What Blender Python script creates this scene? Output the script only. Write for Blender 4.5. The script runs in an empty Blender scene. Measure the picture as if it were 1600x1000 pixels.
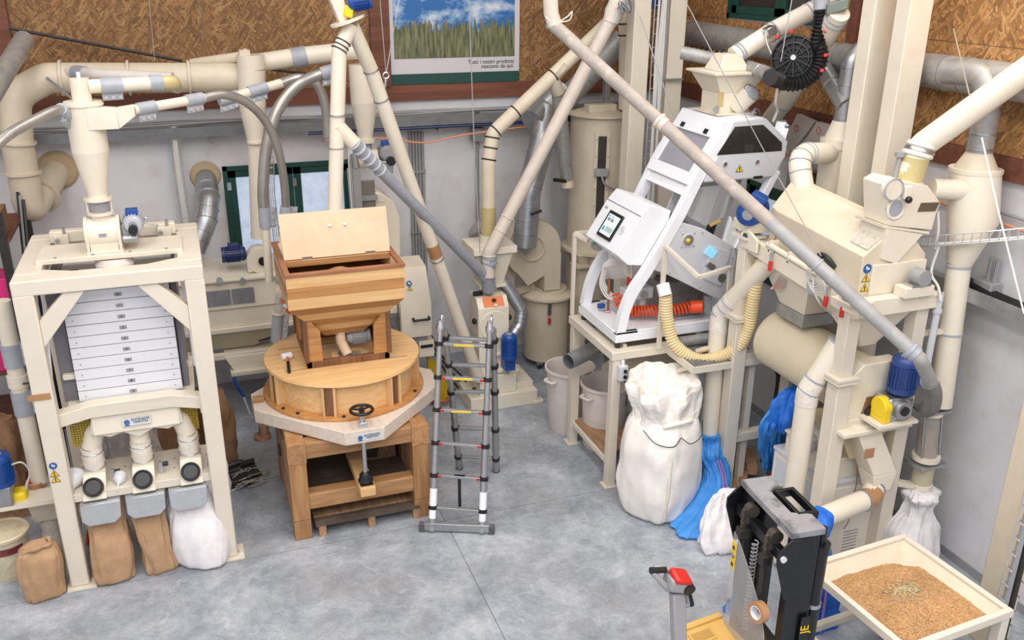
import bpy, math, random
from mathutils import Vector as V, Matrix, noise, Quaternion
random.seed(7)
SC = bpy.context.scene; COL = SC.collection; PI = math.pi
# ------------------------------------------------------------------ camera
YAW, PIT, ROL, FPX, HC = 0.34767357, 0.37305039, -0.00781226, 1420.0, 5.4
_f = V((math.sin(YAW)*math.cos(PIT), math.cos(YAW)*math.cos(PIT), -math.sin(PIT)))
_r = V((math.cos(YAW), -math.sin(YAW), 0)); _d = _f.cross(_r)
CR = math.cos(ROL)*_r + math.sin(ROL)*_d; CD = -math.sin(ROL)*_r + math.cos(ROL)*_d; CF = _f
cd = bpy.data.cameras.new('camera'); cam = bpy.data.objects.new('camera', cd); COL.objects.link(cam)
cd.sensor_width = 36; cd.lens = FPX/1600*36; cd.clip_start = .05; cd.clip_end = 200
m = Matrix((CR, -CD, -CF)).transposed().to_4x4(); m.translation = (0, 0, HC); cam.matrix_world = m
SC.camera = cam
# ------------------------------------------------------------------ light, world, exposure
W = bpy.data.worlds.new('sky'); SC.world = W; W.use_nodes = True
bg = W.node_tree.nodes['Background']; bg.inputs[0].default_value = (.86, .92, 1, 1); bg.inputs[1].default_value = 1.6
def lamp(x, y, z, sx, sy, e, col=(1, .975, .945), rot=(0, 0, 0)):
    l = bpy.data.lights.new('ceiling_light', 'AREA'); l.shape = 'RECTANGLE'; l.size = sx; l.size_y = sy; l.energy = e; l.color = col
    o = bpy.data.objects.new('ceiling_light', l); o.location = (x, y, z); o.rotation_euler = rot; COL.objects.link(o)
for lx in (-2.2, 1.6, 5.0):
    for ly, e in ((-1.8, 280), (1.6, 215), (5.0, 180), (8.2, 95)):
        lamp(lx, ly, 8.8, 1.6, 2.6, e*(1.12 if lx < 4 else .85))
lamp(6.0, 5.6, 6.9, .4, 1.6, 40, (1, .84, .62), (0, math.radians(25), 0))
SC.view_settings.view_transform = 'Standard'; SC.view_settings.look = 'None'
SC.view_settings.gamma = 1; SC.view_settings.use_curve_mapping = False; SC.view_settings.exposure = -0.66
# ------------------------------------------------------------------ measuring helpers: a sight line met with a plane
def _ray(px, py): return CR*((px-800)/FPX) + CD*((py-500)/FPX) + CF
def Z(px, py, z): d = _ray(px, py); return V((0, 0, HC)) + d*((z-HC)/d.z)
def Y(px, py, y): d = _ray(px, py); return V((0, 0, HC)) + d*(y/d.y)
def X(px, py, x): d = _ray(px, py); return V((0, 0, HC)) + d*(x/d.x)
def ln(n, p): return n*(V(p)-V((0, 0, HC))).dot(CF)/FPX
# ------------------------------------------------------------------ mesh builder
def frame(ax):
    ax = V(ax).normalized(); u = V((0, 0, 1)) if abs(ax.z) < .9 else V((1, 0, 0))
    a = ax.cross(u).normalized(); return a, ax.cross(a).normalized(), ax
class M:
    def __init__(s): s.v = []; s.f = []; s.mi = []; s.cur = 0
    def add(s, vs, fs):
        o = len(s.v); s.v += [V(p) for p in vs]
        for f in fs: s.f.append([i+o for i in f]); s.mi.append(s.cur)
        return s
    def hexa(s, b, t): return s.add(list(b)+list(t), [(3, 2, 1, 0), (4, 5, 6, 7), (0, 1, 5, 4), (1, 2, 6, 5), (2, 3, 7, 6), (3, 0, 4, 7)])
    def box(s, a, b):
        (x0, y0, z0), (x1, y1, z1) = a, b; x0, x1 = sorted((x0, x1)); y0, y1 = sorted((y0, y1)); z0, z1 = sorted((z0, z1))
        return s.hexa([(x0, y0, z0), (x1, y0, z0), (x1, y1, z0), (x0, y1, z0)], [(x0, y0, z1), (x1, y0, z1), (x1, y1, z1), (x0, y1, z1)])
    def obox(s, c, ax, ay, az):
        c, ax, ay, az = V(c), V(ax), V(ay), V(az)
        return s.hexa([c-ax-ay-az, c+ax-ay-az, c+ax+ay-az, c-ax+ay-az], [c-ax-ay+az, c+ax-ay+az, c+ax+ay+az, c-ax+ay+az])
    def beam(s, p0, p1, w, h=None, up=(0, 0, 1)):
        p0, p1 = V(p0), V(p1); h = h or w; d = (p1-p0); n = d.normalized(); u = V(up)
        if abs(n.dot(u)) > .98: u = V((0, 1, 0))
        a = n.cross(u).normalized(); b = a.cross(n)
        return s.obox((p0+p1)/2, a*w/2, d/2, b*h/2) if False else s.hexa([p0-a*w/2-b*h/2, p0+a*w/2-b*h/2, p0+a*w/2+b*h/2, p0-a*w/2+b*h/2], [p1-a*w/2-b*h/2, p1+a*w/2-b*h/2, p1+a*w/2+b*h/2, p1-a*w/2+b*h/2])
    def lathe(s, c, ax, prof, n=24, sq=None):
        c = V(c); a, b, x = frame(ax); o = len(s.v); vs = []; fs = []
        for r, h in prof:
            r = max(r, 1e-4)
            for i in range(n):
                t = 2*PI*i/n; vs.append(c + x*h + (a*math.cos(t)+b*math.sin(t))*r)
        k = len(prof)
        for j in range(k-1):
            for i in range(n): i2 = (i+1) % n; fs.append((j*n+i, j*n+i2, (j+1)*n+i2, (j+1)*n+i))
        if prof[0][0] > 0.0005: fs.append(tuple(range(n-1, -1, -1)))
        if prof[-1][0] > 0.0005: fs.append(tuple((k-1)*n+i for i in range(n)))
        return s.add(vs, fs)
    def cyl(s, p0, p1, r, r2=None, n=20):
        p0, p1 = V(p0), V(p1); return s.lathe(p0, p1-p0, [(r, 0), (r if r2 is None else r2, (p1-p0).length)], n)
    def shell(s, p0, p1, r, t=.006, n=24, r2=None):
        p0, p1 = V(p0), V(p1); L = (p1-p0).length; r2 = r if r2 is None else r2; a, b, x = frame(p1-p0)
        prof = [(r, 0), (r2, L), (r2-t, L), (r-t, 0), (r, 0)]; vs = []; fs = []
        for q, h in prof[:-1]:
            for i in range(n): u = 2*PI*i/n; vs.append(p0 + x*h + (a*math.cos(u)+b*math.sin(u))*q)
        for j in range(4):
            for i in range(n): i2 = (i+1) % n; j2 = (j+1) % 4; fs.append((j*n+i, j*n+i2, j2*n+i2, j2*n+i))
        return s.add(vs, fs)
    def tube(s, pts, r, n=14, cap=True, closed=False):
        pts = [V(p) for p in pts]; k = len(pts); rs = r if isinstance(r, (list, tuple)) else [r]*k
        def tan(i):
            if closed: return (pts[(i+1) % k]-pts[i-1]).normalized()
            return (pts[min(i+1, k-1)]-pts[max(i-1, 0)]).normalized()
        a, b, t0 = frame(tan(0)); vs = []; fs = []
        for i in range(k):
            t = tan(i); q = t0.rotation_difference(t); a = (q @ a).normalized(); t0 = t; b = t.cross(a)
            for j in range(n): u = 2*PI*j/n; vs.append(pts[i] + (a*math.cos(u)+b*math.sin(u))*rs[i])
        for i in range(k if closed else k-1):
            i2 = (i+1) % k
            for j in range(n): j2 = (j+1) % n; fs.append((i*n+j, i*n+j2, i2*n+j2, i2*n+j))
        if cap and not closed: fs.append(tuple(range(n-1, -1, -1))); fs.append(tuple((k-1)*n+j for j in range(n)))
        return s.add(vs, fs)
    def prism(s, poly, vec):
        n = len(poly); p = [V(q) for q in poly]; vec = V(vec)
        return s.add(p+[q+vec for q in p], [tuple(range(n-1, -1, -1)), tuple(range(n, 2*n))]+[(i, (i+1) % n, n+(i+1) % n, n+i) for i in range(n)])
    def ball(s, c, rx, ry=None, rz=None, n=16, m=10, z0=-1, z1=1):
        ry = ry or rx; rz = rz or rx; c = V(c); vs = []; fs = []
        for j in range(m+1):
            h = math.asin(z0)+(math.asin(z1)-math.asin(z0))*j/m
            for i in range(n): t = 2*PI*i/n; vs.append(c+V((rx*math.cos(h)*math.cos(t), ry*math.cos(h)*math.sin(t), rz*math.sin(h))))
        for j in range(m):
            for i in range(n): i2 = (i+1) % n; fs.append((j*n+i, j*n+i2, (j+1)*n+i2, (j+1)*n+i))
        fs.append(tuple(range(n-1, -1, -1))); fs.append(tuple(m*n+i for i in range(n)))
        return s.add(vs, fs)
    def torus(s, c, ax, R, r, n=28, m=8, a0=0, a1=None):
        a, b, x = frame(ax); c = V(c)
        if a1 is None: return s.tube([c+(a*math.cos(2*PI*i/n)+b*math.sin(2*PI*i/n))*R for i in range(n)], r, m, closed=True)
        return s.tube([c+(a*math.cos(a0+(a1-a0)*i/n)+b*math.sin(a0+(a1-a0)*i/n))*R for i in range(n+1)], r, m)
    def grid(s, rows):
        k = len(rows); n = len(rows[0]); vs = [p for r in rows for p in r]
        return s.add(vs, [(j*n+i, j*n+i+1, (j+1)*n+i+1, (j+1)*n+i) for j in range(k-1) for i in range(n-1)])
def bend(pts, rad, k=7):
    pts = [V(p) for p in pts]; out = [pts[0]]
    for i in range(1, len(pts)-1):
        p = pts[i]; a = (pts[i-1]-p); b = (pts[i+1]-p); la, lb = a.length, b.length; a.normalize(); b.normalize()
        ang = a.angle(b); r = rad[i-1] if isinstance(rad, (list, tuple)) else rad
        t = min(r/max(math.tan(ang/2), 1e-3), la*.49, lb*.49)
        s0 = p+a*t; s1 = p+b*t
        for j in range(k+1):
            u = j/k; out.append(s0*(1-u)**2+p*2*u*(1-u)+s1*u*u)
    out.append(pts[-1]); return out
def smoothpath(pts, k=8):
    pts = [V(p) for p in pts]; P = [pts[0]*2-pts[1]]+pts+[pts[-1]*2-pts[-2]]; out = []
    for i in range(1, len(P)-2):
        for j in range(k):
            t = j/k; a, b, c, d = P[i-1:i+3]
            out.append(.5*((2*b)+(c-a)*t+(2*a-5*b+4*c-d)*t*t+(3*b-a-3*c+d)*t**3))
    out.append(pts[-1]); return out
# ------------------------------------------------------------------ objects
def mk(name, mb, mats, parent=None, loc=None, bev=0, sm=40, fix=True):
    me = bpy.data.meshes.new(name)
    org = V((0, 0, 0))
    if parent is not None: org = V(parent['_org'])
    elif loc is not None: org = V(loc)
    elif mb.v:
        org = V((sum(p.x for p in mb.v)/len(mb.v), sum(p.y for p in mb.v)/len(mb.v), min(p.z for p in mb.v)))
    me.from_pydata([p-org for p in mb.v], [], mb.f)
    mats = mats if isinstance(mats, (list, tuple)) else [mats]
    for q in mats: me.materials.append(q)
    if len(mats) > 1: me.polygons.foreach_set('material_index', mb.mi)
    if fix:
        import bmesh
        bm = bmesh.new(); bm.from_mesh(me); bmesh.ops.recalc_face_normals(bm, faces=bm.faces); bm.to_mesh(me); bm.free()
    if sm: me.shade_smooth(); me.set_sharp_from_angle(angle=math.radians(sm))
    o = bpy.data.objects.new(name, me); COL.objects.link(o)
    if bev:
        b = o.modifiers.new('edge', 'BEVEL'); b.width = bev; b.segments = 2; b.limit_method = 'ANGLE'; b.angle_limit = math.radians(35); b.harden_normals = False
    if parent is not None: o.parent = parent
    else: o.location = org
    o['_org'] = tuple(org); return o
def tag(o, label=None, cat=None, group=None, kind=None):
    if label: o['label'] = label
    if cat: o['category'] = cat
    if group: o['group'] = group
    if kind: o['kind'] = kind
    return o
def T(name, label, cat, loc, group=None):
    o = bpy.data.objects.new(name, None); COL.objects.link(o); o.location = V(loc); o['_org'] = tuple(V(loc)); o.empty_display_size = .1
    return tag(o, label, cat, group)
def O(name, mb, mat, label, cat, group=None, bev=0, sm=40, loc=None): return tag(mk(name, mb, mat, None, loc, bev, sm), label, cat, group)
def S(name, mb, mat, parent=None, bev=0, sm=40):
    o = mk(name, mb, mat, parent, (0, 0, 0) if parent is None else None, bev, sm)
    if parent is None: o['kind'] = 'structure'
    return o
def P(name, mb, mat, parent, label=None, bev=0, sm=40):
    o = mk(name, mb, mat, parent, None, bev, sm)
    if label: o['label'] = label
    return o
def row_t(p0, p1, row):
    p0, p1 = V(p0), V(p1); best = min(range(401), key=lambda i: abs((lambda q: 500+FPX*q.dot(CD)/q.dot(CF))(p0.lerp(p1, i/400)-V((0, 0, HC)))-row)); return p0.lerp(p1, best/400)
def text(name, s, size, c, right, up, mat, parent, align='CENTER', ext=.001):
    cu = bpy.data.curves.new(name, 'FONT'); cu.body = s; cu.size = size; cu.align_x = align; cu.align_y = 'CENTER'; cu.extrude = ext; cu.space_line = .8
    t = bpy.data.objects.new(name, cu); COL.objects.link(t); dg = bpy.context.evaluated_depsgraph_get()
    me = bpy.data.meshes.new_from_object(t.evaluated_get(dg)); bpy.data.objects.remove(t)
    r = V(right).normalized(); u = V(up).normalized(); n = r.cross(u)
    mt = Matrix((r, u, n)).transposed().to_4x4(); mt.translation = V(c)-V(parent['_org'])+n*.002
    me.transform(mt); me.materials.clear(); me.materials.append(mat)
    o = bpy.data.objects.new(name, me); COL.objects.link(o); o.parent = parent; o['_org'] = parent['_org']; return o
# ------------------------------------------------------------------ materials
def lin(c): return tuple(((x/255)/12.92 if x/255 <= .04045 else ((x/255+.055)/1.055)**2.4) for x in c)+(1,)
def mat(name, c, rough=.5, metal=0, var=.06, scale=3, bump=0, bscale=60, spec=.5, alpha=None, trans=0, dust=0, dustc=(205, 190, 165), emit=0):
    m = bpy.data.materials.new(name); m.use_nodes = True; nt = m.node_tree; N = nt.nodes; L = nt.links; b = N['Principled BSDF']
    b.inputs['Roughness'].default_value = rough; b.inputs['Metallic'].default_value = metal; b.inputs['Specular IOR Level'].default_value = spec
    tc = N.new('ShaderNodeTexCoord'); src = tc.outputs['Object']
    col = lin(c); b.inputs['Base Color'].default_value = col
    if var:
        nz = N.new('ShaderNodeTexNoise'); nz.inputs['Scale'].default_value = scale; nz.inputs['Detail'].default_value = 5; nz.inputs['Roughness'].default_value = .65
        L.new(src, nz.inputs['Vector'])
        r = N.new('ShaderNodeValToRGB'); e = r.color_ramp.elements; e[0].position = .3; e[1].position = .7
        e[0].color = tuple(x*(1-var*2) for x in col[:3])+(1,); e[1].color = tuple(min(x*(1+var), 1) for x in col[:3])+(1,)
        L.new(nz.outputs['Fac'], r.inputs[0]); out = r.outputs[0]
        if dust:
            n2 = N.new('ShaderNodeTexNoise'); n2.inputs['Scale'].default_value = scale*2.3; n2.inputs['Detail'].default_value = 8; L.new(src, n2.inputs['Vector'])
            r2 = N.new('ShaderNodeValToRGB'); r2.color_ramp.elements[0].position = .5; r2.color_ramp.elements[1].position = .72
            r2.color_ramp.elements[1].color = (dust,)*3+(1,); L.new(n2.outputs['Fac'], r2.inputs[0])
            mx = N.new('ShaderNodeMixRGB'); L.new(r2.outputs[0], mx.inputs[0]); L.new(out, mx.inputs[1]); mx.inputs[2].default_value = lin(dustc); out = mx.outputs[0]
        L.new(out, b.inputs['Base Color'])
    if bump:
        nb = N.new('ShaderNodeTexNoise'); nb.inputs['Scale'].default_value = bscale; nb.inputs['Detail'].default_value = 4; L.new(src, nb.inputs['Vector'])
        bp = N.new('ShaderNodeBump'); bp.inputs['Strength'].default_value = bump; bp.inputs['Distance'].default_value = .01; L.new(nb.outputs['Fac'], bp.inputs['Height']); L.new(bp.outputs[0], b.inputs['Normal'])
    if alpha is not None: b.inputs['Alpha'].default_value = alpha
    if trans: b.inputs['Transmission Weight'].default_value = trans
    if emit: b.inputs['Emission Color'].default_value = col; b.inputs['Emission Strength'].default_value = emit
    return m
def wood(name, c1, c2, scale=1, axis=0, rough=.45):
    m = bpy.data.materials.new(name); m.use_nodes = True; nt = m.node_tree; N = nt.nodes; L = nt.links; b = N['Principled BSDF']; b.inputs['Roughness'].default_value = rough
    tc = N.new('ShaderNodeTexCoord'); mp = N.new('ShaderNodeMapping'); sc = [14*scale]*3; sc[axis] = 1.1*scale; mp.inputs['Scale'].default_value = sc
    L.new(tc.outputs['Object'], mp.inputs[0]); nz = N.new('ShaderNodeTexNoise'); nz.inputs['Scale'].default_value = 1.6; nz.inputs['Detail'].default_value = 7; nz.inputs['Roughness'].default_value = .6; nz.inputs['Distortion'].default_value = .6
    L.new(mp.outputs[0], nz.inputs['Vector']); r = N.new('ShaderNodeValToRGB'); r.color_ramp.elements[0].position = .32; r.color_ramp.elements[1].position = .68
    r.color_ramp.elements[0].color = lin(c1); r.color_ramp.elements[1].color = lin(c2); L.new(nz.outputs['Fac'], r.inputs[0])
    oi = N.new('ShaderNodeObjectInfo'); hs = N.new('ShaderNodeHueSaturation'); mr = N.new('ShaderNodeMapRange'); mr.inputs[3].default_value = .88; mr.inputs[4].default_value = 1.1
    L.new(oi.outputs['Random'], mr.inputs[0]); L.new(mr.outputs[0], hs.inputs['Value']); L.new(r.outputs[0], hs.inputs['Color']); L.new(hs.outputs[0], b.inputs['Base Color'])
    bp = N.new('ShaderNodeBump'); bp.inputs['Strength'].default_value = .12; bp.inputs['Distance'].default_value = .004; L.new(nz.outputs['Fac'], bp.inputs['Height']); L.new(bp.outputs[0], b.inputs['Normal'])
    return m
CREAM = mat('cream_paint', (226, 217, 199), .38, var=.025, scale=2.2, dust=.22)
CREAMD = mat('dusty_cream_paint', (214, 202, 180), .5, var=.05, scale=2.5, dust=.5)
FRAMEC = mat('frame_paint', (218, 209, 193), .45, var=.03, scale=2)
PINKC = mat('dusty_plastic_pipe', (212, 200, 188), .5, var=.06, scale=4, dust=.4, dustc=(220, 205, 190))
GREYP = mat('grey_plastic_pipe', (160, 164, 172), .42, var=.05, scale=5, dust=.3, dustc=(190, 190, 195))
GALV = mat('galvanised_steel', (178, 181, 184), .36, .75, var=.1, scale=9)
GALVD = mat('dusty_galvanised_steel', (165, 165, 163), .5, .45, var=.1, scale=6, dust=.75, dustc=(190, 178, 162))
STEEL = mat('bare_steel', (190, 192, 196), .28, .9, var=.06, scale=12)
ALU = mat('aluminium', (172, 173, 175), .38, .75, var=.05, scale=10)
CHROME = mat('chrome', (220, 222, 226), .15, 1, var=0)
DARK = mat('dark_steel', (62, 60, 58), .5, .5, var=.15, scale=15)
BLACK = mat('black_plastic', (24, 24, 26), .4, var=.1, scale=20)
BLACKP = mat('black_paint', (20, 20, 23), .3, var=.2, scale=9)
BLUEM = mat('blue_motor_paint', (28, 74, 148), .35, var=.08, scale=8)
BLUED = mat('dark_blue_motor_paint', (36, 50, 96), .4, var=.08, scale=8)
BLUEG = mat('grey_blue_motor_paint', (44, 70, 132), .38, var=.08, scale=8)
YEL = mat('yellow_plastic', (240, 206, 32), .4, var=.04)
YELD = mat('yellow_steel', (196, 164, 20), .5, var=.1)
RED = mat('red_plastic', (200, 40, 36), .35, var=.04)
ORANGE = mat('orange_hose', (238, 84, 34), .4, var=.05)
ORNG2 = mat('orange_panel', (224, 130, 78), .5, var=.03)
WHITE = mat('white_paint', (236, 238, 243), .35, var=.015)
WHITEG = mat('light_grey_paint', (206, 207, 212), .4, var=.02)
PANELG = mat('white_sifter_panel', (222, 222, 228), .3, var=.015)
PLGREY = mat('grey_sheet', (122, 120, 124), .45, var=.08)
FABRIC = mat('white_fabric_sleeve', (226, 218, 206), .9, var=.06, scale=18, bump=.3, bscale=40)
BIGBAG = mat('woven_white_sack', (240, 235, 228), .7, var=.03, scale=6, bump=.15, bscale=220)
WSACK = mat('thin_white_sack', (230, 226, 228), .75, var=.05, scale=9, bump=.15, bscale=200)
KRAFT = mat('kraft_paper', (180, 145, 110), .8, var=.1, scale=7, bump=.35, bscale=14)
KRAFTD = mat('old_kraft_paper', (142, 108, 78), .85, var=.12, scale=7, bump=.4, bscale=14)
CLEARP = mat('clear_film', (225, 225, 228), .3, var=0, alpha=.35)
MILKY = mat('translucent_plastic', (232, 234, 238), .35, var=.02, trans=.25)
TUBP = mat('dusty_white_tub', (218, 209, 203), .5, var=.05, scale=4, dust=.3)
HOSEC = mat('clear_grey_hose', (166, 162, 156), .28, .55, var=.08, scale=6)
CLEAR = mat('clear_tube', (200, 196, 188), .1, var=0, alpha=.32)
ACRYL = mat('acrylic_sheet', (200, 200, 202), .1, var=0, alpha=.34)
TINT = mat('tinted_window', (46, 42, 40), .06, var=.08, scale=4, alpha=.93)
LTINT = mat('clear_window', (176, 174, 180), .1, var=.05, scale=3, alpha=.55)
AMBER = mat('amber_sight_glass', (206, 190, 136), .25, var=.06, trans=.15)
IVORYH = mat('ivory_ribbed_hose', (226, 206, 160), .5, var=.06)
TAPE = mat('brown_tape', (172, 128, 88), .35, var=.05)
COPPER = mat('orange_cable', (224, 150, 112), .5, var=0)
WIREW = mat('white_cable', (212, 210, 206), .5, var=0)
WIREG = mat('wire', (176, 174, 170), .35, .7, var=0)
WIREM = mat('zinc_wire', (196, 196, 194), .35, .6, var=0)
LGREY = mat('light_grey_box', (200, 204, 208), .5, var=.02)
MGREY = mat('grey_box', (150, 150, 152), .5, var=.04)
CARD = mat('cardboard', (134, 96, 66), .8, var=.06)
OAK = wood('oak', (150, 106, 66), (184, 142, 98), 1, 0)
OAKY = wood('oak_depth', (150, 106, 66), (182, 140, 96), 1, 1)
OAKZ = wood('oak_upright', (144, 100, 60), (176, 134, 90), 1, 2)
ASH = wood('pale_ash', (206, 162, 108), (224, 186, 134), .8, 0)
ASHZ = wood('pale_ash_upright', (200, 156, 104), (220, 182, 130), .8, 2)
HONEY = wood('honey_oak', (166, 114, 64), (192, 142, 86), 1, 0)
WALNUT = wood('walnut', (92, 58, 38), (134, 92, 62), 1.2, 2)
CHERRY = wood('cherry', (136, 86, 58), (168, 112, 78), 1.2, 0)
RAWW = wood('raw_timber', (140, 104, 76), (186, 150, 116), 1, 1, .7)
DARKW = wood('brown_timber', (96, 56, 40), (124, 76, 56), .5, 0, .7)
PLYW = mat('dusty_plywood', (224, 200, 168), .6, var=.05, scale=3, dust=.4, dustc=(214, 178, 132))
BLUEBAG = mat('blue_woven_bag', (66, 146, 222), .55, var=.08, scale=8, bump=.2, bscale=160)
BLUEBAG2 = mat('deep_blue_woven_bag', (22, 104, 206), .55, var=.08, scale=8, bump=.2, bscale=160)
PINKS = mat('bag_stripe', (150, 120, 190), .6, var=.05)
SCREEN = mat('lit_screen', (205, 232, 232), .2, var=0, emit=.75)
BLUEWIN = mat('lit_viewport', (150, 214, 240), .2, var=.05, emit=.6)
WARN = mat('warning_yellow', (238, 196, 20), .4, var=0)
SBLUE = mat('sticker_blue', (40, 90, 150), .4, var=0)
INK = mat('ink', (40, 40, 48), .6, var=0)
GREENF = mat('green_window_paint', (22, 70, 62), .4, var=.08, scale=5)
TEAL = mat('teal_print', (40, 150, 150), .4, var=0)
GREENP = mat('poster_green', (30, 72, 66), .6, var=.03)
MAGENTA = mat('magenta_plastic', (216, 40, 120), .5, var=.05)
LAYELLOW = mat('ochre_tray', (222, 180, 102), .5, var=.05)
RUBBER = mat('grey_rubber', (84, 84, 88), .6, var=.05)
STONE = mat('pale_granite', (214, 200, 186), .55, var=.06, scale=22, bump=.15, bscale=90)
def grainmat():
    m = mat('wheat_grain', (206, 152, 92), .7, var=0); nt = m.node_tree; N = nt.nodes; L = nt.links; b = N['Principled BSDF']
    tc = N.new('ShaderNodeTexCoord'); vo = N.new('ShaderNodeTexVoronoi'); vo.inputs['Scale'].default_value = 95; L.new(tc.outputs['Object'], vo.inputs['Vector'])
    r = N.new('ShaderNodeValToRGB'); e = r.color_ramp.elements; e[0].color = lin((140, 98, 60)); e[1].color = lin((206, 164, 112)); L.new(vo.outputs['Color'], r.inputs[0])
    nz = N.new('ShaderNodeTexNoise'); nz.inputs['Scale'].default_value = 3; L.new(tc.outputs['Object'], nz.inputs['Vector'])
    mx = N.new('ShaderNodeMixRGB'); mx.blend_type = 'OVERLAY'; mx.inputs[0].default_value = .35; L.new(r.outputs[0], mx.inputs[1]); L.new(nz.outputs['Fac'], mx.inputs[2]); L.new(mx.outputs[0], b.inputs['Base Color'])
    bp = N.new('ShaderNodeBump'); bp.inputs['Strength'].default_value = .8; bp.inputs['Distance'].default_value = .006; bp.invert = True; L.new(vo.outputs['Distance'], bp.inputs['Height']); L.new(bp.outputs[0], b.inputs['Normal'])
    return m
GRAIN = grainmat()
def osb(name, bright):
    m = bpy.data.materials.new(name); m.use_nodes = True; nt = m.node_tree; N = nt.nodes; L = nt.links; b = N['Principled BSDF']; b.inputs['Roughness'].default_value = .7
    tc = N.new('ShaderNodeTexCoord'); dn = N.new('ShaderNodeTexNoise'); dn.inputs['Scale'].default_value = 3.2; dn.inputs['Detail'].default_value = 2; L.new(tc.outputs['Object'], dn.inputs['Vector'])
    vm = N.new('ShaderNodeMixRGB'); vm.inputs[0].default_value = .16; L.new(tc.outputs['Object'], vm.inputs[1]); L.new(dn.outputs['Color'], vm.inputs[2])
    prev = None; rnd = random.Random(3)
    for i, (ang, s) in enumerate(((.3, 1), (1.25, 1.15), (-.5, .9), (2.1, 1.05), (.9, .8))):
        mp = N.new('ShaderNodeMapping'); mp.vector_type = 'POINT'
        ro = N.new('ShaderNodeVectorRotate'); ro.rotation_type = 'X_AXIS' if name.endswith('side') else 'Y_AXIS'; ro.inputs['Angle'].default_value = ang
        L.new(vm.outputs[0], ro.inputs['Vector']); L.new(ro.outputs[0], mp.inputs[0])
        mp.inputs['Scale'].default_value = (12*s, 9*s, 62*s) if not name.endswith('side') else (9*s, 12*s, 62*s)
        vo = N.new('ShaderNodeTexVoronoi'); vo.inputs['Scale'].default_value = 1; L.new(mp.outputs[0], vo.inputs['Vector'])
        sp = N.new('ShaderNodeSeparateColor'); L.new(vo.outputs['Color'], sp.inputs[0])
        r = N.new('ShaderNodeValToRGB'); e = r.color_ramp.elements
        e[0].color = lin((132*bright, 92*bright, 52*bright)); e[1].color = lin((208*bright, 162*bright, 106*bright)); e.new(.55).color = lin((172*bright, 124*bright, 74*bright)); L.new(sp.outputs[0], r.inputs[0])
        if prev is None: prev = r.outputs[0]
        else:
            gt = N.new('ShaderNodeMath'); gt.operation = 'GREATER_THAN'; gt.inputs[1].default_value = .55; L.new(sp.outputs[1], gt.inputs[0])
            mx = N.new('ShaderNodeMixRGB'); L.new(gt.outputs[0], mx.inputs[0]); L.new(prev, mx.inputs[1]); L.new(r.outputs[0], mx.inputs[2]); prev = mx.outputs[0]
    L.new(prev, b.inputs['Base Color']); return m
OSB = osb('strand_board', .78); OSBS = osb('strand_board_side', .95)  # lamp light put into the colour: back boards toned darker, side boards brighter
def concrete():
    m = bpy.data.materials.new('polished_concrete'); m.use_nodes = True; nt = m.node_tree; N = nt.nodes; L = nt.links; b = N['Principled BSDF']
    tc = N.new('ShaderNodeTexCoord')
    def nz(s, d, r=.6, dist=0):
        n = N.new('ShaderNodeTexNoise'); n.inputs['Scale'].default_value = s; n.inputs['Detail'].default_value = d; n.inputs['Roughness'].default_value = r; n.inputs['Distortion'].default_value = dist; L.new(tc.outputs['Object'], n.inputs['Vector']); return n.outputs['Fac']
    def ramp(src, stops):
        r = N.new('ShaderNodeValToRGB'); e = r.color_ramp.elements
        e[0].position, e[0].color = stops[0][0], stops[0][1]; e[1].position, e[1].color = stops[-1][0], stops[-1][1]
        for p, c in stops[1:-1]: k = e.new(p); k.color = c
        L.new(src, r.inputs[0]); return r.outputs[0]
    def mix(f, a, c, mode='MIX'):
        m_ = N.new('ShaderNodeMixRGB'); m_.blend_type = mode
        for i, q in enumerate((f, a, c)):
            if isinstance(q, (float, int)): m_.inputs[i].default_value = q
            elif isinstance(q, tuple): m_.inputs[i].default_value = q
            else: L.new(q, m_.inputs[i])
        return m_.outputs[0]
    g = lambda v: (v, v, v, 1)
    base = ramp(nz(1.5, 10, .74, .3), [(.3, lin((116, 123, 133))), (.5, lin((152, 158, 166))), (.72, lin((190, 194, 200)))])
    fine = ramp(nz(9, 9, .8, .6), [(.32, g(.28)), (.68, g(.72))]); c1 = mix(.42, base, fine, 'OVERLAY')
    c2 = mix(ramp(nz(.8, 6), [(.5, g(0)), (.75, g(.55))]), c1, lin((150, 145, 138)))
    c3 = mix(ramp(nz(3.3, 9, .8, 1.2), [(.56, g(0)), (.66, g(.5))]), c2, lin((196, 200, 206)))
    L.new(c3, b.inputs['Base Color'])
    rr = N.new('ShaderNodeMapRange'); rr.inputs[3].default_value = .3; rr.inputs[4].default_value = .6; L.new(nz(4, 6), rr.inputs[0]); L.new(rr.outputs[0], b.inputs['Roughness']); return m
CONC = concrete()
PLAST = mat('white_plaster', (220, 219, 223), .8, var=.035, scale=1.4, bump=.1, bscale=25, dust=.4, dustc=(192, 184, 176))
JOINT = mat('joint_filler', (158, 152, 144), .9)
FROST = mat('frosted_glass', (226, 234, 250), .5, var=.1, scale=9, trans=.92)
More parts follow.
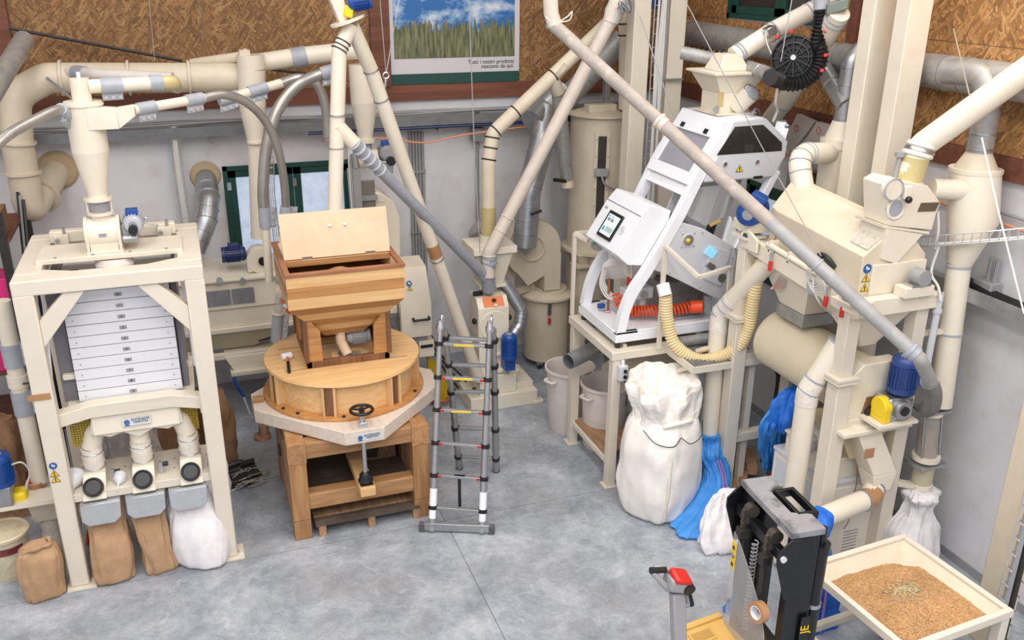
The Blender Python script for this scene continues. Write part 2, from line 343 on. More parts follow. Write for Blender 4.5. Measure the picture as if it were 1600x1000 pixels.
# ------------------------------------------------------------------ common parts
def band(parent, p, d, r, w=.03, mt=None, name='band'):
    d = V(d).normalized(); return P(name, M().lathe(V(p)-d*w/2, d, [(r, 0), (r+.008, .004), (r+.008, w-.004), (r, w)], 22), mt or STEEL, parent)
def flange(parent, p, d, r, w=.025, mt=None, ex=.03): d = V(d).normalized(); return P('flange', M().cyl(V(p)-d*w/2, V(p)+d*w/2, r+ex, n=24), mt or CREAM, parent)
def clampfit(parent, p, d, r, L=.2, side=(0, 0, -1), mt=None):
    d = V(d).normalized(); q = P('coupling', M().cyl(V(p)-d*L/2, V(p)+d*L/2, r+.012, n=22), mt or GREYP, parent)
    sd = V(side).normalized(); P('clamp_plate', M().obox(V(p)+sd*(r+.035), d*L*.48, sd*.03, d.cross(sd)*.012), GREYP, q); b = M()
    for k in (-.33, 0, .33): c = V(p)+d*L*k+sd*(r+.04); n = d.cross(sd); b.cyl(c-n*.03, c+n*.03, .014, n=8)
    P('clamp_bolts', b, WIREM, q); return q
def sticker(parent, c, right, up, s=.06, kind='tri'):
    r = V(right).normalized(); u = V(up).normalized(); n = r.cross(u); c = V(c)+n*.002; b = M()
    if kind == 'tri':
        tri = lambda k, h: [c+u*k*s*.6+n*h, c-r*k*s*.6-u*k*s*.45+n*h, c+r*k*s*.6-u*k*s*.45+n*h]
        b.prism(tri(1, 0), n*.001); b.cur = 1; b.prism(tri(.8, .001), n*.001); b.cur = 0; b.obox(c+n*.003+u*s*.08, r*s*.07, u*s*.2, n*.001); b.obox(c+n*.003-u*s*.22, r*s*.07, u*s*.07, n*.001)
        P('warning_sticker', b, [INK, WARN], parent, 'yellow warning triangle sticker', sm=0)
    else:
        b.cyl(c, c+n*.001, s*.6, n=24); b.cur = 1; b.obox(c+n*.002+r*s*.05, r*s*.22, u*s*.12, n*.001); b.obox(c+n*.002-r*s*.12+u*s*.14, r*s*.1, u*s*.16, n*.001)
        P('safety_sticker', b, [SBLUE, WHITE], parent, 'round blue instruction sticker', sm=0)
def logo(parent, c, right, up, w=.3):
    r = V(right).normalized(); u = V(up).normalized(); n = r.cross(u); c = V(c); h = w*.3
    pl = P('name_plate', M().obox(c, r*w/2, u*h/2, n*.003), LGREY, parent, 'printed maker plate with a gear wheel emblem')
    g = M(); gc = c-r*w*.34+n*.004
    g.torus(gc, n, h*.27, h*.07, 20, 6); g.cyl(gc, gc+n*.002, h*.08, n=10)
    for k in range(6): a = PI*k/6; d = r*math.cos(a)+u*math.sin(a); g.beam(gc-d*h*.27, gc+d*h*.27, .003, .003, n)
    g.obox(gc-u*h*.4, r*h*.3, u*h*.06, n*.002)
    P('emblem', g, SBLUE, pl)
    pl['_org'] = parent['_org']
    text('lettering', 'ANTENORE\nVISENTIN', w*.125, c+r*w*.13+u*h*.08+n*.003, r, u, INK, pl)
def motor(parent, c, ax, r, L, mt, boxdir=(0, 0, 1), name='motor', boxmt=None):
    ax = V(ax).normalized(); c = V(c); b = M()
    b.lathe(c, ax, [(r*.75, 0), (r*.95, .02), (r, .04), (r, L*.22), (r*.93, L*.24), (r*.93, L*.85), (r*1.06, L*.87), (r*1.06, L)], 24)
    a, bb, x = frame(ax)
    for k in range(20):
        t = 2*PI*k/20; d = a*math.cos(t)+bb*math.sin(t); b.beam(c+ax*L*.25+d*r*.97, c+ax*L*.84+d*r*.97, .008, .02, d)
    mo = P(name, b, mt, parent); bd = V(boxdir).normalized(); s = ax.cross(bd)
    P('terminal_box', M().obox(c+ax*L*.5+bd*r*1.15, ax*L*.22, bd*r*.32, s*r*.6), boxmt or mt, mo, bev=.006)
    P('fan_cover', M().cyl(c-ax*.004, c+ax*.002, r*.42, n=20), MGREY, mo); return mo
def wirerope(name, label, pts, r=.005, mt=None, cat='wire', group=None): return O(name, M().tube(pts, r, 6), mt or WIREG, label, cat, group)
def pipe(name, label, pts, r, mt, rad=.15, bands=(), cat='pipe', group=None, n=20, bmt=None, bw=.02, flanges=(), cpl=()):
    pts = [V(p) for p in pts]; base = min(pts, key=lambda p: p.z); t = T(name, label, cat, base, group)
    P('tube', M().tube(bend(pts, rad), r, n), mt, t)
    for i, u in bands: d = pts[i+1]-pts[i]; band(t, pts[i]+d*u, d, r, bw, bmt)
    for i, u in flanges: d = pts[i+1]-pts[i]; flange(t, pts[i]+d*u, d, r, mt=mt)
    for i, u, L, sd in cpl: d = pts[i+1]-pts[i]; clampfit(t, pts[i]+d*u, d, r, L, sd)
    return t
def hose_ribs(path, r, pitch, amp):
    path = [V(p) for p in path]; L = [0]
    for a, b in zip(path, path[1:]): L.append(L[-1]+(b-a).length)
    n = int(L[-1]/pitch*4); pts = []; rs = []; j = 0
    for i in range(n+1):
        s = L[-1]*i/n
        while j < len(L)-2 and L[j+1] < s: j += 1
        u = (s-L[j])/max(L[j+1]-L[j], 1e-6); pts.append(path[j].lerp(path[j+1], u)); rs.append(r+amp*math.cos(i*PI/2))
    return pts, rs
def sack(secs, n=56, rows=44, wr=.012, fold=9, seed=0, cap=True):
    """soft bag: secs = (x,y,z, half width, half depth, squareness, turn)"""
    b = M(); out = []; k = len(secs)-1
    for j in range(rows+1):
        t = j/rows*k; i = min(int(t), k-1); u = t-i; q0, q1, q2, q3 = secs[max(i-1, 0)], secs[i], secs[i+1], secs[min(i+2, k)]
        s = [.5*(2*b_+(c_-a_)*u+(2*a_-5*b_+4*c_-d_)*u*u+(3*b_-a_-3*c_+d_)*u**3) for a_, b_, c_, d_ in zip(q0, q1, q2, q3)]; s[3] = max(s[3], .005); s[4] = max(s[4], .005); s[5] = max(s[5], 1.6); ring = []
        ca, sa = math.cos(s[6]), math.sin(s[6])
        for q in range(n):
            a = 2*PI*q/n; c_, s_ = math.cos(a), math.sin(a); e = 2/s[5]
            x = math.copysign(abs(c_)**e, c_)*s[3]; y = math.copysign(abs(s_)**e, s_)*s[4]
            w = noise.noise(V((c_*2.2+seed*7.1, s_*2.2, s[2]*3.1)))*1.3+noise.noise(V((c_*fold*.6+seed, s_*fold*.6, s[2]*5+seed)))*.7
            f = 1+w*wr/max(min(s[3], s[4]), .04); x *= f; y *= f
            ring.append(V((s[0]+x*ca-y*sa, s[1]+x*sa+y*ca, max(s[2]+noise.noise(V((c_*2, s_*2, j*.3+seed)))*wr*.5, .002) if j else s[2])))
        out.append(ring+[ring[0]])
    vs = [p for r in out for p in r[:-1]]; fs = []
    for j in range(rows):
        for i in range(n): i2 = (i+1) % n; fs.append((j*n+i, j*n+i2, (j+1)*n+i2, (j+1)*n+i))
    fs.append(tuple(range(n-1, -1, -1)))
    if cap: fs.append(tuple(rows*n+i for i in range(n)))
    return b.add(vs, fs)
# ================================================================== the room
XR, YB, XL, YF, ZC = 6.6, 12.0, -4.4, -4.0, 9.0
S('floor', M().box((XL-.2, YF, -.2), (XR+.2, YB+.2, -.012)), JOINT)
flo = bpy.data.objects['floor']
xs = [XL-.2, -2.6, 2.10, XR+.2]; ys = [YF, 3.6, 7.80, YB+.2]
for i in range(3):
    for j in range(3):
        P('slab', M().box((xs[i]+.004, ys[j]+.004, -.1), (xs[i+1]-.004, ys[j+1]-.004, 0)), CONC, flo)
def wall_boxes(b, lo, hi, holes, ax):
    us = sorted({lo[0], hi[0]} | {h[0] for h in holes} | {h[1] for h in holes}); zs = sorted({lo[1], hi[1]} | {h[2] for h in holes} | {h[3] for h in holes})
    for i in range(len(us)-1):
        for j in range(len(zs)-1):
            u, z = (us[i]+us[i+1])/2, (zs[j]+zs[j+1])/2
            if any(h[0] < u < h[1] and h[2] < z < h[3] for h in holes): continue
            if ax == 'y': b.box((us[i], YB, zs[j]), (us[i+1], YB+.22, zs[j+1]))
            else: b.box((XR, us[i], zs[j]), (XR+.22, us[i+1], zs[j+1]))
    return b
W1 = (.42, 2.10, 1.45, 2.985); W2 = (8.05, 9.55, 1.75, 2.93); W3 = (8.2, 10.35, 4.80, 6.3)
S('wall_back', wall_boxes(M(), (XL, 0), (XR, ZC), [W1], 'y'), PLAST)
S('wall_right', wall_boxes(M(), (YF, 0), (YB, ZC), [W2, W3], 'x'), PLAST)
S('wall_left', M().box((XL-.2, YF, 0), (XL, YB, ZC)), PLAST)
S('ceiling', M().box((XL-.2, YF, ZC), (XR+.2, YB+.2, ZC+.1)), PLAST)
S('baseboard_right', M().box((XR-.015, YF, 0), (XR, YB, .09)), MGREY)
# strand board cladding above the brown beam, board by board
wb = bpy.data.objects['wall_back']; wr = bpy.data.objects['wall_right']
ZB = 3.715; ZT = 3.915
us = [XL, -1.67, .38, 2.40, 2.63, 4.62, XR]
for i in range(len(us)-1):
    if i == 3: continue
    for z0, z1 in ((ZT, 5.16), (5.165, 6.4), (6.405, ZC)):
        P('board', M().box((us[i]+.003, YB-.022, z0), (us[i+1]-.003, YB, z1)), OSB, wb)
vs_ = [YF, -1.4, 1.1, 3.55, 5.62, 7.92, W3[0], W3[1], YB-.02]
for i in range(len(vs_)-1):
    for z0, z1 in ((ZT, 4.78), (4.785, 6.32), (6.325, ZC)):
        if vs_[i] == W3[0] and z0 == 4.785: continue
        P('board', M().box((XR-.022, vs_[i]+.003, z0), (XR, vs_[i+1]-.003, z1)), OSBS, wr)
S('trim_1', M().box((XL, YB-.06, ZB), (XR, YB, ZT)), DARKW); S('trim_2', M().box((XR-.06, YF, ZB), (XR, YB-.06, ZT)), DARKW)
S('trim_3', M().box((2.385, YB-.09, ZT), (2.63, YB, ZC)), DARKW); S('trim_4', M().box((-2.0, YB-.09, ZT), (-1.68, YB, ZC)), DARKW)
S('trim_5', M().box((XR-.09, 7.85, ZT), (XR, 8.0, ZC)), DARKW)
# windows
def window(n, box, ax, fm, gm, mull, sill=False):
    u0, u1, z0, z1 = box; w = T('window_%d' % n, None, None, (0, 0, 0)); w['kind'] = 'structure'
    def bx(a0, a1, b0, b1, d0, d1):
        return M().box((a0, YB+d0, b0), (a1, YB+d1, b1)) if ax == 'y' else M().box((XR+d0, a0, b0), (XR+d1, a1, b1))
    f = M(); t = .055
    for q in ((u0, u1, z1-t, z1), (u0, u1, z0, z0+t), (u0, u0+t, z0, z1), (u1-t, u1, z0, z1)):
        f.add(*(lambda m_: (m_.v, m_.f))(bx(*q, -.03, .1)))
    P('frame', f, fm, w)
    us = [u0+t]+mull+[u1-t]
    for i in range(len(us)-1):
        a, c = us[i]+.004, us[i+1]-.004; s = .095; f = M()
        for q in ((a, c, z1-t-s, z1-t-.004), (a, c, z0+t+.004, z0+t+s), (a, a+s, z0+t, z1-t), (c-s, c, z0+t, z1-t)):
            f.add(*(lambda m_: (m_.v, m_.f))(bx(*q, .0, .07)))
        so = P('sash', f, fm, w); P('pane', bx(a+s-.01, c-s+.01, z0+t+s-.01, z1-t-s+.01, .03, .04), gm, so)
        P('hinge', bx(a-.02, a+.03, z1-t-.25, z1-t-.15, -.035, 0), STEEL, w)
    return w
window(1, W1, 'y', GREENF, FROST, [1.295]); window(2, W2, 'x', GREENF, FROST, [8.8]); window(3, W3, 'x', GREENF, TINT, [9.3])
# poster of a wheat field under a blue sky
def postermat():
    m = bpy.data.materials.new('field_print'); m.use_nodes = True; nt = m.node_tree; N = nt.nodes; L = nt.links; b = N['Principled BSDF']; b.inputs['Roughness'].default_value = .45
    tc = N.new('ShaderNodeTexCoord'); sx = N.new('ShaderNodeSeparateXYZ'); L.new(tc.outputs['Object'], sx.inputs[0])
    mp = N.new('ShaderNodeMapping'); mp.inputs['Scale'].default_value = (1.3, 1, 2.4); L.new(tc.outputs['Object'], mp.inputs[0])
    n = N.new('ShaderNodeTexNoise'); n.inputs['Scale'].default_value = 1.7; n.inputs['Detail'].default_value = 7; n.inputs['Roughness'].default_value = .58; L.new(mp.outputs[0], n.inputs['Vector'])
    r = N.new('ShaderNodeValToRGB'); e = r.color_ramp.elements; e[0].position = .47; e[0].color = lin((40, 104, 168)); e[1].position = .66; e[1].color = lin((214, 220, 228)); e.new(.53).color = lin((120, 156, 196)); L.new(n.outputs['Fac'], r.inputs[0])
    m2 = N.new('ShaderNodeMapping'); m2.inputs['Scale'].default_value = (26, 1, 3.2); m2.inputs['Rotation'].default_value = (0, .12, 0); L.new(tc.outputs['Object'], m2.inputs[0])
    g = N.new('ShaderNodeTexNoise'); g.inputs['Scale'].default_value = 1.3; g.inputs['Detail'].default_value = 6; L.new(m2.outputs[0], g.inputs['Vector'])
    gr = N.new('ShaderNodeValToRGB'); e = gr.color_ramp.elements; e[0].position = .3; e[0].color = lin((48, 58, 40)); e[1].position = .72; e[1].color = lin((142, 142, 104)); L.new(g.outputs['Fac'], gr.inputs[0])
    m3 = N.new('ShaderNodeMapping'); m3.inputs['Scale'].default_value = (15, 1, 1.2); L.new(tc.outputs['Object'], m3.inputs[0])
    h = N.new('ShaderNodeTexNoise'); h.inputs['Scale'].default_value = 1.5; h.inputs['Detail'].default_value = 4; L.new(m3.outputs[0], h.inputs['Vector'])
    a = N.new('ShaderNodeMath'); a.operation = 'MULTIPLY_ADD'; a.inputs[1].default_value = .62; a.inputs[2].default_value = .12; L.new(h.outputs['Fac'], a.inputs[0])
    c = N.new('ShaderNodeMath'); c.operation = 'LESS_THAN'; L.new(sx.outputs[2], c.inputs[0]); L.new(a.outputs[0], c.inputs[1])
    mx = N.new('ShaderNodeMixRGB'); L.new(c.outputs[0], mx.inputs[0]); L.new(r.outputs[0], mx.inputs[1]); L.new(gr.outputs[0], mx.inputs[2]); L.new(mx.outputs[0], b.inputs['Base Color']); return m
po = T('poster', 'large poster of a wheat field under blue sky, on strand board wall', 'poster', (3.5, 11.96, 4.24))
P('sheet', M().box((2.642, 11.955, 4.055), (4.406, 11.975, 5.9)), mat('poster_paper', (206, 202, 206), .6, var=0), po)
P('picture', M().box((2.69, 11.948, 4.25), (4.335, 11.956, 5.8)), postermat(), po)
P('green_stripe', M().box((2.642, 11.953, 3.92), (4.406, 11.975, 4.054)), GREENP, po)
text('lettering', 'Tutti i nostri prodotti\nnascono da qui.', .074, (4.33, 11.953, 4.155), (1, 0, 0), (0, 0, 1), INK, po, 'RIGHT')
# ---- cable trays, conduits and boxes along the walls
t = T('cable_tray', 'long grey metal cable tray along the back wall under the beam', 'cable tray', (2, 11.9, 3.2))
TRAYG = mat('tray_grey', (132, 134, 136), .45, .5, var=.1, scale=6)
P('channel', M().box((-3.2, 11.72, 3.43), (6.3, 11.99, 3.445)).box((-3.2, 11.71, 3.42), (6.3, 11.725, 3.54)), TRAYG, t)
b = M()
for k in range(5): b.tube(smoothpath([(x, 11.76+.04*k, 3.575+.012*math.sin(x*2+k*2)) for x in [-3+.7*i for i in range(14)]], 3), .014, 6)
P('cables', b, MGREY, t)
for x in (-1.0, .3, 1.75, 3.2, 4.6, 5.9): P('bracket', M().box((x, 11.74, 3.33), (x+.04, 12, 3.43)), TRAYG, t)
O('cable', M().tube(smoothpath([(1.7, 11.7, 3.3), (2.4, 11.7, 3.29), (3.0, 11.7, 3.20), (3.6, 11.7, 3.28), (4.6, 11.7, 3.34), (5.4, 11.7, 3.3)], 10), .012, 6), COPPER, 'thin orange cable sagging below the back wall cable tray', 'cable')
O('air_line', M().tube([(1.5, 11.74, 3.39), (5.6, 11.74, 3.39)], .02, 8), BLUED, 'dark blue pipe clipped under the back wall tray lip', 'pipe')
t = T('conduit_bundle', 'bundle of grey conduits running down the white back wall', 'conduit', (2.95, 11.95, .9))
for k in range(5):
    xx = 2.86+.042*k; P('conduit', M().cyl((xx, 11.96, .8), (xx, 11.96, 3.3), .02, n=10), MGREY, t)
for z in (2.75, 1.9): P('clip', M().box((2.83, 11.93, z), (3.06, 12, z+.035)), GALV, t)
t = T('junction_box', 'grey junction box with a conduit, on back wall below poster', 'junction box', (3.6, 11.93, 2.9))
c = Y(746, 210, 11.9); P('box', M().obox(c, (.085, 0, 0), (0, .06, 0), (0, 0, .09)), MGREY, t, bev=.008)
P('conduit', M().cyl(c+V((.01, .04, -.09)), c+V((.01, .04, -1.35)), .022, n=10).cyl(c+V((.01, .04, .09)), c+V((.01, .04, .3)), .03, n=10), MGREY, t)
c = Y(742, 385, 11.9); O('wall_box', M().obox(c, (.09, 0, 0), (0, .06, 0), (0, 0, .09)), CREAMD, 'small cream box fixed on the back wall beside machine hopper', 'box', bev=.006)
# big round duct beside the wall box
# right wall cable tray with cables and mesh
t = T('wall_trunking', 'grey metal cable tray with black cables on right wall', 'cable tray', (6.45, 5.4, 2.7))
P('channel', M().box((6.3, 4.0, 2.70), (6.58, 7.6, 2.72)).box((6.29, 4.0, 2.68), (6.305, 7.6, 2.80)), GALV, t)
b = M()
for k in range(4): b.tube(smoothpath([(6.52-.02*k, 4.2, 2.76+.02*k), (6.5-.03*k, 5.0, 2.76), (6.5-.03*k, 5.7, 2.77), (6.52-.02*k, 6.05, 2.86+.03*k), (6.54, 6.2, 3.2), (6.56, 6.22, 3.5)], 6), .024, 8)
P('cables', b, BLACK, t)
c = X(1540, 455, 6.5); t = T('wall_socket', 'grey socket box below the cable tray on right wall', 'socket', c)
P('body', M().obox(c, (.06, 0, 0), (0, .1, 0), (0, 0, .1)), MGREY, t, bev=.01); P('conduit', M().cyl(c+V((.03, .03, .08)), c+V((.03, .03, .3)), .02, n=8).cyl(c+V((.03, -.04, .08)), c+V((.03, -.04, .3)), .02, n=8), MGREY, t)
for k, (z, lab) in enumerate(((3.47, 'upper'), (3.38, 'lower'))):
    O('cable', M().tube(smoothpath([(6.54, 3.5, z), (6.54, 5.5, z-.03), (6.54, 7, z+.01), (6.54, 9, z)], 6), .014, 6), COPPER if k else MGREY, ('grey cable along right wall under the brown beam', 'orange cable along right wall below a grey one')[k], 'cable')
# steel post, lower right, with a mesh tray behind
b = M(); b.box((5.98, 4.78, 0), (6.14, 5.02, 7.4)) if False else None
p0 = X(1585, 640, 6.0); O('steel_post', M().box((5.92, p0.y-.36, 0), (6.10, p0.y-.12, 3.0)), CREAMD, 'wide cream steel post at right edge beside grain bin', 'post', bev=.01, loc=(6, p0.y-.24, 0))
# ================================================================== left: plansifter
x0, x1, y0, y1, ZS = -1.455, .03, 7.86, 9.33, 2.985
pf = T('plansifter', 'tall cream framed flour sifter with a stack of white numbered trays', 'sifter', (-.71, 8.6, 0))
for (xx, yy) in ((x0, y0), (x1-.16, y0), (x0, y1-.16), (x1-.16, y1-.16)):
    l = P('leg', M().box((xx, yy, .015), (xx+.16, yy+.16, ZS-.12)), FRAMEC, pf, bev=.012)
    P('foot_plate', M().box((xx-.03, yy-.05, 0), (xx+.22, yy+.2, .015)).cyl((xx+.19, yy+.06, .015), (xx+.19, yy+.06, .04), .018, n=8), FRAMEC, l)
for a, c in (((x0, y0), (x1, y0+.2)), ((x0, y1-.2), (x1, y1)), ((x0, y0+.2), (x0+.2, y1-.2)), ((x1-.2, y0+.2), (x1, y1-.2))):
    P('top_rail', M().box((*a, ZS-.13), (*c, ZS)), FRAMEC, pf, bev=.012)
for sx, xx, dx in ((1, x0+.16, 1), (-1, x1-.16, -1)):
    P('corner_brace', M().prism([(xx, y0+.02, ZS-.60), (xx, y0+.02, ZS-.36), (xx+dx*.22, y0+.02, ZS-.13), (xx+dx*.38, y0+.02, ZS-.13)], (0, .1, 0)), FRAMEC, pf, bev=.006)
    P('top_gusset', M().prism([(xx+dx*.03, y0+.2, ZS-.02), (xx+dx*.30, y0+.2, ZS-.02), (xx+dx*.03, y0+.32, ZS-.02)], (0, 0, .015)), FRAMEC, pf)
for z in (.20, ): P('lower_rail', M().beam((x0+.08, y0+.08, .45), (x0+.08, y1-.08, .45), .08, .08), FRAMEC, pf)
pl = P('top_plate', M().box((x0+.15, 8.30, ZS-.005), (x1-.15, 8.78, ZS+.035)), CREAM, pf, bev=.004)
b = M()
for k in range(4): b.cyl((x0+.3+k*.3, 8.34, ZS+.035), (x0+.3+k*.3, 8.34, ZS+.045), .012, n=8)
P('plate_bolts', b, MGREY, pf)
for s, (xa, xb) in ((0, (x0+.2, -.95)), (1, (-.5, x1-.2))):
    P('hanger_beam', M().beam((xa, 9.02, ZS+.05), (xb, 9.02, ZS+.05), .1, .11), CREAM, pf, bev=.01)
    cx = x0+.3 if s == 0 else x1-.3; q = P('rod_clamp', M().box((cx-.06, 8.9, ZS), (cx+.06, 9.0, ZS+.09)), CREAM, pf, bev=.005)
    P('clamp_bolts', M().cyl((cx-.03, 8.92, ZS+.05), (cx-.03, 8.86, ZS+.05), .018, n=8).cyl((cx+.03, 8.92, ZS+.09), (cx+.03, 8.92, ZS+.15), .014, n=8), STEEL, q)
# sifter box with ten trays
bx0, bx1, by0, by1 = -1.14, -.27, 8.13, 9.0
P('grey_side_panel', M().box((bx0-.13, by0+.1, 1.72), (bx0-.02, by1, 2.80)), PLGREY, pf)
P('grey_side_panel', M().box((bx1+.01, by0+.1, 1.72), (bx1+.06, by1, 2.80)), PLGREY, pf)
P('sifter_lid', M().box((bx0-.03, by0-.01, 2.775), (bx1+.03, by1, 2.82)), WHITE, pf, bev=.006)
zz = [1.74+1.03*k/10 for k in range(11)]
for k in range(10):
    z0, z1 = zz[9-k], zz[10-k]
    tr = P('tray', M().box((bx0, by0, z0+.003), (bx1, by1, z1-.003)), PANELG, pf, bev=.003)
    P('number_plate', M().box((-.72, by0-.004, z0+.03), (-.66, by0, z0+.062)), MGREY, tr)
    text('digit', 'A' if k == 0 else str(k), .03, (-.69, by0-.004, z0+.046), (1, 0, 0), (0, 0, 1), INK, tr)
    b = M()
    for xx in (bx0+.06, bx1-.06): b.cyl((xx, by0, z0+.05), (xx, by0-.006, z0+.05), .006, n=6)
    P('tray_screws', b, MGREY, tr)
P('inlet_sleeve', M().lathe((-.70, 8.42, 2.82), (0, 0, 1), [(.16, 0), (.17, .02), (.15, .04), (.165, .1), (.14, .15)], 24), TUBP, pf)
for xx in (-1.02, -.36): P('lid_clamp', M().box((xx-.03, 8.3, 2.82), (xx+.03, 8.36, 2.9)), BLACK, pf)
for xx in (-1.0, -.42): P('lid_crossbar', M().box((xx-.14, 8.36, 2.82), (xx+.14, 8.46, 2.86)), WHITE, pf, bev=.005)
# lower carrier bar, corner blocks and hanging rods
zb = 1.66
P('carrier_bar', M().prism([(-1.36, 7.93, zb-.06), (-1.05, 7.98, zb-.02), (-.38, 7.98, zb-.02), (-.10, 7.93, zb-.06), (-.10, 7.93, zb+.06), (-.38, 7.98, zb+.1), (-1.05, 7.98, zb+.1), (-1.36, 7.93, zb+.06)], (0, .14, 0)), CREAM, pf, bev=.006)
P('carrier_tray', M().box((bx0-.1, 8.1, zb-.02), (bx1+.1, 9.05, zb+.06)), CREAM, pf, bev=.006)
for xx in (-1.38, -.08):
    bl = P('corner_block', M().box((xx-.06, 7.93, zb-.1), (xx+.06, 8.06, zb+.07)), CREAM, pf, bev=.008)
    P('block_bolts', M().cyl((xx, 7.93, zb+.03), (xx, 7.915, zb+.03), .018, n=8).cyl((xx, 7.93, zb-.04), (xx, 7.915, zb-.04), .018, n=8), STEEL, bl)
    for dx in (-.025, .03): P('hanging_rod', M().cyl((xx+dx, 8.0, zb-.14), (xx+dx+(.08 if xx < -1 else -.06), 8.25, ZS-.05), .014, n=8), WHITE, pf)
    for dx in (-.03, .03): P('hanging_rod', M().cyl((xx*.9-.06+dx, 8.95, zb-.05), (xx*.9-.06+dx, 9.0, ZS), .013, n=8), WHITE, pf)
P('rod_block', M().obox(Y(292, 568, 8.3), (.05, 0, 0), (0, .03, 0), (0, 0, .03)), CREAM, pf, bev=.008)
P('rod_block', M().obox(Y(108, 588, 8.2), (.05, 0, 0), (0, .03, 0), (0, 0, .025)), CREAM, pf, bev=.008)
for z, w, xa in ((1.60, .16, -1.16), (1.60, .16, -.27)):
    q = M(); ix = 9
    for i in range(9):
        q.beam((xa-.09+i*.0225, 8.12, zb-.05), (xa-.09+i*.0225, 8.12, zb-.34), .012, .004, (0, 1, 0))
    for i in range(13): q.beam((xa-.09, 8.12, zb-.05-i*.024), (xa+.09, 8.12, zb-.05-i*.024), .012, .004, (0, 1, 0))
    q.box((xa-.09, 8.13, zb-.34), (xa+.09, 8.135, zb-.05)) if False else None
    P('yellow_guard', q, YELD, pf)
# outlet hopper with three branches
hy = 8.02
P('outlet_hopper', M().prism([(-1.06, hy, 1.62), (-.32, hy, 1.62), (-.30, hy, 1.46), (-.44, hy, 1.41), (-.56, hy, 1.44), (-.69, hy, 1.37), (-.82, hy, 1.44), (-.93, hy, 1.41), (-1.09, hy, 1.46)], (0, .42, 0)), CREAM, pf, bev=.006)
P('hopper_front', M().hexa([(-1.06, hy-.03, 1.46), (-.33, hy-.03, 1.46), (-.33, hy+.02, 1.46), (-1.06, hy+.02, 1.46)], [(-1.06, hy-.005, 1.63), (-.33, hy-.005, 1.63), (-.33, hy+.02, 1.63), (-1.06, hy+.02, 1.63)]), CREAM, pf, bev=.004)
logo(pf, (-.69, hy-.034, 1.55), (1, 0, 0), (0, .16, 1), .24)
spy = 8.05; spx = (-1.115, -.70, -.285); zsh = .945
for i, cx in enumerate(spx):
    tx = (-1.0, -.69, -.38)[i]
    P('outlet_branch', M().tube(bend([(tx, 8.16, 1.50), (tx+(cx-tx)*.6, 8.14, 1.42), (cx, 8.13, 1.28)], .05, 5), .085, 18), CREAM, pf)
    b = M(); b.lathe((cx, 8.13, 1.04), (0, 0, 1), [(.092, 0), (.094, .03), (.085, .06), (.097, .1), (.088, .14), (.098, .18), (.09, .21), (.092, .24)], 24); sl = P('fabric_sleeve', b, FABRIC, pf)
    for z in (1.05, 1.09, 1.24): P('sleeve_clamp', M().torus((cx, 8.13, z), (0, 0, 1), .096, .005, 24, 6), STEEL, sl)
    sp = P('spout_box', M().hexa([(cx-.11, 7.86, zsh-.06), (cx+.09, 7.86, zsh-.06), (cx+.09, 8.12, zsh-.06), (cx-.11, 8.12, zsh-.06)], [(cx-.095, 8.02, 1.07), (cx+.095, 8.02, 1.07), (cx+.095, 8.24, 1.05), (cx-.095, 8.24, 1.05)]), CREAM, pf, bev=.006)
    n = V((0, -.79, .6)).normalized(); cc = V((cx-.01, 7.93, .975))+n*.0
    P('black_port', M().cyl(cc, cc+n*.05, .085, n=28).torus(cc+n*.05, n, .075, .012, 28, 8), BLACK, sp)
    q = P('spout_clamp', M().obox((cx+.15, 8.05, 1.0), (.015, 0, 0), (0, .012, 0), (0, 0, .07)), STEEL, pf); P('clamp_knob', M().cyl((cx+.165, 8.05, 1.04), (cx+.215, 8.05, 1.04), .022, n=10), BLACK, q)
sh = P('shelf', M().box((x0+.16, 7.92, zsh-.03), (x1-.16, 8.5, zsh)).box((x0+.1, 7.9, zsh-.075), (x1-.1, 7.93, zsh+.005)), FRAMEC, pf, bev=.005)
b = M()
for k in range(5):
    for yy in (8.12, 8.3): b.cyl((-1.2+k*.22+.1, yy, zsh), (-1.2+k*.22+.1, yy, zsh+.001), .014, n=8)
P('shelf_holes', b, MGREY, pf)
for i, cx in enumerate(spx):
    cc = V(((-1.09, -.71, -.34)[i], 7.92, zsh-.11))
    P('bag_clamp', M().prism([cc+V(q) for q in ((-.17, -.06, .01), (-.165, -.12, -.12), (-.11, -.13, -.17), (.11, -.13, -.17), (.165, -.12, -.12), (.17, -.06, .01))], (0, .02, .006)).prism([cc+V(q) for q in ((-.17, -.06, .01), (-.17, .18, .05), (.17, .18, .05), (.17, -.06, .01))], (0, 0, .012)).prism([cc+V(q) for q in ((-.14, .16, -.16), (-.16, .18, .04), (.16, .18, .04), (.14, .16, -.16))], (0, .015, 0)), ALU, pf, bev=.01)
a = Z(82, 705, 1.0); 
lc = lambda px, py: Y(px, py, y0-.001)
sticker(pf, lc(83, 728), (1, 0, 0), (0, 0, 1), .055, 'round'); sticker(pf, lc(85, 740), (1, 0, 0), (0, 0, 1), .065); sticker(pf, lc(87, 749), (1, 0, 0), (0, 0, 1), .065)
c = Y(61, 621, y0-.004); P('tape_strip', M().obox(c, (.088, 0, 0), (0, .004, 0), (0, 0, .028)), TAPE, pf, 'brown tape strip around the left front leg')
